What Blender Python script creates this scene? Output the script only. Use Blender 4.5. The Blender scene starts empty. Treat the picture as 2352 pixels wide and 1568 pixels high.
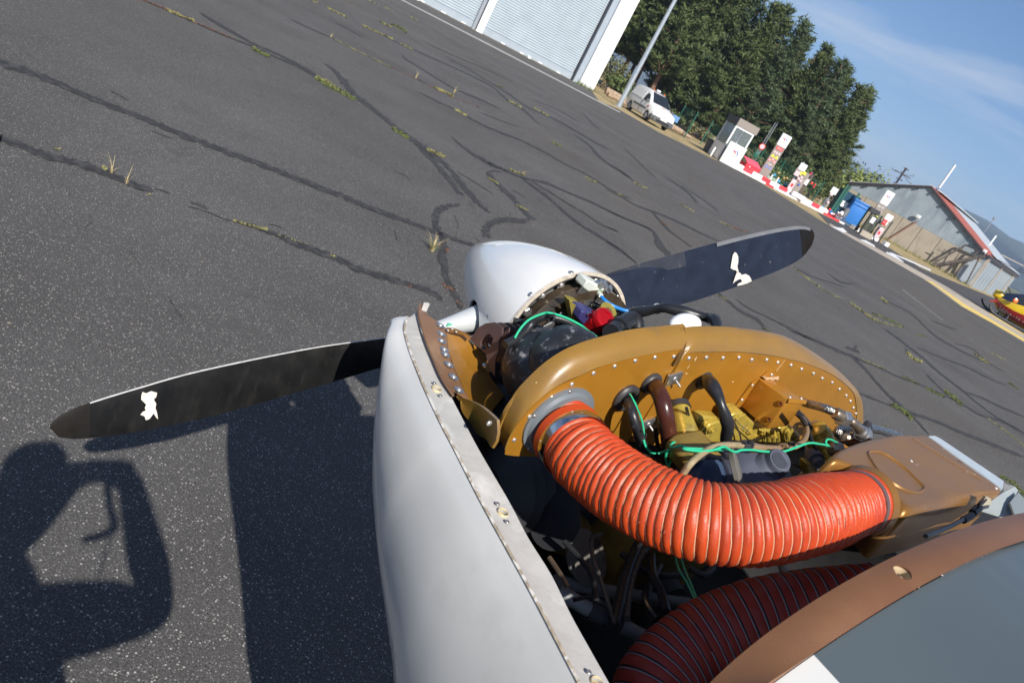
import bpy, bmesh, math, random
from mathutils import Vector, Matrix, Quaternion, noise
import numpy as np
random.seed(7)
scene = bpy.context.scene
COL = scene.collection

# ------------------------------------------------------------------ camera
LENS = 28.0; ROLL = math.radians(28.5); PITCH = math.radians(19.8); EYE = Vector((0, 0, 1.75))
cx_ = Vector((1, 0, 0)); cf_ = Vector((0, math.cos(PITCH), -math.sin(PITCH))); cu_ = Vector((0, math.sin(PITCH), math.cos(PITCH)))
right = math.cos(ROLL) * cx_ + math.sin(ROLL) * cu_
up = -math.sin(ROLL) * cx_ + math.cos(ROLL) * cu_
cam = bpy.data.cameras.new('camera'); camo = bpy.data.objects.new('camera', cam); COL.objects.link(camo)
cam.lens = LENS; cam.sensor_width = 36; cam.clip_start = 0.02; cam.clip_end = 12000
camo.matrix_world = Matrix((right, up, -cf_)).transposed().to_4x4()
camo.location = EYE
cam.dof.use_dof = True; cam.dof.focus_distance = 1.75; cam.dof.aperture_fstop = 13
scene.camera = camo

# ------------------------------------------------------------------ sky and sun
SUN = Vector((0.320, -0.722, 0.614)).normalized()
world = bpy.data.worlds.new('World'); scene.world = world; world.use_nodes = True
wn = world.node_tree; wn.nodes.clear()
sky = wn.nodes.new('ShaderNodeTexSky'); sky.sky_type = 'NISHITA'; sky.sun_disc = False
sky.sun_elevation = math.asin(SUN.z); sky.sun_rotation = math.atan2(SUN.x, SUN.y)
sky.air_density = 1.0; sky.dust_density = 0.3; sky.ozone_density = 3.0; sky.altitude = 900
bg = wn.nodes.new('ShaderNodeBackground'); bg.inputs[1].default_value = 0.060
wo = wn.nodes.new('ShaderNodeOutputWorld')
tcw = wn.nodes.new('ShaderNodeTexCoord')
mp = wn.nodes.new('ShaderNodeMapping'); mp.inputs['Rotation'].default_value = (0.0, 0.12, 0.55); mp.inputs['Scale'].default_value = (1.6, 3.2, 11.0)
nz = wn.nodes.new('ShaderNodeTexNoise'); nz.inputs['Scale'].default_value = 1.3; nz.inputs['Detail'].default_value = 6; nz.inputs['Roughness'].default_value = 0.55; nz.inputs['Distortion'].default_value = 0.6
cr = wn.nodes.new('ShaderNodeValToRGB'); cr.color_ramp.elements[0].position = 0.47; cr.color_ramp.elements[1].position = 0.78
cr.color_ramp.elements[0].color = (0, 0, 0, 1); cr.color_ramp.elements[1].color = (.75, .75, .75, 1)
mixc = wn.nodes.new('ShaderNodeMix'); mixc.data_type = 'RGBA'; mixc.inputs['B'].default_value = (8.2, 8.6, 9.4, 1)
wn.links.new(tcw.outputs['Generated'], mp.inputs[0]); wn.links.new(mp.outputs[0], nz.inputs[0])
wn.links.new(nz.outputs[0], cr.inputs[0]); wn.links.new(cr.outputs[0], mixc.inputs['Factor'])
tint = wn.nodes.new('ShaderNodeMix'); tint.data_type = 'RGBA'; tint.blend_type = 'MULTIPLY'; tint.inputs['Factor'].default_value = 1; tint.inputs['B'].default_value = (.78, .96, 1.14, 1); wn.links.new(sky.outputs[0], tint.inputs['A']); wn.links.new(tint.outputs['Result'], mixc.inputs['A']); wn.links.new(mixc.outputs['Result'], bg.inputs[0]); wn.links.new(bg.outputs[0], wo.inputs[0])
sl = bpy.data.lights.new('sun', 'SUN'); sl.energy = 4.6; sl.angle = math.radians(0.5); sl.color = (1.0, 0.95, 0.88)
so = bpy.data.objects.new('sun', sl); COL.objects.link(so)
so.rotation_euler = SUN.to_track_quat('Z', 'Y').to_euler(); so.location = (0, 0, 30)
vs = scene.view_settings; vs.view_transform = 'Standard'; vs.look = 'None'; vs.gamma = 1; vs.use_curve_mapping = False; vs.exposure = 0.58
scene.cycles.volume_bounces = 0; scene.cycles.max_bounces = 6; scene.cycles.transparent_max_bounces = 16

# ------------------------------------------------------------------ survey helpers
# The photo was measured like a survey plate: a sight line meets the known plane on which the thing stands.
FPX = 2352 * LENS / 36.0
VIEWS = {'D': (0, 0, 1), 'g1': (0, 0, 2.99), 'g2': (665.5, 0, 2.99), 'g3': (0, 423.5, 2.99), 'g4': (786.5, 363, 3.24), 'g5': (1391.4, 302.5, 3.24),
         'g6': (1814.9, 605, 2.88), 'g7': (1633.4, 0, 3.273), 'g8': (907.4, 0, 4.32), 'k1': (1331, 0, 4.32), 'k2': (1603.1, 211.7, 6.48),
         'k3': (1845.1, 332.7, 8.64), 'k4': (1905.6, 363, 5.268), 'k5': (2208.1, 605, 8.64), 'e6': (998.2, 484, 4.32), 'e7': (1300.7, 592.9, 6.48),
         'e8': (847, 665.5, 4.32), 'b1': (1149.4, 816.7, 4.32), 'b2': (1572.9, 756.2, 5.55), 'b3': (1572.9, 907.4, 6.48), 'b4': (1845.1, 877.2, 4.628),
         'b5': (1209.9, 1119.2, 3.493), 'b6': (1633.4, 1149.4, 3.273), 'b7': (847, 1149.4, 3.745), 'b8': (0, 726, 2.592)}

def D(v, x, y):
    a, b, s = VIEWS[v]; return (a + x / s, b + y / s)

def ray(p):
    u, v = p[0] - 1176.0, p[1] - 784.0
    return (right * u - up * v + cf_ * FPX).normalized()

def ground(p, z=0.0):
    r = ray(p); return EYE + r * ((z - EYE.z) / r.z)

def atY(p, y):
    r = ray(p); return EYE + r * ((y - EYE.y) / r.y)

def onwall(p, o, d):                    # vertical wall through o running along d
    n = Vector((-d[1], d[0], 0)); r = ray(p); return EYE + r * ((Vector((o[0], o[1], 0)) - EYE).dot(n) / r.dot(n))

# aeroplane frame: origin at the propeller hub, f forward, r to starboard, u up
HUB = Vector((-0.010, 1.653, 1.248)); FA = Vector((-0.728, 0.684, 0.044)).normalized()
RA = FA.cross(Vector((0, 0, 1))).normalized(); UA = RA.cross(FA)
BD = Vector((.635, .649, .418)); BD = (BD - FA * BD.dot(FA)).normalized()

def A(f, r, u): return HUB + FA * f + RA * r + UA * u
def toA(w): w = w - HUB; return (w.dot(FA), w.dot(RA), w.dot(UA))
def on(p, f=None, r=None, u=None):      # sight line meets a station plane of the aeroplane
    n, v = (FA, f) if f is not None else (RA, r) if r is not None else (UA, u)
    d = ray(p); return EYE + d * ((v - (EYE - HUB).dot(n)) / d.dot(n))

# ------------------------------------------------------------------ materials
MATS = {}
def mat(name, color, rough=0.5, metal=0.0, var=0.12, scale=30.0, bump=0.0, bscale=80.0, coat=0.0, spots=None, spec=0.5, stretch=None, trans=0.0, alpha=1.0, detail=4.0):
    if name in MATS: return MATS[name]
    m = bpy.data.materials.new(name); m.use_nodes = True; nt = m.node_tree; N = nt.nodes; L = nt.links
    b = N['Principled BSDF']; b.inputs['Roughness'].default_value = rough; b.inputs['Metallic'].default_value = metal
    b.inputs['Coat Weight'].default_value = coat; b.inputs['Coat Roughness'].default_value = 0.06
    b.inputs['Specular IOR Level'].default_value = spec; b.inputs['Transmission Weight'].default_value = trans
    tc = N.new('ShaderNodeTexCoord'); src = tc.outputs['Object']
    if stretch:
        mp = N.new('ShaderNodeMapping'); mp.inputs['Scale'].default_value = stretch; L.new(src, mp.inputs[0]); src = mp.outputs[0]
    nz = N.new('ShaderNodeTexNoise'); nz.inputs['Scale'].default_value = scale; nz.inputs['Detail'].default_value = detail; L.new(src, nz.inputs[0])
    c0 = [max(0, c * (1 - var)) for c in color]; c1 = [min(1, c * (1 + var)) for c in color]
    r = N.new('ShaderNodeValToRGB'); r.color_ramp.elements[0].position = .3; r.color_ramp.elements[1].position = .7
    r.color_ramp.elements[0].color = (*c0, 1); r.color_ramp.elements[1].color = (*c1, 1); L.new(nz.outputs[0], r.inputs[0])
    out = r.outputs[0]
    for sp in (spots or []):            # (colour, scale, low, high[, stretch])
        n2 = N.new('ShaderNodeTexNoise'); n2.inputs['Scale'].default_value = sp[1]; n2.inputs['Detail'].default_value = 5; n2.inputs['Roughness'].default_value = .65
        s2 = tc.outputs['Object']
        if len(sp) > 4:
            m2 = N.new('ShaderNodeMapping'); m2.inputs['Scale'].default_value = sp[4]; L.new(s2, m2.inputs[0]); s2 = m2.outputs[0]
        L.new(s2, n2.inputs[0])
        r2 = N.new('ShaderNodeMapRange'); r2.inputs[1].default_value = sp[2]; r2.inputs[2].default_value = sp[3]; L.new(n2.outputs[0], r2.inputs[0])
        mx = N.new('ShaderNodeMix'); mx.data_type = 'RGBA'; mx.inputs['B'].default_value = (*sp[0], 1)
        L.new(r2.outputs[0], mx.inputs['Factor']); L.new(out, mx.inputs['A']); out = mx.outputs['Result']
    L.new(out, b.inputs['Base Color'])
    rr = N.new('ShaderNodeMapRange'); rr.inputs[3].default_value = max(0, rough - .08); rr.inputs[4].default_value = min(1, rough + .1); L.new(nz.outputs[0], rr.inputs[0]); L.new(rr.outputs[0], b.inputs['Roughness'])
    if bump:
        n3 = N.new('ShaderNodeTexNoise'); n3.inputs['Scale'].default_value = bscale; n3.inputs['Detail'].default_value = 3; L.new(src, n3.inputs[0])
        bp = N.new('ShaderNodeBump'); bp.inputs['Strength'].default_value = bump; bp.inputs['Distance'].default_value = 0.002; L.new(n3.outputs[0], bp.inputs['Height']); L.new(bp.outputs[0], b.inputs['Normal'])
    MATS[name] = m; return m

# ------------------------------------------------------------------ mesh helpers
WLOC = {}
def finish(name, verts, faces, m, parent=None, smooth=True, label=None, kind=None, mats=None, fm=None, auto=35, center=True):
    me = bpy.data.meshes.new(name)
    vs_ = [Vector(v) for v in verts]
    c = sum(vs_, Vector()) / max(1, len(vs_)) if center else Vector()
    me.from_pydata([tuple(v - c) for v in vs_], [], faces); me.update()
    for mm in (mats or [m]): me.materials.append(mm)
    if fm: me.polygons.foreach_set('material_index', fm)
    if smooth:
        me.polygons.foreach_set('use_smooth', [True] * len(me.polygons))
        if auto: me.set_sharp_from_angle(angle=math.radians(auto))
    return link(name, me, c, parent, label, kind)

def link(name, me, loc, parent=None, label=None, kind=None, rot=None):
    o = bpy.data.objects.new(name, me); COL.objects.link(o); o.location = loc
    if rot is not None: o.rotation_euler = rot.to_euler() if hasattr(rot, 'to_euler') else rot
    if parent is not None:
        o.parent = parent; o.matrix_parent_inverse = Matrix.Translation(-WLOC[parent.name])
    WLOC[o.name] = Vector(loc)
    if label: o['label'] = label
    if kind: o['kind'] = kind
    return o

def thing(name, loc, label, cat, group=None):
    o = bpy.data.objects.new(name, None); COL.objects.link(o); o.location = loc; o.empty_display_size = .1
    o['label'] = label; o['category'] = cat
    if group: o['group'] = group
    WLOC[o.name] = Vector(loc); return o

def tag(o, label, cat, group=None, kind=None):
    if label: o['label'] = label
    if cat: o['category'] = cat
    if group: o['group'] = group
    if kind: o['kind'] = kind
    return o

def spline(pts, n=8, closed=False):
    pts = [Vector(p) for p in pts]; out = []; m = len(pts)
    if m < 3 and not closed: 
        return [pts[0].lerp(pts[-1], i / n) for i in range(n + 1)]
    g = (lambda i: pts[i % m]) if closed else (lambda i: pts[max(0, min(m - 1, i))])
    for i in range(m if closed else m - 1):
        p0, p1, p2, p3 = g(i - 1), g(i), g(i + 1), g(i + 2)
        for k in range(n):
            t = k / n; t2 = t * t; t3 = t2 * t
            out.append(0.5 * ((2 * p1) + (p2 - p0) * t + (2 * p0 - 5 * p1 + 4 * p2 - p3) * t2 + (3 * p1 - p0 - 3 * p2 + p3) * t3))
    if not closed: out.append(pts[-1].copy())
    return out

def frames(path):
    T = []; n = len(path)
    for i in range(n): T.append((path[min(n - 1, i + 1)] - path[max(0, i - 1)]).normalized())
    a = T[0].orthogonal().normalized(); out = []
    for i in range(n):
        if i: a = T[i - 1].rotation_difference(T[i]) @ a
        a = (a - T[i] * a.dot(T[i])).normalized(); out.append((T[i], a, T[i].cross(a)))
    return out

def tubedata(path, rad, seg=12, caps=True, sq=None):
    fr = frames(path); V = []; F = []; n = len(path)
    for i, (t, a, b) in enumerate(fr):
        r = rad(i / (n - 1)) if callable(rad) else rad
        for k in range(seg):
            an = 2 * math.pi * k / seg
            V.append(path[i] + (a * math.cos(an) + b * math.sin(an)) * r)
    for i in range(n - 1):
        for k in range(seg):
            F.append((i * seg + k, i * seg + (k + 1) % seg, (i + 1) * seg + (k + 1) % seg, (i + 1) * seg + k))
    if caps: F.append(tuple(range(seg))[::-1]); F.append(tuple((n - 1) * seg + k for k in range(seg)))
    return V, F

def tube(name, pts, rad, m, parent=None, seg=12, n=6, smooth_path=True, **kw):
    path = spline(pts, n) if smooth_path else [Vector(p) for p in pts]
    V, F = tubedata(path, rad, seg); return finish(name, V, F, m, parent, **kw)

def merge(parts):
    V = []; F = []
    for v, f in parts:
        o = len(V); V += list(v); F += [tuple(i + o for i in q) for q in f]
    return V, F

def boxdata(c, ax, ay, az, sx, sy, sz, bev=0.0):
    c = Vector(c); ax = Vector(ax).normalized(); ay = Vector(ay).normalized(); az = Vector(az).normalized()
    if bev <= 0:
        V = [c + ax * (sx / 2 * i) + ay * (sy / 2 * j) + az * (sz / 2 * k) for k in (-1, 1) for j in (-1, 1) for i in (-1, 1)]
        return V, [(0, 2, 3, 1), (4, 5, 7, 6), (0, 1, 5, 4), (2, 6, 7, 3), (0, 4, 6, 2), (1, 3, 7, 5)]
    bm = bmesh.new(); bmesh.ops.create_cube(bm, size=1.0)
    for v in bm.verts: v.co = Vector((v.co.x * sx, v.co.y * sy, v.co.z * sz))
    bmesh.ops.bevel(bm, geom=list(bm.edges), offset=min(bev, min(sx, sy, sz) * .45), segments=2, affect='EDGES', profile=.5)
    V = [c + ax * v.co.x + ay * v.co.y + az * v.co.z for v in bm.verts]; F = [tuple(v.index for v in f.verts) for f in bm.faces]
    bm.free(); return V, F

def box(name, c, ax, ay, az, sx, sy, sz, m, parent=None, bev=0.0, **kw):
    V, F = boxdata(c, ax, ay, az, sx, sy, sz, bev); return finish(name, V, F, m, parent, **kw)

def lathedata(prof, o, axis, seg=32, start=None, ring=False):
    axis = Vector(axis).normalized(); x = Vector(start).normalized() if start is not None else axis.orthogonal().normalized()
    x = (x - axis * x.dot(axis)).normalized(); y = axis.cross(x); V = []; F = []; n = len(prof)
    for (h, r) in prof:
        for k in range(seg):
            a = 2 * math.pi * k / seg; V.append(Vector(o) + axis * h + (x * math.cos(a) + y * math.sin(a)) * r)
    for i in range(n - 1):
        for k in range(seg): F.append((i * seg + k, i * seg + (k + 1) % seg, (i + 1) * seg + (k + 1) % seg, (i + 1) * seg + k))
    if ring: F += [((n - 1) * seg + k, (n - 1) * seg + (k + 1) % seg, (k + 1) % seg, k) for k in range(seg)]
    else: F.append(tuple(range(seg))[::-1]); F.append(tuple((n - 1) * seg + k for k in range(seg)))
    return V, F

RINGS = {'spinner_rim', 'inner_flange', 'ring_gear', 'hole_lip', 'grommet', 'hose_clamp', 'hose_cuff', 'hole_bush', 'nozzle_bore', 'clip', 'zip_tie', 'sign_rim', 'ban_ring', 'filler_ring', 'hose_lip', 'scorched_ring', 'spinner_backplate', 'gear_disc', 'duct_neck'}
def lathe(name, prof, o, axis, m, parent=None, seg=32, **kw):
    V, F = lathedata(prof, o, axis, seg, ring=name in RINGS); return finish(name, V, F, m, parent, **kw)

def plate(name, pts, nrm, th, m, parent=None, **kw):
    pts = [Vector(p) for p in pts]; nrm = Vector(nrm).normalized() * th; n = len(pts)
    V = pts + [p + nrm for p in pts]
    F = [tuple(range(n)), tuple(range(2 * n - 1, n - 1, -1))] + [(i, i + n, (i + 1) % n + n, (i + 1) % n) for i in range(n)]
    return finish(name, V, F, m, parent, **kw)

def sheetdata(rows, th):
    """grid of points -> closed sheet with thickness"""
    nr = len(rows); nc = len(rows[0]); V = []; G = [[Vector(p) for p in r] for r in rows]
    N = []
    for i in range(nr):
        for j in range(nc):
            a = G[min(nr - 1, i + 1)][j] - G[max(0, i - 1)][j]; b = G[i][min(nc - 1, j + 1)] - G[i][max(0, j - 1)]
            q = a.cross(b); N.append(q.normalized() if q.length > 1e-12 else Vector((0, 0, 1)))
    for i in range(nr):
        for j in range(nc): V.append(G[i][j])
    for i in range(nr):
        for j in range(nc): V.append(G[i][j] - N[i * nc + j] * th)
    o = nr * nc; F = []
    for i in range(nr - 1):
        for j in range(nc - 1):
            a, b, c, d = i * nc + j, i * nc + j + 1, (i + 1) * nc + j + 1, (i + 1) * nc + j
            F.append((a, b, c, d)); F.append((d + o, c + o, b + o, a + o))
    for j in range(nc - 1):
        F.append((j + 1, j, j + o, j + 1 + o)); k = (nr - 1) * nc; F.append((k + j, k + j + 1, k + j + 1 + o, k + j + o))
    for i in range(nr - 1):
        a, b = i * nc, (i + 1) * nc; F.append((a, b, b + o, a + o)); a += nc - 1; b += nc - 1; F.append((b, a, a + o, b + o))
    return V, F

def sheet(name, rows, th, m, parent=None, **kw):
    V, F = sheetdata(rows, th); return finish(name, V, F, m, parent, **kw)

def cut(o, cutters):
    """subtract closed meshes (verts, faces) from object o"""
    for V, F in cutters:
        me = bpy.data.meshes.new('c'); me.from_pydata([tuple(Vector(v)) for v in V], [], F); me.update()
        bm = bmesh.new(); bm.from_mesh(me); bmesh.ops.recalc_face_normals(bm, faces=bm.faces); bm.to_mesh(me); bm.free()
        co = bpy.data.objects.new('c', me); COL.objects.link(co)
        md = o.modifiers.new('b', 'BOOLEAN'); md.operation = 'DIFFERENCE'; md.object = co; md.solver = 'EXACT'
        bpy.context.view_layer.update()
        dg = bpy.context.evaluated_depsgraph_get(); nm = bpy.data.meshes.new_from_object(o.evaluated_get(dg))
        o.modifiers.clear(); old = o.data; o.data = nm; nm.name = old.name
        bpy.data.objects.remove(co); bpy.data.meshes.remove(me)
    o.data.set_sharp_from_angle(angle=math.radians(35)); return o

def fixnormals(o):
    bm = bmesh.new(); bm.from_mesh(o.data); bmesh.ops.recalc_face_normals(bm, faces=bm.faces); bm.to_mesh(o.data); bm.free(); return o

def rotto(n):
    return Vector(n).to_track_quat('Z', 'Y')

def text(name, s, c, xdir, nrm, size, m, parent=None, th=.001, center=True, shear=0.0):
    cu = bpy.data.curves.new(name, 'FONT'); cu.body = s; cu.size = size; cu.extrude = th; cu.resolution_u = 2; cu.shear = shear
    if center: cu.align_x = 'CENTER'; cu.align_y = 'CENTER'
    to = bpy.data.objects.new('t', cu); COL.objects.link(to); bpy.context.view_layer.update()
    me = bpy.data.meshes.new_from_object(to.evaluated_get(bpy.context.evaluated_depsgraph_get())); bpy.data.objects.remove(to)
    x = Vector(xdir).normalized(); z = Vector(nrm).normalized(); y = z.cross(x)
    me.materials.clear(); me.materials.append(m); me.name = name
    return link(name, me, Vector(c), parent, rot=Matrix((x, y, z)).transposed())
# ================================================================== the place
def asphalt(name, base, light, sc, tint=(.30, .27, .22)):
    m = bpy.data.materials.new(name); m.use_nodes = True; N = m.node_tree.nodes; L = m.node_tree.links; b = N['Principled BSDF']
    b.inputs['Roughness'].default_value = .92; b.inputs['Specular IOR Level'].default_value = .25
    tc = N.new('ShaderNodeTexCoord')
    big = N.new('ShaderNodeTexNoise'); big.inputs['Scale'].default_value = .55; big.inputs['Detail'].default_value = 7; big.inputs['Roughness'].default_value = .6; L.new(tc.outputs['Object'], big.inputs[0])
    r = N.new('ShaderNodeValToRGB'); r.color_ramp.elements[0].position = .32; r.color_ramp.elements[1].position = .68
    r.color_ramp.elements[0].color = (base[0] * .80, base[1] * .79, base[2] * .78, 1); r.color_ramp.elements[1].color = (base[0] * 1.2, base[1] * 1.2, base[2] * 1.2, 1); L.new(big.outputs[0], r.inputs[0])
    br_ = N.new('ShaderNodeTexNoise'); br_.inputs['Scale'].default_value = .11; br_.inputs['Detail'].default_value = 4; L.new(tc.outputs['Object'], br_.inputs[0])
    bm_ = N.new('ShaderNodeMapRange'); bm_.inputs[1].default_value = .48; bm_.inputs[2].default_value = .72; bm_.inputs[4].default_value = .75; L.new(br_.outputs[0], bm_.inputs[0])
    bx_ = N.new('ShaderNodeMix'); bx_.data_type = 'RGBA'; bx_.inputs['B'].default_value = (base[0] * 1.15, base[1] * 1.0, base[2] * .82, 1); L.new(bm_.outputs[0], bx_.inputs['Factor']); L.new(r.outputs[0], bx_.inputs['A'])
    fine = N.new('ShaderNodeTexNoise'); fine.inputs['Scale'].default_value = 150; fine.inputs['Detail'].default_value = 5; fine.inputs['Roughness'].default_value = .7; L.new(tc.outputs['Object'], fine.inputs[0])
    fr = N.new('ShaderNodeMapRange'); fr.inputs[1].default_value = .3; fr.inputs[2].default_value = .7; fr.inputs[3].default_value = .30; fr.inputs[4].default_value = 1.75; L.new(fine.outputs[0], fr.inputs[0])
    mu = N.new('ShaderNodeMix'); mu.data_type = 'RGBA'; mu.blend_type = 'MULTIPLY'; mu.inputs['Factor'].default_value = 1; L.new(bx_.outputs['Result'], mu.inputs['A']); L.new(fr.outputs[0], mu.inputs['B'])
    st = N.new('ShaderNodeTexNoise'); st.inputs['Scale'].default_value = 1.7; st.inputs['Detail'].default_value = 6; st.inputs['Roughness'].default_value = .7; L.new(tc.outputs['Object'], st.inputs[0])
    sr = N.new('ShaderNodeMapRange'); sr.inputs[1].default_value = .60; sr.inputs[2].default_value = .76; sr.inputs[4].default_value = .55; L.new(st.outputs[0], sr.inputs[0])
    sm = N.new('ShaderNodeMix'); sm.data_type = 'RGBA'; sm.inputs['B'].default_value = (base[0] * .5, base[1] * .5, base[2] * .52, 1); L.new(sr.outputs[0], sm.inputs['Factor']); L.new(mu.outputs['Result'], sm.inputs['A'])
    out = sm.outputs['Result']
    for k, (s, th, keep, col) in enumerate(sc):
        vo = N.new('ShaderNodeTexVoronoi'); vo.inputs['Scale'].default_value = s; L.new(tc.outputs['Object'], vo.inputs['Vector'])
        lt = N.new('ShaderNodeMath'); lt.operation = 'LESS_THAN'; lt.inputs[1].default_value = th; L.new(vo.outputs['Distance'], lt.inputs[0])
        sx = N.new('ShaderNodeSeparateColor'); L.new(vo.outputs['Color'], sx.inputs[0])
        kp = N.new('ShaderNodeMath'); kp.operation = 'LESS_THAN'; kp.inputs[1].default_value = keep; L.new(sx.outputs[0], kp.inputs[0])
        an = N.new('ShaderNodeMath'); an.operation = 'MULTIPLY'; L.new(lt.outputs[0], an.inputs[0]); L.new(kp.outputs[0], an.inputs[1])
        br = N.new('ShaderNodeMath'); br.operation = 'MULTIPLY'; L.new(an.outputs[0], br.inputs[0]); L.new(sx.outputs[1], br.inputs[1])
        mx = N.new('ShaderNodeMix'); mx.data_type = 'RGBA'; mx.inputs['B'].default_value = (*col, 1); L.new(br.outputs[0], mx.inputs['Factor']); L.new(out, mx.inputs['A']); out = mx.outputs['Result']
    L.new(out, b.inputs['Base Color'])
    bp = N.new('ShaderNodeBump'); bp.inputs['Strength'].default_value = .55; bp.inputs['Distance'].default_value = .003; L.new(fine.outputs[0], bp.inputs['Height']); L.new(bp.outputs[0], b.inputs['Normal'])
    return m

M_ASPH = asphalt('asphalt', (.079, .076, .074), 0, [(100, .30, .40, (.42, .395, .36)), (190, .32, .40, (.32, .31, .29)), (17, .10, .08, (.42, .33, .24))])
M_ASPH2 = asphalt('asphalt_far', (.070, .068, .070), 0, [(60, .3, .2, (.4, .38, .35))])
M_TAR = mat('bitumen_joint', (.029, .028, .028), rough=.8, var=.35, scale=25, spots=[((.064, .062, .060), 14, .48, .62)], bump=.4, bscale=150)
M_TAR2 = mat('worn_bitumen', (.032, .031, .031), rough=.85, var=.3, scale=14, spots=[((.055, .053, .052), 9, .52, .62)], bump=.3, bscale=150)
M_GRASS = mat('dry_grass_ground', (.36, .27, .13), rough=.95, var=.3, scale=.5, spots=[((.13, .14, .05), 1.2, .52, .66), ((.36, .28, .15), 9, .5, .7)], detail=8)
M_LAND = mat('far_land', (.12, .12, .05), rough=1, var=.3, scale=.02)
M_WHITE = mat('white_paint', (.80, .80, .79), rough=.45, var=.04, scale=3)
M_ROADW = mat('worn_line_paint', (.36, .35, .33), rough=.8, var=.2, scale=4, spots=[((.12, .12, .12), 12, .56, .7)])
M_ROADY = mat('yellow_line_paint', (.72, .52, .14), rough=.8, var=.1, scale=3)
M_CONC = mat('pale_concrete', (.42, .36, .29), rough=.9, var=.12, scale=2)
M_PANEL = mat('precast_wall', (.42, .365, .285), rough=.9, var=.10, scale=.7, spots=[((.27, .23, .18), 1.5, .56, .75, (1, 1, .3))])

def flat(name, pts, z, m, parent=None, **kw):
    n = len(pts); V = [(p[0], p[1], z) for p in pts]
    return finish(name, V, [tuple(range(n))], m, parent, smooth=False, center=False, **kw)

# land sheet, reaching the horizon
g = flat('ground', [(-6000, -400), (6000, -400), (6000, 7000), (-6000, 7000)], -.012, M_LAND); g['kind'] = 'structure'
edge = [ground(D('k1', *q)) for q in [(190, 1000), (250, 1030), (380, 1080), (450, 1120), (800, 1320), (1050, 1440), (1290, 1560)]] + [ground(D('k2', *q)) for q in [(300, 1015)]]
E0 = ground((1361, 211)); E1 = ground((1108, 79)); hd = (E1 - E0).normalized()
ISL0 = Vector((6.2, 54.0, 0)); ISL1 = Vector((17.6, 61.2, 0)); isl = (ISL1 - ISL0).normalized()
pts = [(-70, -8), (60, -8), (60, 12), (45, 26)]
strip_lo = [ground(D('k4', *q)) for q in [(0, 822), (400, 1045), (800, 1272), (1170, 1482)]] + [ground(D('k5', *q)) for q in [(0, 852), (600, 1180), (1244, 1560)]]
strip_hi = [ground(D('k4', *q)) for q in [(0, 790), (210, 905), (560, 1085), (880, 1260), (1420, 1560)]] + [ground(D('k5', *q)) for q in [(560, 985), (1244, 1420)]]
far = ISL0 - isl * .7
apr = pts + [(strip_lo[-1] * 1.0)[:2]] + [p[:2] for p in strip_lo[::-1][1:]] + [(ISL0 + isl * 3 - Vector((-.3, .9, 0)) * .9)[:2], (ISL0 - isl * .3 - Vector((-.3, .9, 0)) * .9)[:2]]
apr += [p[:2] for p in edge[::-1]][1:] + [E0[:2], (E0 + hd * 60)[:2], (-70, 20)]
apron = flat('apron_pavement', apr, 0, M_ASPH); apron['kind'] = 'structure'
gr = flat('grass_field', [(-9, 44), (22, 44), (60, 40), (140, 60), (160, 160), (-60, 160), (-40, 70)], -.004, M_GRASS); gr['kind'] = 'structure'
# pavement behind the island, then the pale concrete channel
tw = flat('taxiway_pavement', [strip_lo[0][:2], strip_lo[3][:2], strip_lo[-1][:2], (60, 10), (110, 30), ground(D('k5', 690, 700))[:2], ground(D('k4', 1560, 1520))[:2], ground(D('k4', 1100, 1330))[:2], ground(D('k4', 700, 1075))[:2], (17, 60), (14, 57)], .002, M_ASPH2); tw['kind'] = 'structure'
n_ = Vector((isl.y, -isl.x, 0))
flat('concrete_channel', [p[:2] for p in strip_lo] + [p[:2] for p in strip_hi[::-1]], .006, M_CONC, kind='structure')
def gline(name, lo, hi, m, z=.010):
    lo = [ground(q) for q in lo]; hi = [ground(q) for q in hi]
    return flat(name, [p[:2] for p in lo] + [p[:2] for p in hi[::-1]], z, m, parent=apron)
gline('yellow_line', [D('k5', 0, 845), D('k5', 620, 1190), D('k5', 1244, 1550)], [D('k5', 0, 770), D('k5', 620, 1130), D('k5', 1244, 1500)], M_ROADY)
gline('yellow_line', [D('k4', 1170, 1485), D('k4', 1290, 1552), D('k5', 0, 840)], [D('k4', 1140, 1475), D('k4', 1240, 1495), D('k5', 0, 762)], M_ROADY)
gline('yellow_line', [D('k5', 560, 1010), D('k5', 1244, 1425)], [D('k5', 560, 985), D('k5', 1244, 1405)], M_ROADY)
gline('white_line', [D('g2', 700, -30), D('g2', 1260, 258), D('g2', 2265, 776)], [D('g2', 705, -36), D('g2', 1266, 250), D('g2', 2268, 769)], M_ROADW, z=.005)
gline('white_line', [D('g6', 740, 178), D('g6', 1010, 380)], [D('g6', 748, 173), D('g6', 1014, 375)], mat('faded_line_paint', (.16, .155, .15), rough=.85, var=.3, scale=6, spots=[((.09, .088, .085), 8, .48, .62)]), z=.005)
gline('white_kerb', [D('k4', 680, 1150), D('k4', 860, 1250), D('k4', 890, 1262)], [D('k4', 690, 1135), D('k4', 780, 1172), D('k4', 895, 1256)], M_WHITE, z=.012)
gline('white_kerb', [D('k4', 730, 1155), D('k4', 1000, 1270), D('k4', 1220, 1370)], [D('k4', 730, 1140), D('k4', 1000, 1250), D('k4', 1225, 1352)], M_WHITE, z=.014)

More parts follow.
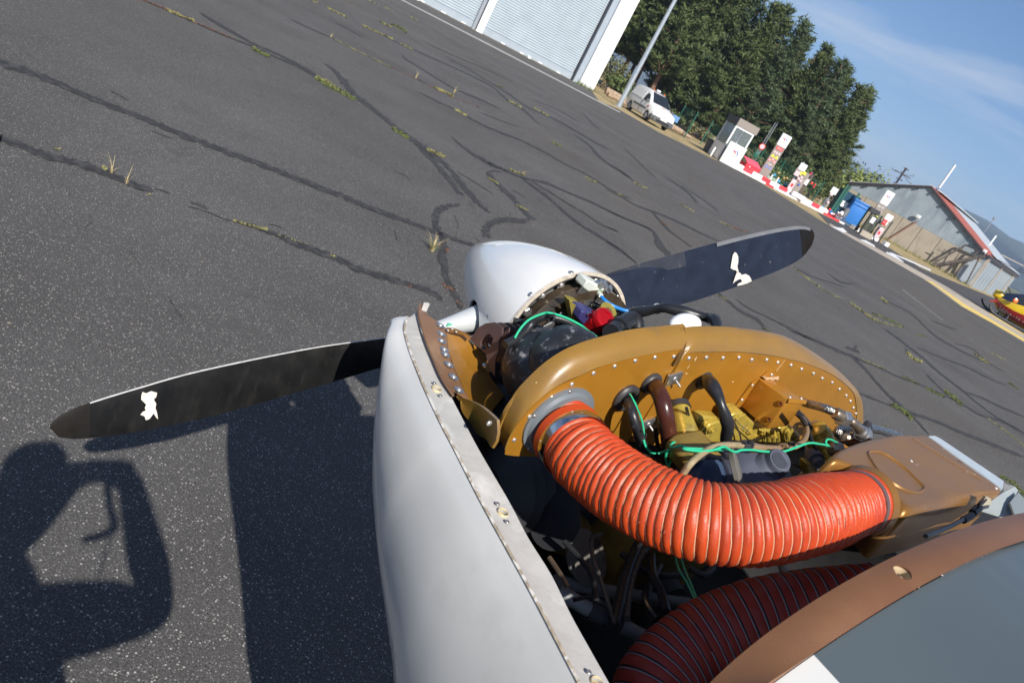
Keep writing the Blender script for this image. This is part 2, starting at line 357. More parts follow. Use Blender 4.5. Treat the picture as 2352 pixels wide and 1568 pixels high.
# ---- bitumen joints and cracks
rng = random.Random(3)
def joint(pts, w, m=M_TAR, name='tar_joint', ends=True, z=.004):
    path = spline([Vector((p[0], p[1], 0)) for p in pts], 14); n = len(path); V = []; F = []
    ws = w if isinstance(w, (list, tuple)) else [w] * len(pts)
    s1, s2 = rng.random() * 99, rng.random() * 99
    for i, p in enumerate(path):
        t = (path[min(n - 1, i + 1)] - path[max(0, i - 1)]).normalized(); nn = Vector((-t.y, t.x, 0))
        k = i / 14; a = int(min(len(ws) - 1, k)); b = min(len(ws) - 1, a + 1); ww = ws[a] + (ws[b] - ws[a]) * (k - a)
        if ends: ww *= min(1, (i + .3) / 5, (n - 1 - i + .3) / 5)
        j1 = .8 + .6 * noise.noise(Vector((i * .45, s1, 0))) + .16 * noise.noise(Vector((i * 1.1, s1, 3))); j2 = .8 + .6 * noise.noise(Vector((i * .45, s2, 0))) + .16 * noise.noise(Vector((i * 1.1, s2, 3)))
        for q in (p + nn * ww * j1 * .82, p - nn * ww * j2 * .82):
            w3 = ground((q.x, q.y), z); V.append(w3)
        if i: F.append((2 * i - 2, 2 * i - 1, 2 * i + 1, 2 * i))
    o = finish(name, V, F, m, apron, smooth=False, center=False); return fixup(o)
def fixup(o):
    me = o.data
    for p in me.polygons:
        if p.normal.z < 0: p.flip()
    return o
def P_(v, *q): return [D(v, *x) for x in q]
joint(P_('g1', (-1500, -150), (-900, 60), (-400, 250), (-60, 400), (0, 425), (230, 505), (440, 590), (620, 670), (800, 740), (1050, 840), (1280, 935), (1500, 1020), (1750, 1110), (2000, 1210), (2200, 1290), (2350, 1345)) + P_('g4', (110, 330), (250, 385), (400, 440), (560, 500), (700, 550), (860, 610), (990, 650)), [12, 12, 12, 12, 11, 10, 9, 8, 9, 9, 9, 9, 8, 9, 9, 9, 9, 8, 8, 7, 7, 6, 6])
joint(P_('g1', (-1400, 560), (-700, 720), (-50, 925), (0, 945), (150, 1000), (330, 1070), (520, 1115), (700, 1175), (880, 1250), (1060, 1315)), [11, 11, 11, 11, 9, 12, 11, 11, 11, 9])
joint(P_('g1', (1060, 1295), (1120, 1310), (1165, 1330)), 1.6)
joint(P_('g3', (1305, 120), (1370, 140), (1430, 170)), [3, 6, 3])
joint(P_('g3', (1290, 150), (1400, 180), (1540, 235), (1650, 262)), [1.5, 1.5, 1, 1])
joint(P_('g3', (1650, 262), (1760, 290), (1900, 345), (2050, 410), (2200, 465), (2352, 525)) + P_('g4', (110, 820), (300, 880), (450, 925), (600, 970), (680, 1010), (750, 1060)), [2, 6, 9, 10, 10, 10, 11, 10, 9, 9, 9, 6])
joint(P_('g3', (1840, 272), (1890, 280), (1940, 300)), 1.4)
joint(P_('g1', (960, -10), (1140, 65), (1330, 150), (1560, 250), (1740, 320), (1880, 385), (2050, 460), (2180, 535)), [2.5, 2.5, 3, 3, 2.5, 2.5, 3, 3])
joint(P_('g1', (1370, 85), (1500, 165), (1640, 245), (1760, 310), (1900, 370), (2080, 460), (2170, 515)), [3, 5, 4, 3, 3, 4, 4])
joint(P_('g2', (235, 435), (300, 480), (370, 560), (450, 650), (560, 740), (660, 820), (760, 900), (860, 970), (960, 1040), (1080, 1140), (1170, 1250), (1270, 1370), (1380, 1465)), [1, 5, 10, 8, 6, 6, 6, 8, 8, 7, 9, 8, 3])
joint(P_('g2', (860, 985), (960, 1080), (1060, 1190), (1110, 1250), (1150, 1310), (1200, 1340)), [3, 7, 8, 9, 7, 2])
joint(P_('g4', (885, 345), (800, 355), (720, 385), (695, 440), (700, 500), (715, 550)), [3, 7, 13, 14, 12, 9])
joint(P_('g4', (720, 550), (745, 600), (760, 660), (740, 720), (760, 800), (770, 880), (810, 960), (850, 1040), (890, 1120)), [8, 8, 12, 16, 14, 10, 10, 10, 9], M_TAR2)
joint(P_('g4', (1070, 100), (1105, 140), (1180, 215), (1260, 290), (1330, 370), (1390, 430), (1440, 458)), [5, 7, 7, 7, 7, 6, 3])
joint(P_('g4', (1080, 105), (1130, 95), (1190, 105)), [4, 3, 1])
joint(P_('g4', (1405, 450), (1340, 470), (1230, 460), (1130, 470), (1080, 510), (1065, 550), (1105, 595)), [5, 8, 9, 11, 13, 13, 3])
joint(P_('g4', (1010, -20), (1100, 40), (1200, 85), (1300, 130), (1420, 165), (1530, 190), (1620, 230), (1750, 285), (1880, 340), (2000, 400), (2150, 470), (2300, 530)), [4, 4, 4, 4, 3, 4, 3, 3, 3, 3, 2, 2])
joint(P_('g4', (1320, 135), (1420, 210), (1530, 290), (1640, 390), (1750, 480), (1880, 560), (2000, 640), (2140, 740), (2200, 790)), [2, 4, 4, 4, 4, 4, 4, 3, 1])
joint(P_('g4', (1420, 180), (1540, 250), (1680, 340), (1800, 410), (1920, 490), (2060, 550)), [2, 2, 2, 2, 2, 2])
joint(P_('g2', (885, 630), (1000, 690), (1130, 750), (1220, 800), (1330, 860), (1450, 910), (1600, 970), (1760, 1050), (1900, 1130), (2060, 1210), (2200, 1300), (2350, 1370)), [1, 2, 2, 2, 2, 3, 2, 2, 2, 2, 2, 2])
joint(P_('g2', (1100, 930), (1180, 1000), (1260, 1060), (1380, 1130), (1500, 1180)), [1, 4, 4, 4, 3])
joint(P_('g2', (780, 370), (790, 400), (900, 470), (1020, 545), (1130, 610), (1300, 680), (1450, 750)), [2, 2, 1.5, 1.5, 2, 2, 1])
joint(P_('g2', (690, 270), (870, 350), (1050, 430), (1200, 500), (1380, 590), (1500, 690), (1600, 750), (1720, 860)), [1, 1.5, 2, 1.5, 2, 2, 3.5, 1])
joint(P_('g2', (1090, 405), (1200, 460), (1330, 540), (1480, 630), (1640, 740), (1800, 810), (1950, 890), (2100, 980), (2200, 1030)), [2.5, 1.3, 1.5, 2, 2, 2, 2, 2, 2])
joint(P_('g2', (0, 130), (150, 200), (300, 265)), [1.2, 1.2, 1.2]); joint(P_('g2', (300, 150), (400, 200), (510, 262)), 1.2)
joint(P_('g2', (1300, 770), (1450, 830), (1580, 875)), 1); joint(P_('g2', (900, 280), (1100, 370), (1400, 500), (1550, 580)), 1)
joint(P_('g2', (1950, 920), (2060, 1000), (2110, 1060), (2180, 1120), (2260, 1170), (2340, 1220)), [1.5, 3, 5, 2, 3, 4])
joint(P_('g2', (2000, 760), (2080, 850), (2130, 890)), [1, 1.5, 2.5]); joint(P_('g2', (1660, 680), (1850, 760), (2000, 850)), 1)
# starboard side of the nose
joint(P_('g5', (0, 430), (110, 480), (220, 545), (340, 590), (470, 640), (600, 700), (720, 760), (840, 815)), [2, 2, 2, 3, 3, 3, 3, 2])
joint(P_('g5', (340, 590), (420, 680), (480, 740), (560, 800), (640, 860)), [3, 4, 3, 2, 2])
joint(P_('g5', (0, 580), (130, 640), (260, 690), (350, 740), (390, 820), (430, 880), (490, 920)), [2, 2, 2, 4, 11, 10, 5], M_TAR2)
joint(P_('g5', (0, 810), (100, 870), (220, 970)), [3, 3, 1]); joint(P_('g5', (0, 705), (50, 725), (100, 745)), [1, 2, 1])
joint(P_('g5', (0, 230), (110, 290), (200, 360), (330, 450)), [1.5, 2.5, 2, 1]); joint(P_('g5', (440, 340), (540, 400), (620, 460), (680, 530)), [1.5, 2, 3.5, 4])
joint(P_('g5', (560, 400), (700, 490), (800, 560), (840, 605)), [1, 1.5, 2, 1]); joint(P_('g5', (130, 120), (220, 200), (300, 280), (370, 340)), [1, 1.5, 1.5, 1])
joint(P_('g5', (820, 1190), (900, 1250), (1000, 1330), (1130, 1400), (1200, 1480)), [3, 4, 4, 6, 3])
joint(P_('g5', (960, 1240), (1080, 1320), (1250, 1400), (1420, 1490), (1560, 1560)), [1.5, 2, 2.5, 4, 3])
joint(P_('g5', (1390, 1000), (1520, 1070), (1700, 1130), (1790, 1160)), [1.5, 2, 1.5, 1])
joint(P_('g6', (0, 445), (150, 500), (260, 550), (400, 610), (540, 665), (700, 740), (860, 800), (1000, 860), (1140, 930), (1260, 1000), (1400, 1040), (1560, 1130)), [2.5, 4, 4, 5, 2, 2.5, 2.5, 2, 2.5, 3, 4, 4])
joint(P_('g6', (400, 600), (480, 680), (560, 770), (640, 860), (720, 930), (820, 1020), (920, 1130)), [4, 4, 4, 4, 5, 3, 2.5])
joint(P_('g6', (370, 550), (420, 570), (470, 590)), [4, 6, 2]); joint(P_('g6', (430, 540), (440, 560)), 5)
joint(P_('g6', (440, 850), (520, 880), (620, 920), (700, 950), (820, 995), (960, 1040), (1120, 1110), (1300, 1180), (1560, 1285)), [3, 4, 2, 3, 5, 5, 5, 6, 5])
joint(P_('g6', (620, 430), (720, 500), (860, 610), (1000, 730), (1130, 830), (1250, 930), (1390, 1030), (1550, 1120)), [3, 3, 4, 3, 3, 2.5, 2, 2])
joint(P_('g6', (1130, 840), (1250, 880), (1380, 940), (1560, 1020)), [2, 3, 3, 3]); joint(P_('g6', (900, 730), (960, 790), (1020, 850)), [3, 2, 2])
joint(P_('g6', (830, 550), (1000, 620), (1180, 690), (1320, 760), (1450, 810)), [1.5, 2, 3, 2, 1]); joint(P_('g6', (640, 250), (800, 330), (950, 470), (1100, 560), (1300, 660)), [1.5, 1.5, 3, 2.5, 2])
joint(P_('g6', (250, 60), (330, 120), (440, 140)), [1, 3, 2]); joint(P_('g6', (380, 255), (560, 370), (620, 400)), [2, 1.5, 1]); joint(P_('g6', (920, 370), (1020, 410), (1110, 440)), [1, 2, 2])
joint(P_('g6', (760, 560), (800, 600)), [4, 3]); joint(P_('g6', (1090, 530), (1200, 560), (1290, 640), (1420, 720)), [1.5, 2, 2, 1])
# hair cracks near the nose
for v, q in (('g4', [(390, 100), (450, 120), (510, 168)]), ('g4', [(385, 530), (400, 580), (408, 620)]), ('g4', [(860, 105), (960, 165), (1080, 240), (1120, 270)]), ('g4', [(940, 320), (980, 365)]), ('g4', [(830, 420), (860, 490), (850, 530)]),
             ('g4', [(1245, 390), (1245, 440)]), ('g4', [(1250, 230), (1310, 260), (1370, 298)]), ('g4', [(980, 590), (1025, 625)]), ('g3', [(465, 0), (480, 60), (470, 120)]), ('g3', [(605, 190), (632, 250), (575, 300)]), ('g3', [(880, 430), (970, 560)]), ('g1', [(750, 620), (830, 660), (880, 695)]), ('g1', [(1030, 890), (1120, 930), (1180, 950)])):
    joint(P_(v, *q), .9)
joint(P_('g3', (1145, 755), (1200, 840), (1250, 912)), [.8, 1.5, 5])

# ---- moss and weeds in the joints
M_MOSS = mat('green_moss', (.095, .125, .035), rough=.95, var=.45, scale=40, spots=[((.20, .19, .07), 20, .5, .65)])
M_MOSSY = mat('yellow_moss', (.235, .22, .085), rough=.95, var=.35, scale=40)
M_STRAW = mat('straw', (.45, .36, .19), rough=.9, var=.3, scale=50)
M_RUSTW = mat('red_weed', (.20, .085, .045), rough=.9, var=.3, scale=50)
def clumps(pts, w, m, dens, h, name='moss', z=0.004):
    """thousands of little leaf blades seated along a line on the pavement"""
    path = spline([Vector((p[0], p[1], 0)) for p in pts], 6); V = []; F = []
    for i in range(len(path) - 1):
        a, b = path[i], path[i + 1]; k = max(1, int((b - a).length * dens * .8))
        for _ in range(k):
            q = a.lerp(b, rng.random()); t = (b - a).normalized(); q = q + Vector((-t.y, t.x, 0)) * rng.gauss(0, w * .36)
            g3 = ground((q.x, q.y), z); sc = h * .7 * rng.uniform(.5, 1.4); an = rng.random() * 6.28; d = Vector((math.cos(an), math.sin(an), 0)) * sc
            s = Vector((-d.y, d.x, 0)) * .35; o = len(V)
            V += [g3 - s, g3 + s, g3 + d * .8 + Vector((0, 0, sc * rng.uniform(.15, .7)))]; F.append((o, o + 1, o + 2))
    return V, F
def moss(label, segs, cat='moss', name='moss_patch'):
    for mm in (M_MOSS, M_MOSSY, M_RUSTW):
        dd = [clumps(P_(v, *q), w, mm, dens, h) for v, q, w, dens, h, m_ in segs if m_ is mm]
        if dd:
            V, F = merge(dd); o = finish(name, V, F, mm, smooth=False); tag(o, label[{M_MOSS: 0, M_MOSSY: 1, M_RUSTW: 2}[mm]], cat, kind='stuff')
moss(['low green moss filling the tarred cracks of the apron', 'yellowish moss growing along the apron cracks', 'reddish dried weeds lying along the apron cracks'], [
    ('g2', [(180, 530), (260, 585), (350, 630), (450, 685)], 7, 14, .03, M_MOSS), ('g2', [(180, 525), (270, 575), (340, 610)], 6, 8, .03, M_MOSSY), ('g2', [(700, 880), (760, 915), (815, 950)], 5, 12, .03, M_MOSS),
    ('g2', [(940, 1025), (1000, 1050), (1065, 1080)], 4, 10, .03, M_MOSSY), ('g1', [(1730, 325), (1790, 365), (1850, 390)], 4, 10, .035, M_MOSS), ('g1', [(1150, 70), (1250, 115), (1330, 145)], 3, 4, .04, M_MOSSY), ('g1', [(970, 0), (1100, 50), (1400, 180), (1600, 265)], 1.5, 1.5, .03, M_RUSTW),
    ('g4', [(1080, 145), (1120, 165), (1165, 195)], 3, 8, .02, M_MOSSY), ('g4', [(1295, 350), (1340, 370), (1380, 390)], 3, 7, .02, M_MOSSY), ('g2', [(1510, 1165), (1560, 1185), (1610, 1205)], 2, 5, .04, M_MOSSY), ('g2', [(1135, 755), (1180, 775), (1215, 798)], 2.5, 6, .05, M_MOSSY),
    ('g2', [(700, 170), (750, 190), (805, 225)], 3, 8, .08, M_MOSS), ('g2', [(620, 150), (700, 190)], 2, 5, .07, M_MOSSY), ('g2', [(500, 175), (560, 205), (640, 240), (710, 275)], 2, 5, .06, M_MOSSY), ('g2', [(260, 55), (330, 90), (390, 122)], 2.5, 6, .06, M_MOSSY),
    ('g2', [(760, 300), (840, 340)], 2, 4, .06, M_MOSSY), ('g2', [(1500, 690), (1590, 740)], 2.5, 5, .06, M_MOSSY), ('g2', [(1670, 735), (1780, 800)], 2, 4, .06, M_MOSSY), ('g2', [(1800, 975), (1870, 1012)], 2, 4, .05, M_MOSS), ('g2', [(2030, 1215), (2110, 1260)], 2, 4, .04, M_MOSSY),
    ('g2', [(2250, 1330), (2290, 1350)], 2, 4, .04, M_MOSSY), ('g2', [(990, 600), (1060, 630), (1130, 665)], 2.5, 5, .06, M_MOSSY), ('g2', [(300, 270), (420, 330), (560, 400), (700, 465)], 1.2, 2.0, .04, M_MOSSY), ('g2', [(700, 465), (900, 560), (1100, 660), (1300, 740)], 1.5, 1.3, .04, M_RUSTW),
    ('g2', [(140, 0), (190, 22)], 2, 4, .06, M_MOSSY), ('g2', [(530, 0), (600, 30)], 1.5, 3, .07, M_MOSSY), ('g2', [(640, 45), (710, 85)], 2, 3, .07, M_MOSSY), ('g2', [(830, 120), (870, 140)], 2, 3, .08, M_MOSSY), ('g2', [(1410, 580), (1470, 610)], 1.5, 3, .07, M_MOSS),
    ('g3', [(1605, 250), (1680, 272), (1750, 292), (1840, 312)], 4, 1.6, .025, M_MOSSY), ('g3', [(1900, 345), (2120, 415)], 2, .5, .02, M_MOSSY), ('g3', [(2270, 488), (2315, 500)], 2, 1.6, .02, M_MOSSY), ('g3', [(1015, 68), (1045, 74)], 2, 2, .02, M_MOSSY), ('g1', [(370, 1020), (405, 1030)], 3, 2, .02, M_MOSSY), ('g1', [(700, 1150), (730, 1165)], 4, 3, .025, M_MOSSY),
    ('g4', [(735, 930), (770, 955), (840, 985)], 4, 2.5, .018, M_RUSTW), ('g4', [(765, 680), (790, 690)], 4, 5, .018, M_RUSTW), ('g4', [(845, 1060), (905, 1110)], 2, 1.5, .015, M_RUSTW), ('g4', [(490, 950), (515, 960)], 3, 2, .018, M_RUSTW),
    ('g6', [(670, 930), (740, 970), (810, 1030)], 6, 16, .03, M_MOSS), ('g6', [(900, 825), (960, 855), (1020, 885)], 4, 9, .03, M_MOSS), ('g6', [(1020, 840), (1080, 885), (1140, 935)], 6, 14, .035, M_MOSS), ('g6', [(740, 745), (800, 775), (850, 800)], 3, 6, .03, M_MOSS), ('g6', [(470, 630), (560, 670), (640, 700)], 1.5, 3, .03, M_MOSSY),
    ('g6', [(770, 590), (820, 635), (870, 655)], 5, 8, .05, M_MOSSY), ('g6', [(400, 260), (470, 310), (580, 380)], 3, 4, .05, M_MOSSY), ('g6', [(540, 330), (650, 370), (750, 420)], 3, 5, .05, M_MOSS), ('g6', [(840, 470), (890, 485)], 3, 4, .05, M_MOSS), ('g6', [(1220, 600), (1320, 665)], 3, 5, .06, M_MOSSY), ('g6', [(1440, 785), (1510, 830)], 3, 5, .05, M_MOSS),
    ('g6', [(1330, 590), (1420, 640)], 1.5, 2, .06, M_MOSSY), ('g6', [(1310, 1025), (1400, 1090), (1480, 1150), (1547, 1210)], 2, 4, .025, M_MOSSY), ('g6', [(1390, 1410), (1460, 1440), (1560, 1540)], 6, 9, .03, M_MOSS), ('g6', [(610, 1075), (645, 1085)], 3, 3, .02, M_MOSS), ('g6', [(60, 60), (200, 160), (340, 240)], 1.5, 2, .05, M_MOSSY),
    ('g6', [(600, 230), (650, 265)], 4, 4, .07, M_MOSSY), ('g5', [(200, 370), (310, 430)], 2.5, 3, .05, M_MOSSY), ('g5', [(540, 530), (660, 600)], 2, 3, .05, M_MOSSY), ('g5', [(850, 670), (940, 710)], 2.5, 4, .05, M_MOSSY), ('g5', [(940, 710), (1050, 750)], 1.5, 3, .05, M_RUSTW), ('g5', [(410, 670), (450, 700)], 2.5, 3, .04, M_RUSTW),
    ('g5', [(820, 1210), (900, 1250)], 2, 4, .02, M_MOSSY), ('g5', [(1820, 1280), (1900, 1330), (2000, 1400), (2200, 1460)], 2.5, 4, .04, M_MOSSY), ('g5', [(1390, 1005), (1590, 1160)], 1.5, 2.5, .04, M_MOSSY), ('g5', [(1160, 1460), (1230, 1490)], 3, 5, .025, M_MOSS)])

def grass_tuft(name, c, h, n, label, m2=None, spread=1.0, green=.4):
    t = thing(name, c, label, 'weed'); r2 = random.Random(int(abs(c.x) * 1000)); dat = {0: ([], []), 1: ([], [])}
    for k in range(n):
        an = r2.random() * 6.28; ln = h * r2.uniform(.4, 1.15); lean = r2.uniform(.15, 1.2) * spread; d = Vector((math.cos(an), math.sin(an), 0)); s = Vector((-d.y, d.x, 0)) * ln * .022
        which = 1 if (m2 and r2.random() < green) else 0
        if which: ln *= .5
        V, F = dat[which]; o = len(V); b0 = c + d * r2.uniform(0, h * .12); prev = 0
        for j in range(4):
            tt = j / 3; p = b0 + d * ln * lean * tt * tt + Vector((0, 0, ln * (tt - .25 * lean * tt * tt))); w = 1 - tt * .85
            V += [p - s * w, p + s * w]
        for j in range(3): F.append((o + 2 * j, o + 2 * j + 1, o + 2 * j + 3, o + 2 * j + 2))
    finish('dry_blades', *dat[0], M_STRAW, t, smooth=False)
    if m2 and dat[1][0]: finish('green_blades', *dat[1], m2, t, smooth=False)
    return t
M_GREENB = mat('fresh_grass', (.16, .24, .04), rough=.8, var=.3, scale=40)
grass_tuft('grass_tuft', ground(D('g4', 665, 690)), .15, 70, 'green and straw grass tuft beside the white spinner', M_GREENB, 1.0, .42)
grass_tuft('grass_tuft', ground(D('g1', 765, 1190)), .10, 14, 'sparse straw tuft on the left tar joint', None, 1.4)
grass_tuft('grass_tuft', ground(D('g1', 865, 1260)), .10, 9, 'thin straw stems at the right end of the left tar joint', None, .8)
grass_tuft('grass_tuft', ground(D('g2', 1600, 1195)), .12, 12, 'small straw tuft on the forked crack', None, 1.3)
grass_tuft('grass_tuft', ground(D('g2', 280, 258)), .13, 14, 'dry grass tuft on the brown worn joint far left', None, 1.0)
grass_tuft('grass_tuft', ground(D('g2', 1125, 640)), .17, 26, 'yellow green tuft on the brown worn joint below the roller door', M_MOSSY, 1.0)
grass_tuft('grass_tuft', ground(D('g2', 865, 540)), .18, 8, 'three pale stems standing on the brown worn joint', None, .4)
# ================================================================== buildings and things across the apron
UP = Vector((0, 0, 1))
M_DOOR = mat('roller_door_metal', (.40, .46, .50), rough=.45, var=.05, scale=1.5, metal=.15)
M_DOORB = mat('door_rail_metal', (.33, .38, .43), rough=.5, var=.05, scale=2)
M_DARK = mat('dark_gap', (.02, .02, .025), rough=.8)
M_GREY = mat('grey_metal', (.35, .37, .40), rough=.45, metal=.4, var=.06)
M_GALV = mat('galvanised_steel', (.46, .50, .54), rough=.42, metal=.5, var=.08, scale=6)
# -- hangar
hg = thing('hangar', E0, 'big white hangar with pale ribbed roller doors at the apron edge', 'hangar')
hn = Vector((-hd.y, hd.x, 0));  hn = hn if hn.dot(E0) > 0 else -hn       # away from the camera
HH = 7.5
def hp(s, d, z): return E0 + hd * s + hn * d + UP * z
pl_w = (onwall((1327.7, 197), E0, hd) - E0).length
def hbox(name, s0, s1, d0, d1, z0, z1, m, parent=hg, **kw):
    return box(name, hp((s0 + s1) / 2, (d0 + d1) / 2, (z0 + z1) / 2), hd, hn, UP, abs(s1 - s0), abs(d1 - d0), z1 - z0, m, parent, smooth=False, **kw)
hbox('corner_pillar', 0, pl_w, 0, 1.0, 0, HH, M_WHITE)
hbox('door_guide', pl_w + .003, pl_w + .35, .25, .7, 0, HH - 1.2, M_DOORB)
hbox('door_gap', pl_w + .353, pl_w + .5, .5, .75, 0, HH - 1.2, M_DARK)
c0 = (onwall(D('g8', 868, 338), E0, hd) - E0).length; c1 = (onwall(D('g8', 765, 292), E0, hd) - E0).length
hbox('middle_pillar', c0, c0 + (c1 - c0) * .62, .1, .9, 0, HH, M_WHITE); hbox('middle_guide', c0 + (c1 - c0) * .72, c1, .2, .8, 0, HH, M_GREY)
def roller(s0, s1):
    rail = hbox('door_bottom_rail', s0, s1, .42, .58, .02, .42, M_DOORB)
    V = []; F = []; n = int((HH - 1.5) / .14)
    for i in range(n):
        z = .425 + i * .14
        for dz, dd in ((0, .50), (.05, .47), (.10, .47), (.138, .50)): V += [hp(s0, dd, z + dz), hp(s1, dd, z + dz)]
    for i in range(n * 4 - 1): F.append((2 * i, 2 * i + 1, 2 * i + 3, 2 * i + 2))
    o = finish('door_slats', V, F, M_DOOR, hg, smooth=False); o['kind'] = 'stuff'
roller(pl_w + .5, c0 - .003); roller(c1 + .003, c1 + (c0 - pl_w) * 1.02)
hbox('lintel', pl_w, c1 + 12, .05, 1.1, HH - 1.2, HH - .003, M_WHITE)
hbox('corner_pillar', c1 + (c0 - pl_w) * 1.02 + .003, c1 + (c0 - pl_w) * 1.02 + 1.2, 0, 1.0, 0, HH - 1.21, M_WHITE)
hbox('side_wall', 0, .3, 1.003, 22, 0, HH, M_WHITE)
hbox('roof', -.2, c1 + 14, -.2, 22, HH + .002, HH + .35, M_GREY)
for s, d_ in ((D('g8', 1330, 575), .2), (D('g8', 215, 5), .25)):
    q = onwall(s, E0 + hn * .35, hd); box('door_lock', q, hd, hn, UP, d_, .12, .18, M_WHITE, hg, bev=.02)
for k in range(9):
    sk = pl_w + 1.3 + k * 1.35
    if abs(sk - c0) > .6: hbox('rail_foot', sk, sk + .28, .36, .415, .03, .09, M_WHITE)
# weeds at the pillar foot
V, F = [], []
for k in range(90):
    q = hp(rng.uniform(-.05, 1.5), rng.uniform(-.35, -.05), 0); an = rng.random() * 6.28; h = rng.uniform(.1, .42); d = Vector((math.cos(an), math.sin(an), 0)) * h * .35; o = len(V)
    V += [q, q + d.normalized() * .05, q + d + UP * h]; F.append((o, o + 1, o + 2))
tag(finish('weeds', V, F, M_MOSS, smooth=False), 'green weeds at the foot of the white hangar pillar', 'weeds', kind='stuff')

# -- lamp post
lp = ground(D('k1', 385, 1060)); t = thing('lamp_post', lp, 'tall pale grey lamp post in front of the white van', 'lamp post')
lathe('pole', [(0, .17), (.5, .165), (4, .13), (11, .08)], lp, UP, M_GALV, t, seg=12)
tube('lamp_arm', [lp + UP * 10.9, lp + UP * 11.3 + Vector((.4, -.3, 0)), lp + UP * 11.4 + Vector((1.1, -.8, 0))], .05, M_GALV, t, seg=8)
box('lamp_head', lp + UP * 11.4 + Vector((1.4, -1.0, 0)), (1.1, -.8, 0), (.8, 1.1, 0), UP, .7, .3, .12, M_GREY, t, bev=.03)
box('base_plate', lp + UP * .015, (1, 0, 0), (0, 1, 0), UP, .45, .45, .03, M_GREY, t)

# -- van
M_VAN = mat('white_van_paint', (.85, .85, .84), rough=.25, var=.02, coat=.5)
M_GLASS = mat('dark_glass', (.02, .025, .03), rough=.06, spec=.8, var=.05)
M_BLACKP = mat('black_plastic', (.035, .035, .04), rough=.55, var=.1)
M_GREYP = mat('grey_plastic', (.09, .095, .10), rough=.6, var=.1)
M_RUBBER = mat('black_rubber', (.02, .02, .021), rough=.75, var=.2)
M_LAMPG = mat('lamp_glass', (.75, .77, .8), rough=.1, var=.03)
M_ORANGE = mat('amber_lens', (.8, .18, .03), rough=.2)
M_RED = mat('red_paint', (.62, .03, .03), rough=.4, var=.06)
M_BLUEP = mat('blue_print', (.05, .12, .55), rough=.4)
vh = Vector((.46, -.89, 0)).normalized(); vr = Vector((-vh.y, vh.x, 0)) * -1; fn = ground(D('k1', 640, 1195)); vc = fn - vh * 1.32 + Vector((vh.y, -vh.x, 0)) * -.0
side = Vector((.89, .46, 0)).normalized(); vc = fn - vh * 1.30 + side * .76
def vp(x, y, z): return vc + vh * x + side * y + UP * z        # y>0 away from the camera side
vt = thing('van', vc, 'white panel van parked on the dry grass beside the lamp post', 'van')
ST = [(2.12, .40, .62, .70, .60, .60), (2.04, .26, .74, .90, .78, .66), (1.80, .24, .86, 1.04, .86, .72), (1.35, .24, .96, 1.14, .89, .76), (1.02, .24, 1.02, 1.20, .90, .78), (.55, .24, 1.04, 1.55, .90, .70), (.20, .24, 1.05, 1.76, .90, .66),
      (-.3, .24, 1.05, 1.83, .90, .66), (-1.2, .24, 1.05, 1.83, .90, .67), (-1.85, .24, 1.05, 1.80, .89, .67), (-2.06, .28, 1.04, 1.70, .86, .66), (-2.12, .40, 1.0, 1.5, .80, .62)]
V = []; F = []
for x, zl, zb, zt, w, wt in ST:
    h = [(w * .8, zl), (w * .97, zl + .05), (w, zl + .22), (w * 1.0, (zl + zb) / 2 + .08), (w * .985, zb), (wt + (w - wt) * .32, zb + (zt - zb) * .62), (wt * .97, zt - .05), (wt * .8, zt), (0, zt + .02)]
    V += [vp(x, -a, z) for a, z in h] + [vp(x, a, z) for a, z in h[-2::-1]]
n1 = 17
for i in range(len(ST) - 1):
    for k in range(n1 - 1): F.append((i * n1 + k, i * n1 + k + 1, (i + 1) * n1 + k + 1, (i + 1) * n1 + k))
    F.append((i * n1, (i + 1) * n1, (i + 1) * n1 + n1 - 1, i * n1 + n1 - 1))
F.append(tuple(range(n1))); F.append(tuple((len(ST) - 1) * n1 + k for k in range(n1))[::-1])
body = fixnormals(finish('body', V, F, M_VAN, vt, auto=28))
arches = []
for wx in (1.30, -1.32):
    for sy in (-1, 1): arches.append(lathedata([(-.3, .36), (.3, .36)], vp(wx, sy * .85, .32), side, seg=20))
cut(body, arches)
for wx in (1.30, -1.32):
    for sy in (-1, 1):
        w = lathe('wheel', [(-.09, .15), (-.10, .22), (-.09, .29), (-.05, .315), (.05, .315), (.09, .29), (.1, .22), (.09, .15)], vp(wx, sy * .76, .315), side, M_RUBBER, vt, seg=20)
        lathe('rim', [(0, .02), (.012, .06), (.0, .12), (-.01, .19), (-.03, .2)], vp(wx, sy * .875, .315), side * sy, M_GREY, w, seg=16)
def side_panel(name, q, m, off=.006, s=-1, **kw):
    n = side * s
    return plate(name, [vp(x, s * (yy + off), z) for x, yy, z in q], n, .012, m, vt, smooth=False, **kw)
for s in (-1, 1):
    side_panel('door_window', [(.98, .872, 1.09), (.12, .888, 1.09), (.10, .78, 1.52), (.20, .762, 1.58), (.52, .757, 1.50)], M_GLASS, s=s)
    side_panel('window_recess', [(-.05, .888, 1.10), (-1.85, .878, 1.10), (-1.75, .76, 1.60), (-.12, .76, 1.62)], M_VAN, s=s, off=.004)
    side_panel('side_moulding', [(1.0, .905, .62), (-.93, .905, .62), (-.93, .905, .72), (1.0, .905, .72)], M_GREYP, s=s)
    side_panel('door_seam', [(.05, .906, .32), (.07, .906, .32), (.07, .896, 1.04), (.05, .896, 1.04)], M_DARK, s=s, off=.002)
    side_panel('door_handle', [(.28, .90, .93), (.12, .90, .93), (.12, .90, .97), (.28, .90, .97)], M_GREYP, s=s)
    box('wing_mirror', vp(.92, s * 1.0, 1.14), vh, side, UP, .12, .2, .2, M_GREYP, vt, bev=.04)
    plate('headlight', [vp(2.03, s * .44, .72), vp(1.93, s * .80, .76), vp(1.72, s * .86, .96), vp(1.98, s * .5, .86)], vh + UP * .4, .02, M_LAMPG, vt, smooth=False)
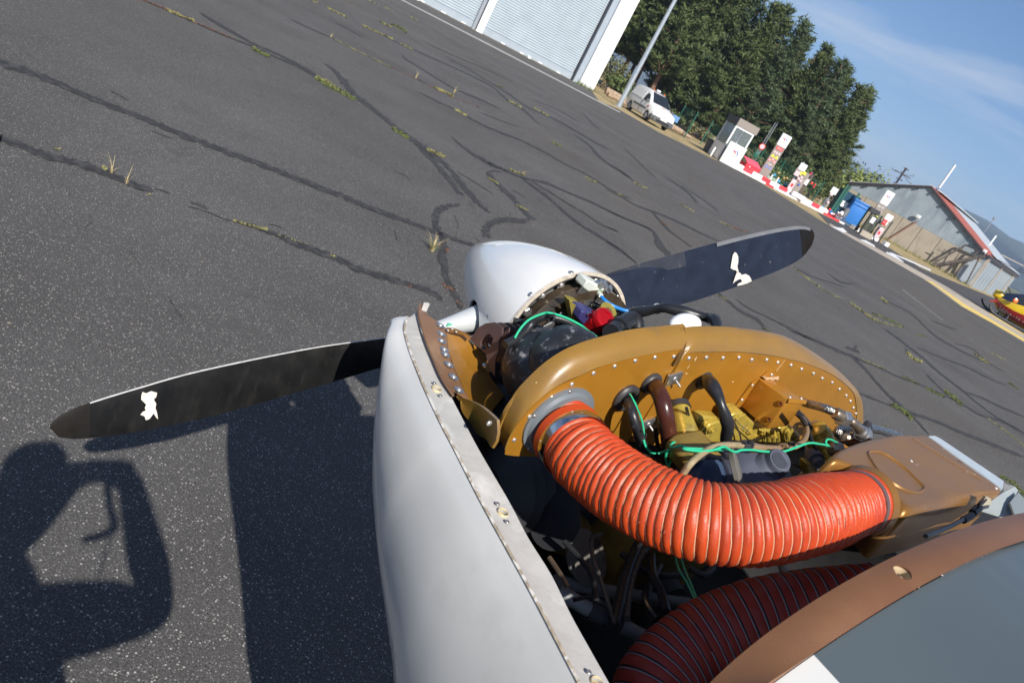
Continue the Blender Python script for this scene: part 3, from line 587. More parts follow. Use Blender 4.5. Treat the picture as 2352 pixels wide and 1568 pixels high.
plate('windscreen', [vp(1.055, -.66, 1.215), vp(1.055, .66, 1.215), vp(.26, .56, 1.765), vp(.26, -.56, 1.765)], Vector(vh) + UP * 1.2, .012, M_GLASS, vt, smooth=False)
box('front_bumper', vp(2.06, 0, .44), vh, side, UP, .22, 1.5, .34, M_GREYP, vt, bev=.07)
for s in (-1, 1): box('bumper_corner', vp(1.86, s * .72, .44), vh, side, UP, .42, .32, .34, M_GREYP, vt, bev=.09)
box('grille', vp(2.168, 0, .40), vh, side, UP, .03, 1.0, .12, M_DARK, vt)
box('number_plate', vp(2.185, .0, .56), vh, side, UP, .012, .50, .11, M_WHITE, vt)
box('front_emblem', vp(2.13, 0, .76), vh, side, UP, .02, .09, .12, M_GREY, vt, bev=.02)
for s in (-1, 1): lathe('beacon', [(0, .05), (.07, .05), (.1, .02)], vp(-.1, s * .42, 1.83), UP, M_ORANGE, vt, seg=10)
box('roof_bar', vp(-.1, 0, 1.86), vh, side, UP, .08, 1.1, .04, M_GREYP, vt)
box('roof_box', vp(-.1, -.1, 1.93), vh, side, UP, .2, .25, .12, M_WHITE, vt, bev=.02)
side_panel('red_decal', [(1.22, .885, .82), (1.02, .893, .82), (1.04, .893, .92), (1.20, .887, .92)], M_RED, off=.008)
plate('hood_decal', [vp(1.5, -.12, 1.135), vp(1.5, .1, 1.135), vp(1.4, .1, 1.15), vp(1.4, -.12, 1.15)], UP, .012, M_RED, vt, smooth=False)

# -- logs on the dry grass
M_LOG = mat('pale_log_bark', (.34, .25, .17), rough=.9, var=.25, scale=6, bump=.5, bscale=20)
def log(p0, p1, r, label, name='log'):
    a, b = ground(p0, 0), ground(p1, 0); b = a + (b - a); a.z = b.z = r
    o = tube(name, [a, (a + b) / 2 + UP * .03, b], lambda t_: r * (1 - .25 * t_), M_LOG, seg=9, n=3); tag(o, label, 'log', 'felled logs lying on the grass'); return o
def logat(p0, p1, y, r, label):
    a, b = atY(p0, y), atY(p1, y + .6); a.z = max(a.z, r); b.z = max(b.z, r); a.z = b.z = r + max(0, (a.z + b.z) / 2 - r) * .0 
    o = tube('log', [a, (a + b) / 2 + UP * .03, b], lambda t_: r * (1 - .25 * t_), M_LOG, seg=9, n=3); tag(o, label, 'log', 'felled logs lying on the grass'); return o
logat(D('k1', 305, 815), D('k1', 540, 930), 62, .26, 'thick pale log behind the lamp post, left of the van')
logat(D('k1', 330, 850), D('k1', 520, 950), 59, .16, 'thinner pale log in front of the thick one beside the lamp post')
logat(D('k1', 900, 1160), D('k1', 1065, 1270), 60, .24, 'pale log lying behind the nose of the van')
logat(D('k1', 1060, 1235), D('k1', 1150, 1285), 62, .16, 'short brown log right of the long log behind the van')
# -- little blue notice
q = atY(D('k1', 945, 1190), 61).xy.to_3d(); t = thing('notice_board', q, 'small blue notice on a stake behind the van', 'sign')
box('stake', q + UP * .35, (1, 0, 0), (0, 1, 0), UP, .06, .06, .7, M_LOG, t); box('board', q + UP * .85 + Vector((0, -.06, 0)), (1, .2, 0), (-.2, 1, 0), UP, .55, .04, .42, mat('faded_blue_board', (.13, .27, .50), rough=.5), t)

# -- pines
M_BARK = mat('pine_bark', (.21, .12, .08), rough=.95, var=.35, scale=3, bump=.5, bscale=10)
def needle_mat(name, c, var):
    m = mat(name, c, rough=.75, var=var, scale=.9, spots=[((.105, .10, .028), 1.1, .60, .74), ((c[0] * .6, c[1] * .62, c[2] * .6), .55, .45, .62)], detail=6)
    return m
M_NEED = [needle_mat('pine_needles', (.082, .112, .032), .4), needle_mat('pine_needles_light', (.110, .135, .036), .4), needle_mat('pine_needles_blue', (.070, .104, .042), .4)]
def crown_mesh(seed, nb, zmin, wide):
    """pine crown: whorled branches carrying tufts of long narrow needle sprays"""
    r = random.Random(seed); V = []; F = []; bumps = [r.uniform(.7, 1.4) for _ in range(12)]
    def tuft(c, size, n, updir):
        for j in range(n):
            d = Vector((r.gauss(0, .8), r.gauss(0, .8), r.gauss(.15, .5))) + updir * .7; d = d.normalized(); ln = size * r.uniform(.6, 1.35); w = ln * r.uniform(.10, .19)
            s = d.orthogonal().normalized(); s = Quaternion(d, r.random() * 6.28) @ s; p = c + Vector((r.gauss(0, 1), r.gauss(0, 1), r.gauss(0, .5))) * size * .50; o = len(V)
            V.extend([p - s * w, p + s * w, p + d * ln]); F.append((o, o + 1, o + 2))
    for k in range(nb):
        h = zmin + (.97 - zmin) * (k + r.random()) / nb; rel = (h - zmin) / (1 - zmin)
        rad = wide * (min(1, .45 + rel * 3.0)) * (1 - rel) ** .95 * bumps[int(h * 11)] * r.uniform(.65, 1.2) + .022
        an = k * 2.4 + r.uniform(-.5, .5); out = Vector((math.cos(an), math.sin(an), 0)); rise = r.uniform(.02, .42) * (.5 + rel)
        m_ = max(2, int(rad / .024))
        for q in range(m_):
            t_ = (q + .6) / m_
            if t_ < .25 and rel < .6: continue
            c = out * rad * t_ + Vector((0, 0, h + rad * rise * t_ * t_ - .010 * (1 - t_)))
            for side_ in ((0,) if q == 0 else (-1, 1)): tuft(c + Vector((-out.y, out.x, 0)) * side_ * rad * .17 * (1.2 - t_) * r.uniform(.5, 1.3), .027 * r.uniform(.7, 1.3), 20, out * .5 + Vector((0, 0, .55)))
    for q in range(6): tuft(Vector((r.gauss(0, .006), r.gauss(0, .006), .93 + q * .012)), .016, 9, Vector((0, 0, 1.2)))
    me = bpy.data.meshes.new('pine_crown'); me.from_pydata([tuple(v) for v in V], [], F); return me
def trunk_mesh(seed, lean):
    r = random.Random(seed); parts = []
    top = Vector((lean, 0, .94)); path = spline([Vector((0, 0, -.01)), Vector((lean * .3, .004, .3)), Vector((lean * .5, -.01, .65)), top], 4)
    parts.append(tubedata(path, lambda t_: .017 * (1 - .8 * t_), 7))
    for k in range(16):
        h = r.uniform(.2, .85); an = r.random() * 6.28; ln = .17 * ((1 - h) ** .5) + .03; b = path[min(len(path) - 1, int(h / .94 * (len(path) - 1)))].copy(); b.z = h
        e = b + Vector((math.cos(an) * ln, math.sin(an) * ln, ln * r.uniform(.05, .5))); parts.append(tubedata([b, b.lerp(e, .5) + Vector((0, 0, -.006)), e], lambda t_: .0045 * (1 - .7 * t_), 4))
    V, F = merge(parts); me = bpy.data.meshes.new('pine_trunk'); me.from_pydata([tuple(v) for v in V], [], F); me.materials.append(M_BARK); return me
CR = []
for s_, dn, zm, wd in ((1, 112, .10, .20), (2, 116, .07, .22), (3, 106, .10, .185), (4, 96, .20, .21), (5, 88, .24, .20)):
    for mm in M_NEED:
        me = crown_mesh(s_, dn, zm, wd) if mm is M_NEED[0] else base.copy()
        if mm is M_NEED[0]: base = me
        me.materials.clear() if mm is not M_NEED[0] else None
        me.materials.append(mm); CR.append(me)
TR = [trunk_mesh(11, .03), trunk_mesh(12, -.04), trunk_mesh(13, .01)]
r3 = random.Random(21)
def pine(a, y, h, proto, tint, label, group='pine trees behind the apron', wide=1.0):
    x = a / 1944 * y; p = Vector((x, y, 0)); t = thing('pine_tree', p, label, 'tree', group); rz = r3.random() * 6.28
    for nm, me in (('trunk', TR[proto % 3]), ('crown', CR[proto * 3 + tint])):
        o = bpy.data.objects.new(nm, me); COL.objects.link(o); o.location = p; o.rotation_euler = (0, 0, rz); o.scale = (h * wide, h * wide, h)
        o.parent = t; o.matrix_parent_inverse = Matrix.Translation(-p); WLOC[o.name] = p
def hz(b, y): return 1.75 + (b - 658) * y / 2066
FR_ = [(-205, 84, 15, 3, 0), (-160, 80, 14.5, 4, 1), (-118, 83, 15.5, 3, 0), (-78, 79, 15, 4, 0), (-35, 82, 15.5, 3, 2), (5, 78, 15, 4, 0), (48, 80, 15.8, 2, 1), (86, 77, 14.9, 2, 0), (118, 80, 14.6, 1, 2), (155, 78, 13.6, 0, 0), (190, 80, 13.4, 1, 0),
      (225, 77, 12.7, 2, 2), (258, 79, 12.3, 0, 0), (290, 77, 11.8, 1, 1), (322, 79, 12.0, 0, 0), (354, 78, 11.6, 1, 2), (385, 80, 11.4, 2, 0), (414, 79, 11.0, 0, 0), (444, 81, 10.2, 1, 0),
      (-140, 91, 15, 3, 0), (-58, 92, 15.5, 4, 2), (28, 90, 16.2, 2, 0), (100, 91, 15.6, 1, 0), (172, 90, 14.6, 0, 2), (240, 91, 13.6, 1, 0), (306, 90, 13.4, 0, 0), (370, 91, 12.8, 1, 0), (425, 92, 11.6, 2, 1)]
wh = ['white hangar', 'lamp post', 'van', 'glass kiosk', 'double pole', 'price totem', 'fuel pump', 'open sky']
r4 = random.Random(5); FR = [(a + r4.uniform(-8, 8), y + r4.uniform(-2, 2), h * r4.uniform(.93, 1.07), p_, t_) for a, y, h, p_, t_ in FR_]
ZN = [(-100, 'beside the hangar'), (10, 'behind lamp post and van'), (130, 'between van and kiosk'), (200, 'above the glass kiosk'), (300, 'above the grey totem'), (400, 'above the fuel pumps'), (9999, 'at the wood\'s right end')]
cnt = {}
for i, (a, y, h, pr, ti) in enumerate(FR):
    row = 'front' if i < 19 else 'back'; ref = next(z for lim, z in ZN if a < lim); kk = (row, ref); cnt[kk] = cnt.get(kk, 0) + 1
    kind = ['dark green pine', 'olive green pine', 'bluish green pine'][ti]
    pine(a, y, h, pr, ti, f'{kind} {ref}, {["first","second","third","fourth","fifth"][cnt[kk] - 1]} from left, {row} row', wide=1.0)
# bushes
M_BUSH = [mat('bush_leaves', (.085, .115, .032), rough=.8, var=.4, scale=3), mat('olive_bush_leaves', (.12, .125, .05), rough=.8, var=.35, scale=3), mat('light_leaves', (.19, .23, .055), rough=.8, var=.35, scale=2)]
def bush(p, w, h, m, label, n=900, leaf=.14, cat='bush', stem=True):
    r = random.Random(int(p.x * 77 + w * 9)); t = thing('bush' if cat == 'bush' else 'leafy_tree', p, label, cat); V = []; F = []
    bl = [(Vector((r.uniform(-1, 1) * w * .36, r.uniform(-1, 1) * w * .3, h * r.uniform(.35, .8))), r.uniform(.2, .34) * min(w, h * 1.3)) for _ in range(9)]
    for k in range(n):
        c, rr = bl[r.randrange(9)]; d = Vector((r.gauss(0, 1), r.gauss(0, 1), r.gauss(0, 1))).normalized(); q = p + c + d * rr * r.uniform(.55, 1.08)
        if q.z < .03: q.z = .03 + r.random() * .3
        nn = (d + Vector((r.gauss(0, .5), r.gauss(0, .5), .5 + r.gauss(0, .5)))).normalized(); a = Quaternion(nn, r.random() * 6.28) @ nn.orthogonal().normalized(); b = nn.cross(a); s = leaf * r.uniform(.6, 1.4); o = len(V)
        V += [q - a * s, q + b * s * .6, q + a * s, q - b * s * .6]; F.append((o, o + 1, o + 2, o + 3))
    finish('foliage', V, F, m, t, smooth=False)
    parts = [tubedata([p + Vector((r.uniform(-.1, .1) * w, 0, -.02)), p + c * .6, p + c], lambda t_: .035 * h / 2 * (1 - .6 * t_), 5) for c, rr in bl[:5]]
    finish('stems', *merge(parts), M_BARK, t)
bush(atY(D('k1', 350, 690), 62) * 1, 3.6, 2.6, M_BUSH[1], 'olive green shrub behind the left log', leaf=.16) if False else None
def gp(a, y): return Vector((a / 1944 * y, y, 0))
bush(gp(-92, 74), 3.6, 2.8, M_BUSH[1], 'olive shrub beside the white hangar pillar')
bush(gp(-72, 71), 3.2, 1.6, M_BUSH[0], 'low bright green shrub behind the thick log')
bush(gp(30, 75), 3.4, 1.1, M_BUSH[0], 'dark bramble bush behind the van roof')
bush(gp(90, 76), 3.6, 1.1, M_BUSH[0], 'wide low bush between the van and the kiosk')
bush(gp(150, 75), 3.2, 1.2, M_BUSH[1], 'olive scrub behind the glass kiosk')
bush(gp(270, 75), 3.4, 1.4, M_BUSH[1], 'olive scrub behind the grey totem')
bush(gp(345, 76), 3.4, 1.5, M_BUSH[0], 'green scrub behind the middle fuel pump')
bush(gp(420, 78), 4.5, 2.6, M_BUSH[0], 'dark scrub at the right end of the wood')
bush(gp(455, 86), 5.0, 3.4, M_BUSH[2], 'light green bush left of the concrete shed', n=1500)
bush(gp(497, 104), 7.0, 5.2, M_BUSH[2], 'light green tree above the left end of the shed roof', n=2200, leaf=.2, cat='tree')
bush(gp(545, 106), 8.0, 5.9, M_BUSH[2], 'broad light green tree above the shed roof, left of the utility pole', n=2600, leaf=.2, cat='tree')
bush(gp(582, 104), 5.0, 5.0, M_BUSH[2], 'rounded light green tree below the utility pole', n=1800, leaf=.18, cat='tree')

# -- hills
def hills(prof, y, depth, m, label):
    V = []; F = []; n = len(prof)
    rows = [(0, 1.0), (.25, .72), (.5, .4), (.8, .1), (1, -.02)]
    for i, (a, b) in enumerate(prof):
        ztop = max(5, (b - 658) * y / 2066)
        for t_, k in rows:
            yy = y - depth * t_; x = a / 1944 * y
            V.append((x + 60 * noise.noise(Vector((i * .7, t_ * 3, 1))), yy, ztop * k + (0 if t_ in (0, 1) else ztop * .12 * noise.noise(Vector((i * .6, t_ * 5, 2))))))
    nr = len(rows)
    for i in range(n - 1):
        for j in range(nr - 1): F.append((i * nr + j, i * nr + j + 1, (i + 1) * nr + j + 1, (i + 1) * nr + j))
    o = finish('hills', V, F, m, smooth=True, center=False, auto=0); o['kind'] = 'structure'; o['label'] = label
M_HILL = mat('forested_hill', (.035, .05, .03), rough=1, var=.35, scale=.02, spots=[((.11, .10, .05), .006, .6, .68)])
def lv(p):
    u, v = p[0] - 1176, p[1] - 784; return (u * math.cos(ROLL) + v * math.sin(ROLL), u * math.sin(ROLL) - v * math.cos(ROLL))
hl = [lv(q) for q in [D('k3', 620, 560), D('k3', 1050, 370), D('k3', 1240, 480), D('k3', 1480, 565)]]
hills([(-900, 690), (-300, 740), (60, 700), (300, 690), (400, 705), hl[0]] + [(hl[0][0] + 12, hl[0][1] + 12)] + hl[1:] + [(590, 672), (640, 664), (700, 662)], 3600, 1500, M_HILL, 'blue forested mountain beyond the pines')
hr = [lv(q) for q in [D('k4', 1500, 582), D('k4', 1640, 625), D('k4', 1850, 725), D('k4', 2000, 862), D('k4', 2110, 925), D('k4', 2240, 960), D('k4', 2352, 1062)]]
hills([(600, 665), (690, 700), (740, 740)] + hr + [(hr[-1][0] + 60, hr[-1][1] - 12), (hr[-1][0] + 200, hr[-1][1] - 20), (1600, 760), (2400, 700)], 2200, 1100, M_HILL, 'blue forested hill behind the shed roof')
# ================================================================== refuelling island
M_TAUPE = mat('taupe_cladding', (.28, .24, .21), rough=.5, var=.04)
M_DKPUR = mat('dark_fascia', (.05, .045, .055), rough=.5, var=.05)
M_GREEN = mat('green_fence_paint', (.015, .11, .075), rough=.5, var=.1)
M_BLUEBIN = mat('blue_plastic', (.03, .17, .50), rough=.4, var=.06)
M_BLUEDK = mat('dark_blue_tank', (.01, .055, .10), rough=.4, var=.1)
M_REDK = mat('red_kerb_paint', (.72, .045, .06), rough=.6, var=.1, scale=3)
M_WHK = mat('white_kerb_paint', (.78, .78, .77), rough=.6, var=.05, scale=3)
M_YEL = mat('yellow_print', (.70, .66, .06), rough=.5)
M_PINK = mat('pale_notice', (.68, .50, .52), rough=.5, var=.05)
M_CLEAR = mat('window_glass', (.62, .68, .70), rough=.05, trans=.85, var=.02)
def islx(p):                 # point of the island line below a sight
    return onwall(p, ISL0, isl).xy.to_3d()
bn = Vector((-isl.y, isl.x, 0))                       # away from the camera
segs = [(D('k2', 300, 1010), D('k2', 375, 1055), 'w'), (D('k2', 375, 1055), D('k2', 510, 1130), 'r'), (D('k2', 510, 1130), D('k2', 650, 1180), 'w'), (D('k2', 650, 1180), D('k2', 782, 1258), 'r'), (D('k2', 782, 1258), D('k2', 920, 1330), 'w'),
        (D('k2', 920, 1330), D('k2', 1042, 1400), 'r'), (D('k2', 1042, 1400), D('k2', 1178, 1455), 'w'), (D('k2', 1178, 1455), D('k2', 1302, 1520), 'r'), (D('k2', 1302, 1520), D('k3', 115, 1250), 'w'), (D('k3', 115, 1250), D('k3', 265, 1330), 'r'),
        (D('k3', 265, 1330), D('k3', 440, 1410), 'w'), (D('k3', 440, 1410), D('k3', 590, 1490), 'r'), (D('k3', 590, 1490), D('k4', 160, 800), 'w')]
t = thing('painted_kerb', ISL0, 'long red and white kerb of the refuelling island', 'kerb')
for i, (a, b, c) in enumerate(segs):
    A0, B0 = islx(a), islx(b); mid = (A0 + B0) / 2; ln = (B0 - A0).length - .01
    box('kerb_block', mid + bn * .12 + UP * .19, isl, bn, UP, ln, .24, .38, M_REDK if c == 'r' else M_WHK, t, smooth=False)
    low = i in (5, 10, 11) ; m2 = M_REDK if low else M_WHK
    if True: box('kerb_base', mid - bn * .30 + UP * .06, isl, bn, UP, ln + .012, .58, .12, m2, t, smooth=False)
def solid(name, p0, p1, z0, z1, d, m, label, cat, off=0, **kw):
    a, b = islx(p0), islx(p1); o = box(name, (a + b) / 2 + bn * off + UP * (z0 + z1) / 2, isl, bn, UP, (b - a).length, d, z1 - z0, m, smooth=False, **kw); tag(o, label, cat); return o
flat('island_slab', [(ISL0 + isl * -.2 + bn * .24).xy, (ISL1 + isl * 1 + bn * .24).xy, (ISL1 + isl * 1 + bn * 3).xy, (ISL0 - isl * .2 + bn * 3).xy], .1, M_CONC, kind='structure')
solid('kerb_stone', D('k4', 225, 890), D('k4', 325, 930), 0, .28, .4, M_WHK, 'short white kerb stone left of the right hand pump', 'kerb', off=-.1)
solid('kerb_stone', D('k4', 355, 960), D('k4', 500, 1010), 0, .25, .4, M_WHK, 'white kerb stone below the grey pump base', 'kerb', off=-.3)
solid('kerb_stone', D('k4', 560, 1075), D('k4', 612, 1085), 0, .3, .3, M_WHK, 'small white cube marker at the end of the island', 'marker', off=-.4)
for lab, sgm in (('long white kerb strip at the foot of the striped kerb', [(20, 835), (160, 905), (210, 900), (160, 850)]), ('white painted strip near the island end', [(350, 985), (550, 1085), (540, 1060), (440, 1000)])):
    o = flat('white_strip', [ground(D('k4', *q)).xy for q in sgm], .02, M_WHK); tag(o, lab, 'kerb strip')

# -- glass kiosk
b0 = Vector((5.92, 53.2, 0)); bx = Vector((1, .30, 0)).normalized(); by = Vector((-.30, 1, 0)).normalized(); W_, D_ = 1.30, 1.7
kt = thing('kiosk', b0, 'small glass kiosk with white frame and taupe roof band', 'kiosk')
def kb(name, x0, x1, y0, y1, z0, z1, m, **kw): return box(name, b0 + bx * (x0 + x1) / 2 + by * (y0 + y1) / 2 + UP * (z0 + z1) / 2, bx, by, UP, x1 - x0, y1 - y0, z1 - z0, m, kt, smooth=False, **kw)
for x in (0, W_): 
    for y in (0, D_): kb('post', x - .05, x + .05, y - .05, y + .05, 0, 2.35, M_WHITE)
kb('front_rail', .05, W_ - .05, -.05, .05, 2.25, 2.349, M_WHITE); kb('front_rail', .05, W_ - .05, -.05, .05, .98, 1.05, M_WHITE)
kb('roof_band', -.06, W_ + .16, -.08, -.02, 2.36, 2.84, M_TAUPE); kb('roof_band', -.08, -.063, -.08, D_ + .1, 2.36, 2.84, M_DKPUR)
kb('roof', -.05, W_ + .15, -.015, D_ + .1, 2.355, 2.80, M_DKPUR)
kb('window', .05, W_ - .05, -.012, .0, 1.05, 2.25, M_CLEAR); kb('window', -.012, .0, .05, D_ - .05, 1.05, 2.3, M_CLEAR); kb('side_panel', -.03, .0, .05, D_ - .05, .05, 1.04, M_WHITE)
kb('back_window', .05, W_ - .05, D_ - .01, D_, .6, 2.25, M_CLEAR); kb('floor', .05, W_ - .05, .05, D_ - .05, .0, .12, M_CONC)
kb('door_post', .55, .60, .9, .95, .12, 2.3, M_GREY); kb('door_post', .75, .80, .9, .95, .12, 2.3, M_GREY)
kb('desk', .1, .55, .15, .8, .12, 1.0, mat('brown_cabinet', (.18, .08, .05), rough=.6)); kb('terminal', .12, .42, .0, .12, .35, 1.45, M_BLACKP, bev=.03)
lathe('dial', [(0, .05), (.02, .05)], b0 + bx * .32 - by * .02 + UP * 1.32, -by, M_YEL, kt, seg=12)
sb = thing('sign_board', b0 + bx * .6 - by * .35, 'white board with red and blue swirl emblem in front of the kiosk', 'sign board')
def logo(c, x, y, s, par, txt=True):
    """swirl emblem with the company name below"""
    n = x.cross(y); parts = []
    def arc(m, a0, a1, r0, w, seg=12):
        V = []; F = []
        for i in range(seg + 1):
            a = math.radians(a0 + (a1 - a0) * i / seg); ww = w * (.45 + .55 * math.sin(math.pi * (i + .6) / (seg + 1.2)))
            for rr in (r0 - ww, r0 + ww): V.append(c + x * math.cos(a) * rr * s + y * math.sin(a) * rr * s + n * .004)
        F = [(2 * i, 2 * i + 1, 2 * i + 3, 2 * i + 2) for i in range(seg)]; finish('emblem_arc', V, F, m, par, smooth=False)
    arc(M_BLUEP, 100, -60, .42, .10); arc(mat('light_blue_print', (.1, .45, .75), rough=.4), 190, 105, .42, .08); arc(M_YEL, -70, -150, .42, .07)
    plate('emblem_bar', [c + x * -.75 * s + y * .42 * s, c + x * -.1 * s + y * .30 * s, c + x * .02 * s + y * .12 * s, c + x * -.68 * s + y * .24 * s], n, .005, M_RED, par, smooth=False)
    plate('emblem_bar', [c + x * -.42 * s + y * .24 * s, c + x * -.22 * s + y * .2 * s, c + x * .1 * s - y * .1 * s, c + x * -.02 * s - y * .2 * s], n, .006, M_RED, par, smooth=False)
    if txt: text('emblem_lettering', 'TotalEnergies', c - y * .68 * s + n * .004, x, n, .27 * s, mat('pink_red_print', (.75, .18, .2), rough=.5), par)
bcx = b0 + bx * .62 - by * .42
box('panel', bcx + UP * .70, bx, by, UP, 1.25, .14, 1.38, M_WHITE, sb, bev=.03); 
logo(bcx - by * .075 + UP * .86 + bx * .06, bx, UP, .36, sb)
# things beside the kiosk
q = ground(D('k2', 205, 935)); t = thing('cabinet', q, 'beige meter cabinet with a red valve left of the kiosk', 'cabinet')
box('case', q + UP * 1.02, bx, by, UP, .36, .3, .72, mat('cream_case', (.55, .53, .45), rough=.5), t, bev=.02); box('leg', q + UP * .33, bx, by, UP, .1, .1, .66, M_GREY, t); box('valve', q + UP * 1.2 + bx * .26, bx, by, UP, .14, .12, .16, M_RED, t, bev=.02)
q = ground(D('k2', 110, 890)); t = thing('bin', q, 'dark grey bin at the left corner of the kiosk', 'bin'); lathe('tub', [(0, .22), (.75, .28), (.78, .30)], q, UP, M_GREYP, t, seg=14); lathe('lid', [(.782, .30), (.86, .24), (.9, .05)], q, UP, M_BLACKP, t, seg=14)
q = ground(D('k2', 175, 935)) + Vector((.02, -.5, 0)); o = lathe('bollard', [(0, .07), (.55, .07), (.6, .04)], q, UP, M_WHK, seg=12); tag(o, 'short white bollard left of the kiosk', 'bollard')
q = ground(D('k2', 235, 955)) + Vector((.25, .9, 0)); t = thing('hose_stand', q, 'dark hose stand on top of the kiosk cabinet corner', 'stand'); box('post', q + UP * .75, bx, by, UP, .05, .05, 1.5, M_GREYP, t); lathe('dial', [(0, .09), (.05, .09)], q + UP * 1.5 - by * .05, -by, M_BLACKP, t, seg=12)
# -- twin rods with round limit sign
q = Vector((b0.x + 2.62, 57.5, 0)); topz = atY(D('k2', 1075, 410), q.y); t = thing('double_pole', q, 'two thin grey poles side by side carrying a round sign', 'pole')
for k in (0, 1): tube('rod', [q + Vector((k * .14, 0, 0)), Vector((q.x + k * .14, q.y, topz.z))], .025, M_GREY, t, seg=6, smooth_path=False)
s = atY(D('k2', 870, 765), q.y - .08); lathe('round_sign', [(0, .2), (.015, .2)], Vector((q.x + .07, q.y - .06, s.z)), (0, -1, 0), M_PINK, t, seg=18); lathe('sign_rim', [(0, .21), (.004, .21), (.004, .16)], Vector((q.x + .07, q.y - .075, s.z)), (0, -1, 0), M_RED, t, seg=18)
box('pump_block', Vector((q.x, q.y, 1.35)), (1, 0, 0), (0, 1, 0), UP, .35, .3, .45, M_GREEN, t, bev=.05); box('bracket', Vector((q.x, q.y, 1.65)), (1, 0, 0), (0, 1, 0), UP, .2, .15, .12, M_GREYP, t)
# -- red container
a, b = D('k2', 640, 1120), D('k2', 830, 1235); q = onwall(a, ISL0 + bn * 1.0, isl).xy.to_3d(); q2 = onwall(b, ISL0 + bn * 1.0, isl).xy.to_3d(); mid = (q + q2) / 2
t = thing('red_chest', mid, 'red sand chest with sloping lid behind the striped kerb', 'chest'); ln = (q2 - q).length
V, F = boxdata(mid + UP * .34, isl, bn, UP, ln, .6, .55); finish('chest', V, F, M_REDK, t, smooth=False)
plate('lid', [mid - isl * ln * .53 - bn * .34 + UP * .63, mid + isl * ln * .53 - bn * .34 + UP * .63, mid + isl * ln * .53 + bn * .36 + UP * .90, mid - isl * ln * .53 + bn * .36 + UP * .90], UP, .05, mat('faded_red_lid', (.70, .10, .15), rough=.5), t, smooth=False)
box('latch', mid - bn * .31 - isl * .3 + UP * .5, isl, bn, UP, .08, .03, .08, M_WHITE, t)
# -- totem
def totem(bl, br, ztop, label, full=True, off=.9):
    l, r_ = onwall(bl, ISL0 + bn * off, isl).xy.to_3d(), onwall(br, ISL0 + bn * off, isl).xy.to_3d(); r_ = l + Vector((1, .1, 0)).normalized() * (r_ - l).length * 1.0
    c = (l + r_) / 2; x = (r_ - l).normalized(); y = Vector((-x.y, x.x, 0)); w = (r_ - l).length; t = thing('totem_sign', c, label, 'sign'); f = c - y * .10
    def face(z): return c - y * .085 + UP * z
    if full:
        box('pillar', c + UP * ((ztop * .74 + .35) / 2), x, y, UP, w, .16, ztop * .74 - .35, M_TAUPE, t, smooth=False, bev=.02); box('plinth', c + UP * .172, x, y, UP, w * .35, .12, .34, M_GREY, t)
        box('head', c + UP * ztop * .873, x, y, UP, w * 1.04, .18, ztop * .253, M_WHITE, t, bev=.05)
        logo(face(ztop * .89) - y * .01, x, UP, w * .42, t)
        pl = face(ztop * .705); box('red_strip', pl, x, y, UP, w * .74, .012, .2, M_RED, t); text('strip_lettering', '100 LL', pl - y * .008, x, -y, .15, M_WHITE, t)
        for k in (-1, 0, 1):
            c3 = face(ztop * .615) + x * k * w * .27; plate('hazard_mark', [c3 + UP * .1, c3 + x * .09 - UP * 0, c3 - UP * .1, c3 - x * .09], -y, .006, M_PINK, t, smooth=False)
        for k in (-.5, .5):
            c3 = face(ztop * .535) + x * k * w * .42; plate('warning_triangle', [c3 + UP * .14, c3 + x * .15 - UP * .1, c3 - x * .15 - UP * .1], -y, .006, M_YEL, t, smooth=False)
        for k, dz in ((-1, 0), (0, .1), (1, 0)): 
            c3 = face(ztop * .44 + dz) + x * k * w * .27; lathe('ban_mark', [(0, .10), (.006, .10)], c3, -y, M_PINK, t, seg=14); lathe('ban_ring', [(.007, .10), (.008, .10), (.008, .075)], c3, -y, M_RED, t, seg=14)
        for k in (-.5, .5): lathe('order_mark', [(0, .09), (.006, .09)], face(ztop * .30) + x * k * w * .42, -y, M_BLUEP, t, seg=14); lathe('order_symbol', [(.007, .035), (.009, .035)], face(ztop * .30) + x * k * w * .42, -y, M_WHITE, t, seg=10)
        text('notice_lettering', 'Dangers', face(ztop * .365), x, -y, .12, M_WHITE, t)
    return t, c, x, y, w
tz = atY(D('k2', 1255, 600), 57.5).z
totem(D('k2', 905, 1200), D('k2', 1010, 1240), tz, 'tall taupe totem with white head and rows of warning marks')
# second totem at the right
def signplane(v, pts, name, m, y, th, par, lab=None, bev=0):
    q = [atY(D(v, *p), y) for p in pts]; x = (q[1] - q[0]); w = x.length; h = abs(q[2].z - q[1].z); c = sum(q, Vector()) / len(q); return c, w, h
def pxbox(name, v, x0, y0, x1, y1, Y, d, m, par, rot=True, bev=0.0):
    """upright box seen between two picture corners (top-left, bottom-right) at distance Y"""
    a, b = atY(D(v, x0, y0), Y), atY(D(v, x1, y1), Y); return box(name, (a + b) / 2, (1, 0, 0), (0, 1, 0), UP, max(.02, abs(b.x - a.x)), d, max(.02, abs(b.z - a.z)), m, par, smooth=False, bev=bev)
# the next items stand upright; their sizes are metres, their centres taken from the sights
def up_box(name, v, cx, cy, Y, w, h, d, m, par, bev=0.0):
    return box(name, atY(D(v, cx, cy), Y), (1, 0, 0), (0, 1, 0), UP, w, d, h, m, par, smooth=False, bev=bev)
def foot(v, x, y, Y): p = atY(D(v, x, y), Y); return Vector((p.x, p.y, 0))
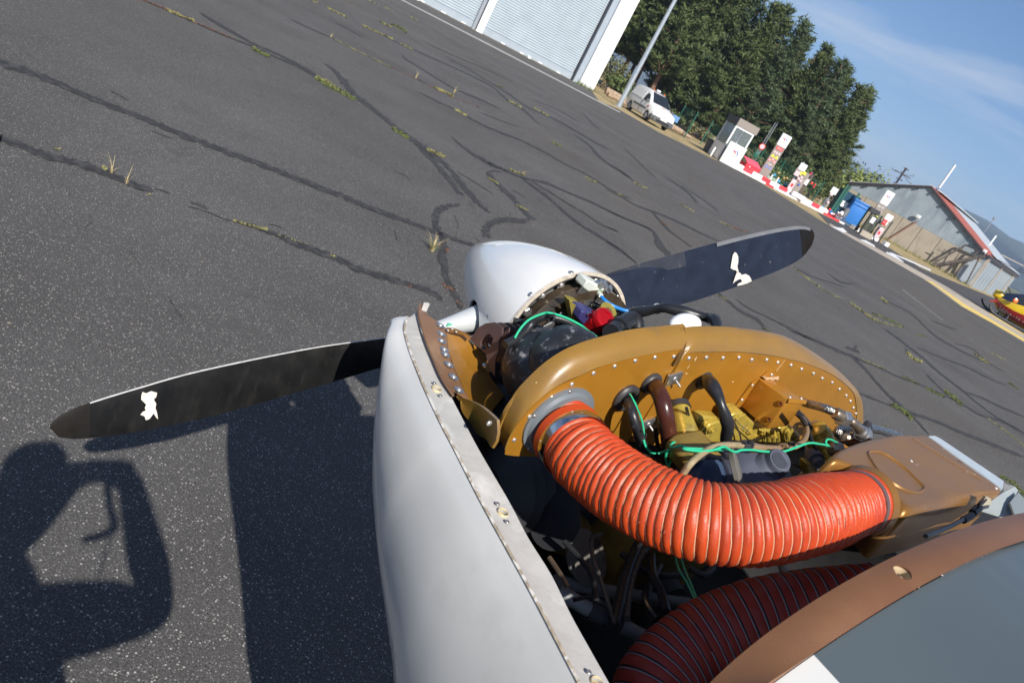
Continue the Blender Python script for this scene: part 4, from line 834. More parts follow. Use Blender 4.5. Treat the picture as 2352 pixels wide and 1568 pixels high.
# middle pump group (around k2 1500,1300)
Y = 57.6
q = foot('k2', 1330, 1500, Y); t = thing('fire_point', q, 'pale red notice box on a black post left of the middle pump', 'sign')
up_box('notice', 'k2', 1395, 1380, Y, .34, .78, .12, M_PINK, t, .03); up_box('red_mark', 'k2', 1400, 1385, Y - .07, .14, .22, .02, M_RED, t); box('post', Vector((q.x - .05, Y + .1, .6)), (1, 0, 0), (0, 1, 0), UP, .1, .1, 1.2, M_BLACKP, t)
q = foot('k2', 1450, 1480, Y + .3); t = thing('fuel_pump', q, 'taupe fuel pump with white square sign under the pines', 'fuel pump')
pm = atY(D('k2', 1480, 1380), Y + .3); box('housing', Vector((pm.x, Y + .4, .95)), (1, 0, 0), (0, 1, 0), UP, .62, .45, 1.7, M_TAUPE, t, bev=.03)
up_box('white_head', 'k2', 1558, 1120, Y + .2, .52, .50, .12, M_WHITE, t, .06); up_box('red_label', 'k2', 1475, 1210, Y + .1, .34, .34, .04, M_PINK, t); up_box('yellow_label', 'k2', 1530, 1210, Y + .1, .16, .22, .03, M_YEL, t)
up_box('yellow_triangle', 'k2', 1585, 1210, Y + .1, .24, .22, .03, M_YEL, t); up_box('header', 'k2', 1550, 1215, Y + .2, 1.0, .42, .1, M_TAUPE, t); up_box('blue_label', 'k2', 1505, 1378, Y + .1, .12, .12, .03, M_BLUEP, t)
for dx, dz in ((1500, 1290), (1545, 1270), (1530, 1320)): up_box('hazard_mark', 'k2', dx, dz, Y + .12, .16, .16, .02, M_PINK, t)
box('post', Vector((atY(D('k2', 1558, 1120), Y).x, Y + .45, 1.3)), (1, 0, 0), (0, 1, 0), UP, .08, .08, 2.2, M_GREY, t); box('base', Vector((pm.x + .1, Y + .4, .15)), (1, 0, 0), (0, 1, 0), UP, 1.2, .7, .2, M_CONC, t)
q = foot('k2', 1600, 1460, Y + .5); t = thing('fuel_pump', q, 'dark pump cabinet with a white display and black nozzle head', 'fuel pump')
c = atY(D('k2', 1605, 1330), Y + .4); box('housing', Vector((c.x, Y + .6, 1.0)), (1, 0, 0), (0, 1, 0), UP, .5, .4, 1.9, mat('brown_black_case', (.10, .075, .05), rough=.5, var=.2), t, bev=.03); up_box('display', 'k2', 1610, 1335, Y + .3, .30, .42, .05, M_WHITE, t, .02)
up_box('nozzle_head', 'k2', 1678, 1225, Y + .4, .26, .42, .2, M_BLACKP, t, .04); up_box('red_symbol', 'k2', 1680, 1218, Y + .28, .1, .16, .02, M_RED, t); up_box('red_handle', 'k2', 1700, 1355, Y + .4, .24, .14, .1, M_RED, t, .03); up_box('red_handle', 'k2', 1733, 1395, Y + .4, .1, .3, .1, M_RED, t, .03)
tube('hose', [Vector((c.x + .3, Y + .4, 1.9)), Vector((c.x + .55, Y + .3, 1.5)), Vector((c.x + .5, Y + .3, .6)), Vector((c.x + .1, Y + .3, .25)), Vector((c.x - .1, Y + .3, 1.0))], .025, M_BLACKP, t, seg=6)
up_box('concrete_base', 'k2', 1490, 1540, Y - .2, .9, .3, .5, M_WHK, t)
# bollards, drums and small tackle between totem and pump
for k, (x_, y_, m_, lab) in enumerate(((1050, 1330, M_WHK, 'white post left of the green tank under the totem'), (1165, 1330, M_WHK, 'white post right of the green tank under the totem'))):
    c = atY(D('k2', x_, y_), Y); o = lathe('bollard', [(0, .06), (.7, .06), (.74, .03)], Vector((c.x, Y, 0)), UP, m_, seg=10); tag(o, lab, 'bollard')
t = thing('green_tank', foot('k2', 1110, 1330, Y + .6), 'low green tank with brass fittings right of the totem', 'tank'); c = atY(D('k2', 1060, 1310), Y + .6)
lathe('tank_body', [(-.5, .05), (-.48, .22), (.48, .22), (.5, .05)], Vector((c.x, Y + .6, .35)), (1, 0, 0), mat('sage_paint', (.25, .35, .25), rough=.6), t, seg=14); lathe('tank_body', [(-.6, .05), (-.58, .2), (.58, .2), (.6, .05)], Vector((c.x + 1.3, Y + .7, .3)), (1, .2, 0), M_GREEN, t, seg=14)
M_BRASS = mat('weathered_brass', (.42, .32, .12), rough=.45, metal=.6, var=.3)
for k in range(7): lathe('fitting', [(-.08, .05), (-.06, .1), (.06, .1), (.08, .05)], Vector((c.x + .1 + k * .17, Y + .55, .75 + .25 * math.sin(k * 1.7))), (r3.random(), r3.random(), r3.random() + .2), M_BRASS if k % 3 else mat('cyan_cap', (.1, .4, .6), rough=.4), t, seg=10)
# second cluster (k3 400..900): filters, valves, notice
Y = 60.0
t = thing('notice_sign', foot('k3', 600, 930, Y + .5), 'white square notice on a short post before the green fence', 'sign'); up_box('notice', 'k3', 615, 915, Y + .4, .46, .46, .05, M_WHITE, t, .05); up_box('lower_tag', 'k3', 560, 985, Y + .4, .22, .16, .05, M_PINK, t); c = atY(D('k3', 600, 915), Y + .5); box('post', Vector((c.x, Y + .5, 1.0)), (1, 0, 0), (0, 1, 0), UP, .05, .05, 2.0, M_GREY, t)
M_STEEL = mat('dull_steel', (.42, .42, .42), rough=.35, metal=.8, var=.12)
t = thing('filter_vessel', foot('k3', 450, 1130, Y), 'round steel filter on grey legs with blue valve behind the striped kerb', 'filter'); c = atY(D('k3', 450, 1125), Y)
lathe('vessel', [(-.28, .05), (-.22, .2), (.22, .2), (.28, .05)], c, UP, M_STEEL, t, seg=16)
for dx in (-.34, .22): box('leg', Vector((c.x + dx, Y, c.z / 2)), (1, 0, 0), (0, 1, 0), UP, .07, .07, c.z, M_CONC, t)
lathe('blue_valve', [(0, .13), (.12, .13)], atY(D('k3', 375, 1240), Y - .15), (0, -1, 0), M_BLUEBIN, t, seg=14); lathe('blue_valve', [(0, .11), (.12, .11)], atY(D('k3', 545, 1325), Y - .1), (0, -1, 0), M_BLUEBIN, t, seg=14); lathe('red_cap', [(0, .09), (.1, .09)], atY(D('k3', 490, 1135), Y - .25), (0, -1, 0), M_PINK, t, seg=12)
lathe('red_cap', [(0, .08), (.1, .08)], atY(D('k3', 525, 1275), Y - .2), (0, -1, 0), M_RED, t, seg=12)
tube('pipe', [atY(D('k3', 440, 1270), Y - .1), atY(D('k3', 520, 1350), Y - .1), atY(D('k3', 640, 1380), Y - .1), atY(D('k3', 700, 1340), Y - .1)], .06, M_STEEL, t, seg=8)
t = thing('filter_vessel', foot('k3', 840, 1330, Y), 'tall round steel filter before the blue container', 'filter'); c = atY(D('k3', 840, 1345), Y); lathe('vessel', [(-.36, .05), (-.3, .2), (.3, .2), (.36, .05)], c, UP, M_STEEL, t, seg=16); box('leg', Vector((c.x - .12, Y, c.z / 2)), (1, 0, 0), (0, 1, 0), UP, .1, .1, c.z, M_STEEL, t)
t = thing('pump_motor', foot('k3', 720, 1370, Y - .2), 'small steel pump motor between the two filters', 'motor'); c = atY(D('k3', 720, 1370), Y - .2); lathe('motor_body', [(-.2, .06), (-.18, .13), (.18, .13), (.2, .06)], c, (1, 0, 0), M_STEEL, t, seg=14); box('stand', Vector((c.x, Y - .2, c.z / 2)), (1, 0, 0), (0, 1, 0), UP, .1, .1, c.z, M_STEEL, t); lathe('flange', [(0, .12), (.05, .12)], c + Vector((.05, -.15, .15)), (0, -1, 0), M_WHITE, t, seg=14)
# green fence and gate
def fence(pts, label, h=1.9):
    t = thing('mesh_fence', Vector((*pts[0], 0)), label, 'fence'); WV = []; parts = []
    for i in range(len(pts) - 1):
        a, b = Vector((*pts[i], 0)), Vector((*pts[i + 1], 0)); n = max(1, round((b - a).length / 2.5)); d = (b - a).normalized(); nn = Vector((-d.y, d.x, 0))
        for k in range(n + (i == len(pts) - 2)): box('fence_post', a + (b - a) * k / n + UP * (h / 2 + .05), d, nn, UP, .07, .07, h + .1, M_GREEN, t)
        L_ = (b - a).length
        for k in range(int(L_ / .16)): parts.append(boxdata(a + d * (k * .16 + .08) + UP * h / 2, d, nn, UP, .008, .008, h))
        for k in range(9): parts.append(boxdata((a + b) / 2 + UP * (.08 + k * h / 9), d, nn, UP, L_, .008, .010))
    o = finish('wire_mesh', *merge(parts), M_GREEN, t, smooth=False); o['kind'] = 'stuff'; return t
fence([tuple(gp(92, 62).xy), tuple(gp(125, 60).xy)], 'short green mesh fence run left of the kiosk')
fence([tuple(gp(165, 66).xy), tuple(gp(300, 66).xy), tuple(gp(455, 70).xy)], 'long green mesh fence behind the refuelling island')
t = thing('gate_enclosure', gp(455, 63), 'green gate posts around a dark blue tank with white plate', 'enclosure')
pA = atY(D('k3', 740, 1060), 65); 
for (x_, y_) in ((640, 1170), (720, 1150), (930, 1250)):
    c = atY(D('k3', x_, y_), 64); box('gate_post', Vector((c.x, 64, 1.35)), (1, 0, 0), (0, 1, 0), UP, .14, .14, 2.4 if x_ < 900 else 2.1, M_GREEN, t)
c = atY(D('k3', 800, 1200), 65); box('tank_wall', Vector((c.x - .05, 65, 1.1)), (1, 0, 0), (0, 1, 0), UP, 1.5, 1.2, 2.1, M_BLUEDK, t)
up_box('white_plate', 'k3', 812, 1185, 64.3, .5, .46, .03, M_WHITE, t, .04)
c = atY(D('k3', 980, 1390), 64); t = thing('blue_container', Vector((c.x, 64, 0)), 'bright blue container with ribbed lid beside the concrete shed', 'container')
box('body', Vector((c.x, 64.2, .95)), (1, 0, 0), (0, 1, 0), UP, 1.15, 1.3, 1.75, M_BLUEBIN, t, bev=.03)
box('lid', Vector((c.x, 64.2, 1.9)), (1, 0, 0), (0, 1, 0), UP, 1.27, 1.4, .16, M_BLUEBIN, t, bev=.03); box('rib', Vector((c.x, 63.52, 1.62)), (1, 0, 0), (0, 1, 0), UP, 1.15, .05, .06, M_BLUEBIN, t); box('foot_rail', Vector((c.x, 63.6, .12)), (1, 0, 0), (0, 1, 0), UP, 1.2, .2, .1, M_BLUEDK, t)
# right hand pump with totem
Y = 58.5
t = thing('totem_sign', foot('k4', 600, 800, Y), 'white head sign with emblem above the right hand pump', 'sign'); c = atY(D('k4', 695, 487), Y); box('head', c, (1, 0, 0), (0, 1, 0), UP, .62, .14, .98, M_WHITE, t, bev=.04)
logo(c + Vector((0, -.075, .08)), Vector((1, 0, 0)), UP, .25, t)
lc = atY(D('k4', 620, 590), Y); box('taupe_band', Vector((c.x, Y, c.z - .88)), (1, 0, 0), (0, 1, 0), UP, .6, .12, .78, M_TAUPE, t); text('band_lettering', 'Jet A1', Vector((c.x - .02, Y - .065, c.z - .68)), (1, 0, 0), (0, -1, 0), .2, M_WHITE, t)
for k in (-1, 0, 1): c3 = Vector((c.x + k * .17, Y - .066, c.z - 1.0)); plate('hazard_mark', [c3 + UP * .1, c3 + Vector((.09, 0, 0)), c3 - UP * .1, c3 - Vector((.09, 0, 0))], (0, -1, 0), .006, M_PINK, t, smooth=False)
box('post', Vector((c.x, Y + .02, (c.z - 1.27) / 2)), (1, 0, 0), (0, 1, 0), UP, .3, .1, c.z - 1.27, M_TAUPE, t)
t = thing('fuel_pump', foot('k4', 500, 850, Y), 'dark green fuel pump with white display below the emblem sign', 'fuel pump'); c = atY(D('k4', 500, 800), Y)
box('housing', Vector((c.x, Y + .1, .95)), (1, 0, 0), (0, 1, 0), UP, .75, .4, 1.6, mat('green_brown_case', (.08, .09, .06), rough=.5, var=.35, scale=5), t, bev=.04); up_box('display', 'k4', 520, 755, Y - .15, .3, .42, .05, M_WHITE, t, .02); up_box('header', 'k4', 545, 645, Y, .75, .36, .3, M_BLACKP, t, .03); up_box('arm', 'k4', 530, 628, Y, .5, .06, .06, M_BLACKP, t)
up_box('counter', 'k4', 590, 765, Y - .1, .35, .25, .1, M_GREYP, t, .02); up_box('label', 'k4', 575, 705, Y - .16, .14, .07, .02, M_YEL, t); up_box('base', 'k4', 435, 925, Y - .2, .85, .42, .5, M_CONC, t)
tube('hose', [atY(D('k4', 560, 760), Y - .2), atY(D('k4', 520, 830), Y - .3), atY(D('k4', 470, 890), Y - .3), atY(D('k4', 430, 870), Y - .3)], .03, M_BLACKP, t, seg=6)
t = thing('green_gate_post', foot('k4', 340, 850, Y + 1), 'single green post left of the right hand pump', 'post'); c = atY(D('k4', 390, 740), Y + 1); box('post', Vector((c.x, Y + 1, .95)), (1, 0, 0), (0, 1, 0), UP, .1, .1, 1.9, M_GREEN, t); up_box('orange_cap', 'k4', 342, 845, Y + .8, .1, .12, .1, M_ORANGE, t, .03); up_box('black_reel', 'k4', 335, 845, Y + .9, .2, .4, .2, M_BLACKP, t, .04)
t = thing('notice_sign', foot('k4', 650, 950, Y - .4), 'white square notice over red labels at the island end', 'sign'); up_box('white_notice', 'k4', 718, 722, Y - .4, .5, .42, .05, M_WHITE, t, .05); up_box('red_label', 'k4', 663, 778, Y - .45, .3, .38, .06, M_RED, t, .02); up_box('cream_label', 'k4', 692, 790, Y - .4, .1, .3, .05, M_WHITE, t); c = atY(D('k4', 700, 722), Y - .4); box('post', Vector((c.x - .1, Y - .3, 1.0)), (1, 0, 0), (0, 1, 0), UP, .06, .06, 1.9, M_GREY, t)
text('label_lettering', 'STOP', atY(D('k4', 663, 778), Y - .49), (1, 0, 0), (0, -1, 0), .11, M_WHITE, t)
t = thing('fire_point', foot('k4', 590, 950, Y - .5), 'pale red notice box with black hose at the island end', 'sign'); up_box('notice', 'k4', 598, 905, Y - .5, .34, .78, .12, M_PINK, t, .03); up_box('red_mark', 'k4', 600, 905, Y - .57, .14, .22, .02, M_RED, t)
tube('hose', [atY(D('k4', 625, 830), Y - .4), atY(D('k4', 560, 880), Y - .4), atY(D('k4', 535, 960), Y - .5), atY(D('k4', 540, 1020), Y - .6), atY(D('k4', 590, 1070), Y - .6)], .05, M_BLACKP, t, seg=8); box('post', Vector((atY(D('k4', 640, 905), Y).x, Y - .4, .9)), (1, 0, 0), (0, 1, 0), UP, .08, .08, 1.7, M_BLACKP, t)

# ================================================================== shed
S0 = Vector((22.2, 84.6, 0)); S1 = Vector((34.0, 77.0, 0)); sd = (S1 - S0).normalized(); sn = Vector((-sd.y, sd.x, 0)); sn = sn if sn.y > 0 else -sn; SL = (S1 - S0).length
sh = thing('shed', S0, 'concrete panel shed with blue grey gable and red roof', 'shed')
M_CORR = mat('blue_grey_sheeting', (.33, .385, .425), rough=.5, var=.1, scale=1, spots=[((.17, .21, .25), .7, .5, .72, (1, 1, .25)), ((.36, .42, .47), 1.1, .58, .75, (1.5, 1.5, .2))], metal=.1)
M_REDROOF = mat('red_roof_sheeting', (.36, .10, .07), rough=.7, var=.15, scale=.6); M_LTROOF = mat('pale_roof_sheeting', (.52, .56, .58), rough=.4, metal=.2, var=.06)
def sp(s, d, z): return S0 + sd * s + sn * d + UP * z
npn = 7; pw = SL / npn; zE = 3.0; zA = 6.05
def zr(s): return zE + (zA - zE) * (1 - abs(s / SL - .465) / (.465 if s / SL < .465 else .535))
WB = 2.55
for k in range(npn): box('wall_panel', sp((k + .5) * pw, .08, WB / 2), sd, sn, UP, pw - .05, .12, WB, M_PANEL, sh, smooth=False)
box('wall_backing', sp(SL / 2, .2, WB / 2 - .01), sd, sn, UP, SL - .06, .1, WB - .02, M_GREYP, sh, smooth=False)
box('corner_post', sp(-.06, .05, 1.6), sd, sn, UP, .1, .2, 3.2, mat('rusty_brown', (.12, .07, .06), rough=.8, var=.3), sh); box('downpipe', sp(-.2, .0, 1.7), sd, sn, UP, .14, .14, 3.4, M_CONC, sh)
# gable of upright corrugated sheets
N_ = int(SL / .18); V = []; F = []
for i in range(N_ * 4 + 1):
    s = SL * i / (N_ * 4); dd = .02 * (i % 4 in (1, 2)); V += [sp(s, .02 - dd, WB + .02), sp(s, .02 - dd, max(WB + .03, zr(s) - .05))]
    if i: F.append((2 * i - 2, 2 * i, 2 * i + 1, 2 * i - 1))
o = finish('gable_sheeting', V, F, M_CORR, sh, smooth=False); o['kind'] = 'stuff'
ap = .465 * SL; LEN = 24.0
for a_, b_, nm in ((-.25, ap, 'verge'), (ap, SL + .3, 'verge')):
    A1, B1 = sp(a_, -.12, zr(max(0, a_)) + (-.1 if a_ < 0 else 0)), sp(b_, -.12, zr(min(SL, b_)) + (-.1 if b_ > SL else 0)); d = (B1 - A1).normalized(); box(nm, (A1 + B1) / 2 + UP * .02, d, sn, d.cross(sn), (B1 - A1).length, .2, .16, M_DKPUR, sh, smooth=False)
for k in range(1, 10):
    s = SL * k / 10
    if abs(s - ap) > .3: box('purlin_end', sp(s, -.14, zr(s) - .16), sd, sn, UP, .18, .26, .14, M_DKPUR, sh)
def roofsheet(name, s0, s1, m, d0=-.2, d1=LEN, ex=.0):
    pts = [sp(s0, d0, zr(min(SL, max(0, s0))) + .1 + ex), sp(s1, d0, zr(min(SL, max(0, s1))) + .1 + ex), sp(s1, d1, zr(min(SL, max(0, s1))) + .1 + ex), sp(s0, d1, zr(min(SL, max(0, s0))) + .1 + ex)]
    plate(name, pts, UP, .05, m, sh, smooth=False)
roofsheet('roof', -.2, ap, M_LTROOF); roofsheet('roof', ap, SL + .1, M_REDROOF, d1=9.0); roofsheet('roof', ap, SL + .1, M_LTROOF, d0=9.01)
plate('ridge_capping', [sp(ap - .3, .5, zA + .12), sp(ap + .9, .9, zA + .02), sp(ap + .9, LEN, zA + .02), sp(ap - .3, LEN, zA + .12)], UP, .1, M_LTROOF, sh, smooth=False)
# long side with metal doors under a dark eave
for k in range(12): box('side_panel', sp(SL + .05, .25 + (k + .5) * LEN / 12, 1.45), sn, sd, UP, LEN / 12 - .05, .1, 2.9, M_CORR, sh, smooth=False)
box('eave_beam', sp(SL + .15, LEN / 2, 3.02), sn, sd, UP, LEN, .35, .3, M_DKPUR, sh, smooth=False)
for k in (0, 4, 8): box('side_post', sp(SL + .25, .3 + k * 2.6, 1.45), sd, sn, UP, .12, .12, 2.9, M_CONC, sh)
plate('roof_edge', [sp(SL - .3, 4, 3.45), sp(SL + .25, 5, 3.25), sp(SL + .25, LEN + .1, 3.25), sp(SL - 2.5, LEN + .1, 4.0)], UP, .06, M_LTROOF, sh, smooth=False)
dp = onwall(D('k4', 1650, 1400), S0 - sn * .12, sd); box('metal_door', Vector((dp.x, dp.y, 1.15)), sd, sn, UP, 1.15, .06, 2.2, mat('pale_door_sheeting', (.42, .48, .54), rough=.5, var=.05), sh, smooth=False)
bl = onwall(D('k4', 1075, 708), S0 - sn * .3, sd); box('wall_light', bl, sd, sn, UP, .4, .2, .3, M_WHITE, sh, bev=.03)
# steel braces leaning at the right end
M_BRACE = mat('rust_stained_beam', (.12, .10, .09), rough=.85, var=.35, scale=3)
def brace(v0, v1, w, m=M_BRACE, dep=.5, name='brace'):
    a, b = onwall(D('k4', *v0), S0 - sn * dep, sd), onwall(D('k4', *v1), S0 - sn * dep, sd); a.z = max(a.z, .02); d = (b - a).normalized(); return box(name, (a + b) / 2, d, sn, d.cross(sn), (b - a).length, w, w, m, sh, smooth=False)
brace((1230, 1290), (1640, 1055), .14); brace((1240, 1300), (1880, 1190), .26, dep=.8); brace((1640, 1050), (1880, 1150), .14, M_DKPUR); brace((1470, 1440), (1800, 1130), .12, dep=.6); brace((1700, 1568), (1940, 1230), .14, M_CONC, dep=1.1); brace((1630, 1550), (1830, 1170), .12, dep=.9)
brace((1410, 1400), (1620, 1070), .05); brace((1300, 1105), (1370, 1140), .06); brace((1240, 1190), (1310, 1220), .06); brace((1270, 1260), (1400, 1100), .07); brace((690, 1000), (1060, 765), .08, mat('rusty_strip', (.33, .16, .10), rough=.9, var=.2), dep=.15, name='rusty_strut')
ek = onwall(D('k4', 1875, 1130), S0 - sn * .4, sd); box('eave_lamp', ek, sd, sn, UP, .35, .2, .35, M_WHITE, sh, bev=.04)
# masts
def mast(v0, v1, y, r, label, m=M_WHITE, head=None, name='mast', cat='mast', base=None):
    a, b = atY(D('k4', *v0), y), atY(D('k4', *v1), y); b.x = a.x; t = thing(name, Vector((a.x, y, base if base is not None else 0)), label, cat); box_z0 = base if base is not None else 0
    tube('pole', [Vector((a.x, y, box_z0)), Vector((a.x, y, a.z))], r * .5, M_GREY, t, seg=8, smooth_path=False); tube('upper_tube', [a, b], r, m, t, seg=10, smooth_path=False)
    if head: lathe('head', [(0, .04), (.1, head), (.25, head), (.3, .03)], b, UP, M_GREY, t, seg=10)
    return t
sp_ap = sp(ap, .3, zA)
mast((1325, 360), (1515, 80), sp_ap.y, .10, 'thick white tube mast standing on the shed ridge', base=zA)
mast((1865, 900), (1985, 745), 105, .05, 'thin mast with a small fitting behind the red roof', M_GREY, .16)
mast((1925, 1060), (2015, 940), 92, .09, 'short white mast behind the red roof', M_WHITE)
c = atY(D('k4', 860, 270), 112); t = thing('utility_pole', Vector((c.x, 112, 0)), 'dark wooden utility pole with crossarms behind the green tree', 'utility pole'); top = atY(D('k4', 930, 120), 112)
tube('pole', [Vector((top.x, 112, 0)), Vector((top.x, 112, top.z))], .14, M_DKPUR, t, seg=8, smooth_path=False)
for dz, w in ((.15, .5), (.9, 1.5), (1.6, .6), (2.3, .5), (3.0, .5)): box('crossarm', Vector((top.x, 111.8, top.z - dz)), (1, 0, 0), (0, 1, 0), UP, w * 1.5, .1, .12, M_DKPUR, t)
lathe('transformer', [(0, .05), (.05, .28), (.7, .28), (.75, .05)], Vector((top.x - .1, 111.7, top.z - 4.3)), UP, M_CONC, t, seg=12)
for k, (dx, dz) in enumerate(((-1.5, -.1), (1.3, .4), (1.6, -.6), (-.3, .1))): tube('wire_stub', [Vector((top.x, 111.8, top.z - .9)), Vector((top.x + dx, 111.8, top.z - .9 + dz))], .035, M_DKPUR, t, seg=5, smooth_path=False); lathe('insulator', [(0, .06), (.22, .09)], Vector((top.x + dx, 111.8, top.z - .9 + dz)), UP, M_GREY, t, seg=8)
a, b = atY(D('k4', 2080, 1170), 95), atY(D('k4', 2360, 1312), 95); o = tube('overhead_cable', [a, (a + b) / 2, b + (b - a) * .3], .05, M_CONC, seg=6); tag(o, 'pale overhead cable crossing the hill at the right edge', 'cable')
# dark band at foot of the shed: rough grass
V, F = [], []
for k in range(900):
    s = rng.uniform(-4, SL + .5); q = sp(s, rng.uniform(-1.4, -.05), 0); h = rng.uniform(.08, .38); an = rng.random() * 6.28; d = Vector((math.cos(an), math.sin(an), 0)) * h * .4; o = len(V); V += [q, q + d.normalized() * .08, q + d + UP * h]; F.append((o, o + 1, o + 2))
tag(finish('rough_grass', V, F, M_MOSSY, smooth=False), 'dry weeds along the foot of the concrete shed', 'grass', kind='stuff')

# ================================================================== helicopter
hq = ground(D('k5', 820, 1120)); hx = Vector((.80, -.60, 0)).normalized(); hy = Vector((.60, .80, 0)).normalized()
# nose points left in the picture; tail beyond the frame
M_HY = mat('yellow_heli_paint', (.62, .42, .01), rough=.25, coat=.5, var=.04); M_HR = mat('red_heli_paint', (.33, .02, .02), rough=.25, coat=.5, var=.05); M_HB = mat('dark_blue_heli', (.012, .02, .05), rough=.3, coat=.3, var=.1)
ht = thing('helicopter', hq, 'yellow and red rescue helicopter with dark canopy at the right edge', 'helicopter')
nq = atY(D('k5', 690, 640), hq.y + .5); nose = Vector((nq.x, nq.y, 0)); zc = nq.z
hx = Vector((.98, -.20, 0)).normalized(); hy = Vector((.20, .98, 0)).normalized()
def HP(x, y, z): return nose + hx * x + hy * y + UP * z
sec = [(0, .05, zc - .10, zc + .05), (.12, .30, zc - .35, zc + .25), (.45, .55, zc - .6, zc + .45), (1.0, .75, zc - .78, zc + .72), (1.8, .82, zc - .85, zc + 1.05), (2.6, .84, zc - .85, zc + 1.18), (3.6, .84, zc - .8, zc + 1.15), (4.6, .7, zc - .55, zc + 1.0), (5.6, .4, zc - .1, zc + .8), (9.5, .18, zc + .35, zc + .7)]
def band(name, k0, k1, m, grow=0.0, K=24, i1=None):
    V = []; F = []
    for x, w, z0, z1 in sec[:i1]:
        cz, hh = (z0 + z1) / 2, (z1 - z0) / 2
        for k in range(k0, k1 + 1):
            a = -math.pi / 2 + 2 * math.pi * k / K; V.append(HP(x, (w + grow) * math.cos(a) * -1, cz + (hh + grow) * math.sin(a)))
    n = k1 - k0 + 1
    for i in range(len(sec[:i1]) - 1):
        for k in range(n - 1): F.append((i * n + k, i * n + k + 1, (i + 1) * n + k + 1, (i + 1) * n + k))
    return finish(name, V, F, m, ht)
band('belly', -4, 2, M_HY); band('red_band', 2, 5, M_HR); band('fuselage', 5, 7, M_HY); band('canopy', 7, 17, M_HB); band('fuselage', 17, 20, M_HY)
for x0, x1 in ((.9, 1.75), (1.95, 2.9)):
    V = []; F = []
    for i in range(5):
        x = x0 + (x1 - x0) * i / 4; j = max(j for j in range(len(sec)) if sec[j][0] <= x); s0, s1 = sec[j], sec[min(len(sec) - 1, j + 1)]; f = (x - s0[0]) / max(.01, s1[0] - s0[0]); w, z0, z1 = [s0[q] + (s1[q] - s0[q]) * f for q in (1, 2, 3)]
        for k in np.linspace(7.2, 9.8, 5): a = -math.pi / 2 + 2 * math.pi * k / 24; V.append(HP(x, -(w + .02) * math.cos(a), (z0 + z1) / 2 + (z1 - z0) / 2 * math.sin(a) + .0))
    for i in range(4):
        for k in range(4): F.append((i * 5 + k, i * 5 + k + 1, i * 5 + k + 6, i * 5 + k + 5))
    finish('side_window', V, F, M_GLASS, ht)
c = HP(-.02, .1, zc + .05); lathe('nose_pod', [(-.22, .05), (-.18, .2), (.1, .26), (.25, .2)], HP(.0, -.1, zc + .12), hx, M_HY, ht, seg=16)
lathe('marker_lamp', [(0, .14), (.08, .12), (.1, .02)], atY(D('k5', 1070, 735), nose.y - 1.0), (0, -1, .2), M_ORANGE, ht, seg=14)
def hs(f): 
    j = max(j for j in range(len(sec)) if sec[j][0] <= f); s0, s1 = sec[j], sec[j + 1]; q = (f - s0[0]) / (s1[0] - s0[0]); return [s0[i] + (s1[i] - s0[i]) * q for i in (1, 2, 3)]
for word, xs in (('SECURITE', .42), ('CIVILE', 1.75)):
    for i, ch in enumerate(word):
        x = xs + i * .155; w, z0, z1 = hs(x); a = -math.pi / 2 + 2 * math.pi * 3.5 / 24; w2, z02, z12 = hs(x + .1); p = HP(x, -(w + .012) * math.cos(a), (z0 + z1) / 2 + (z1 - z0) / 2 * math.sin(a)); p2 = HP(x + .1, -(w2 + .012) * math.cos(a), (z02 + z12) / 2 + (z12 - z02) / 2 * math.sin(a))
        xd = (p2 - p).normalized(); nn = (-hy * math.cos(a) * .8 + UP * math.sin(a) * .8); nn = (nn - xd * nn.dot(xd)).normalized(); text('letter', ch, p + nn * .01, xd, nn, .19, mat('cream_print', (.75, .62, .5), rough=.5), ht)
for s in (-1, 1):
    y = s * 1.0; tube('skid', [HP(-.25, y, .42), HP(-.05, y, .22), HP(.3, y, .10), HP(1.2, y, .07), HP(3.8, y, .07)], .055, M_BLACKP, ht, seg=8)
    for x in (.9, 3.0): tube('skid_strut', [HP(x, y, .09), HP(x, y * .85, .35), HP(x, y * .4, zc - .72)], .05, M_BLACKP, ht, seg=8)
for (v0, v1, w) in (((570, 745), (720, 740), .05), ((735, 900), (930, 1020), .05), ((840, 1105), (920, 1050), .035)): a, b = atY(D('k5', *v0), nose.y - .6), atY(D('k5', *v1), nose.y - .6); tube('antenna', [a, b], w, M_HR if w == .05 and v0[0] == 570 else M_BLACKP, ht, seg=6, smooth_path=False)
lathe('rotor_mast', [(0, .2), (.5, .12), (.7, .12)], HP(3.3, 0, zc + 1.1), UP, M_GREY, ht, seg=12)
for k in range(4): an = k * math.pi / 2 + .5; d = Vector((math.cos(an), math.sin(an), 0)); box('rotor_blade', HP(3.3, 0, zc + 1.75) + d * 2.7, d, Vector((-d.y, d.x, 0)), UP, 5.0, .28, .03, M_GREYP, ht)
tube('wire_cutter', [HP(.5, 0, zc + .5), HP(.2, 0, zc + .7)], .03, M_BLACKP, ht, seg=6)
# ================================================================== aeroplane with its top cowling off
M_COWL = mat('white_cowl_paint', (.63, .625, .60), rough=.27, var=.03, scale=4, coat=.4, spots=[((.48, .47, .44), 5, .56, .85), ((.40, .38, .34), 120, .74, .79)])
M_FLANGE = mat('scuffed_white_flange', (.45, .44, .415), rough=.5, var=.08, scale=20, spots=[((.36, .34, .31), 26, .60, .72), ((.72, .71, .68), 8, .55, .7)], bump=.5, bscale=60)
M_CHIP = mat('chipped_edge', (.36, .30, .22), rough=.8, var=.3, scale=90, spots=[((.66, .63, .58), 60, .48, .56)])
M_SPIN = mat('glossy_white_spinner', (.87, .855, .82), rough=.16, var=.01, coat=1.0)
M_GOLD = mat('amber_gold_baffle', (.43, .195, .022), rough=.32, metal=.28, var=.08, scale=14, spots=[((.34, .16, .03), 6, .55, .8), ((.50, .30, .09), 40, .70, .76)], coat=.15)
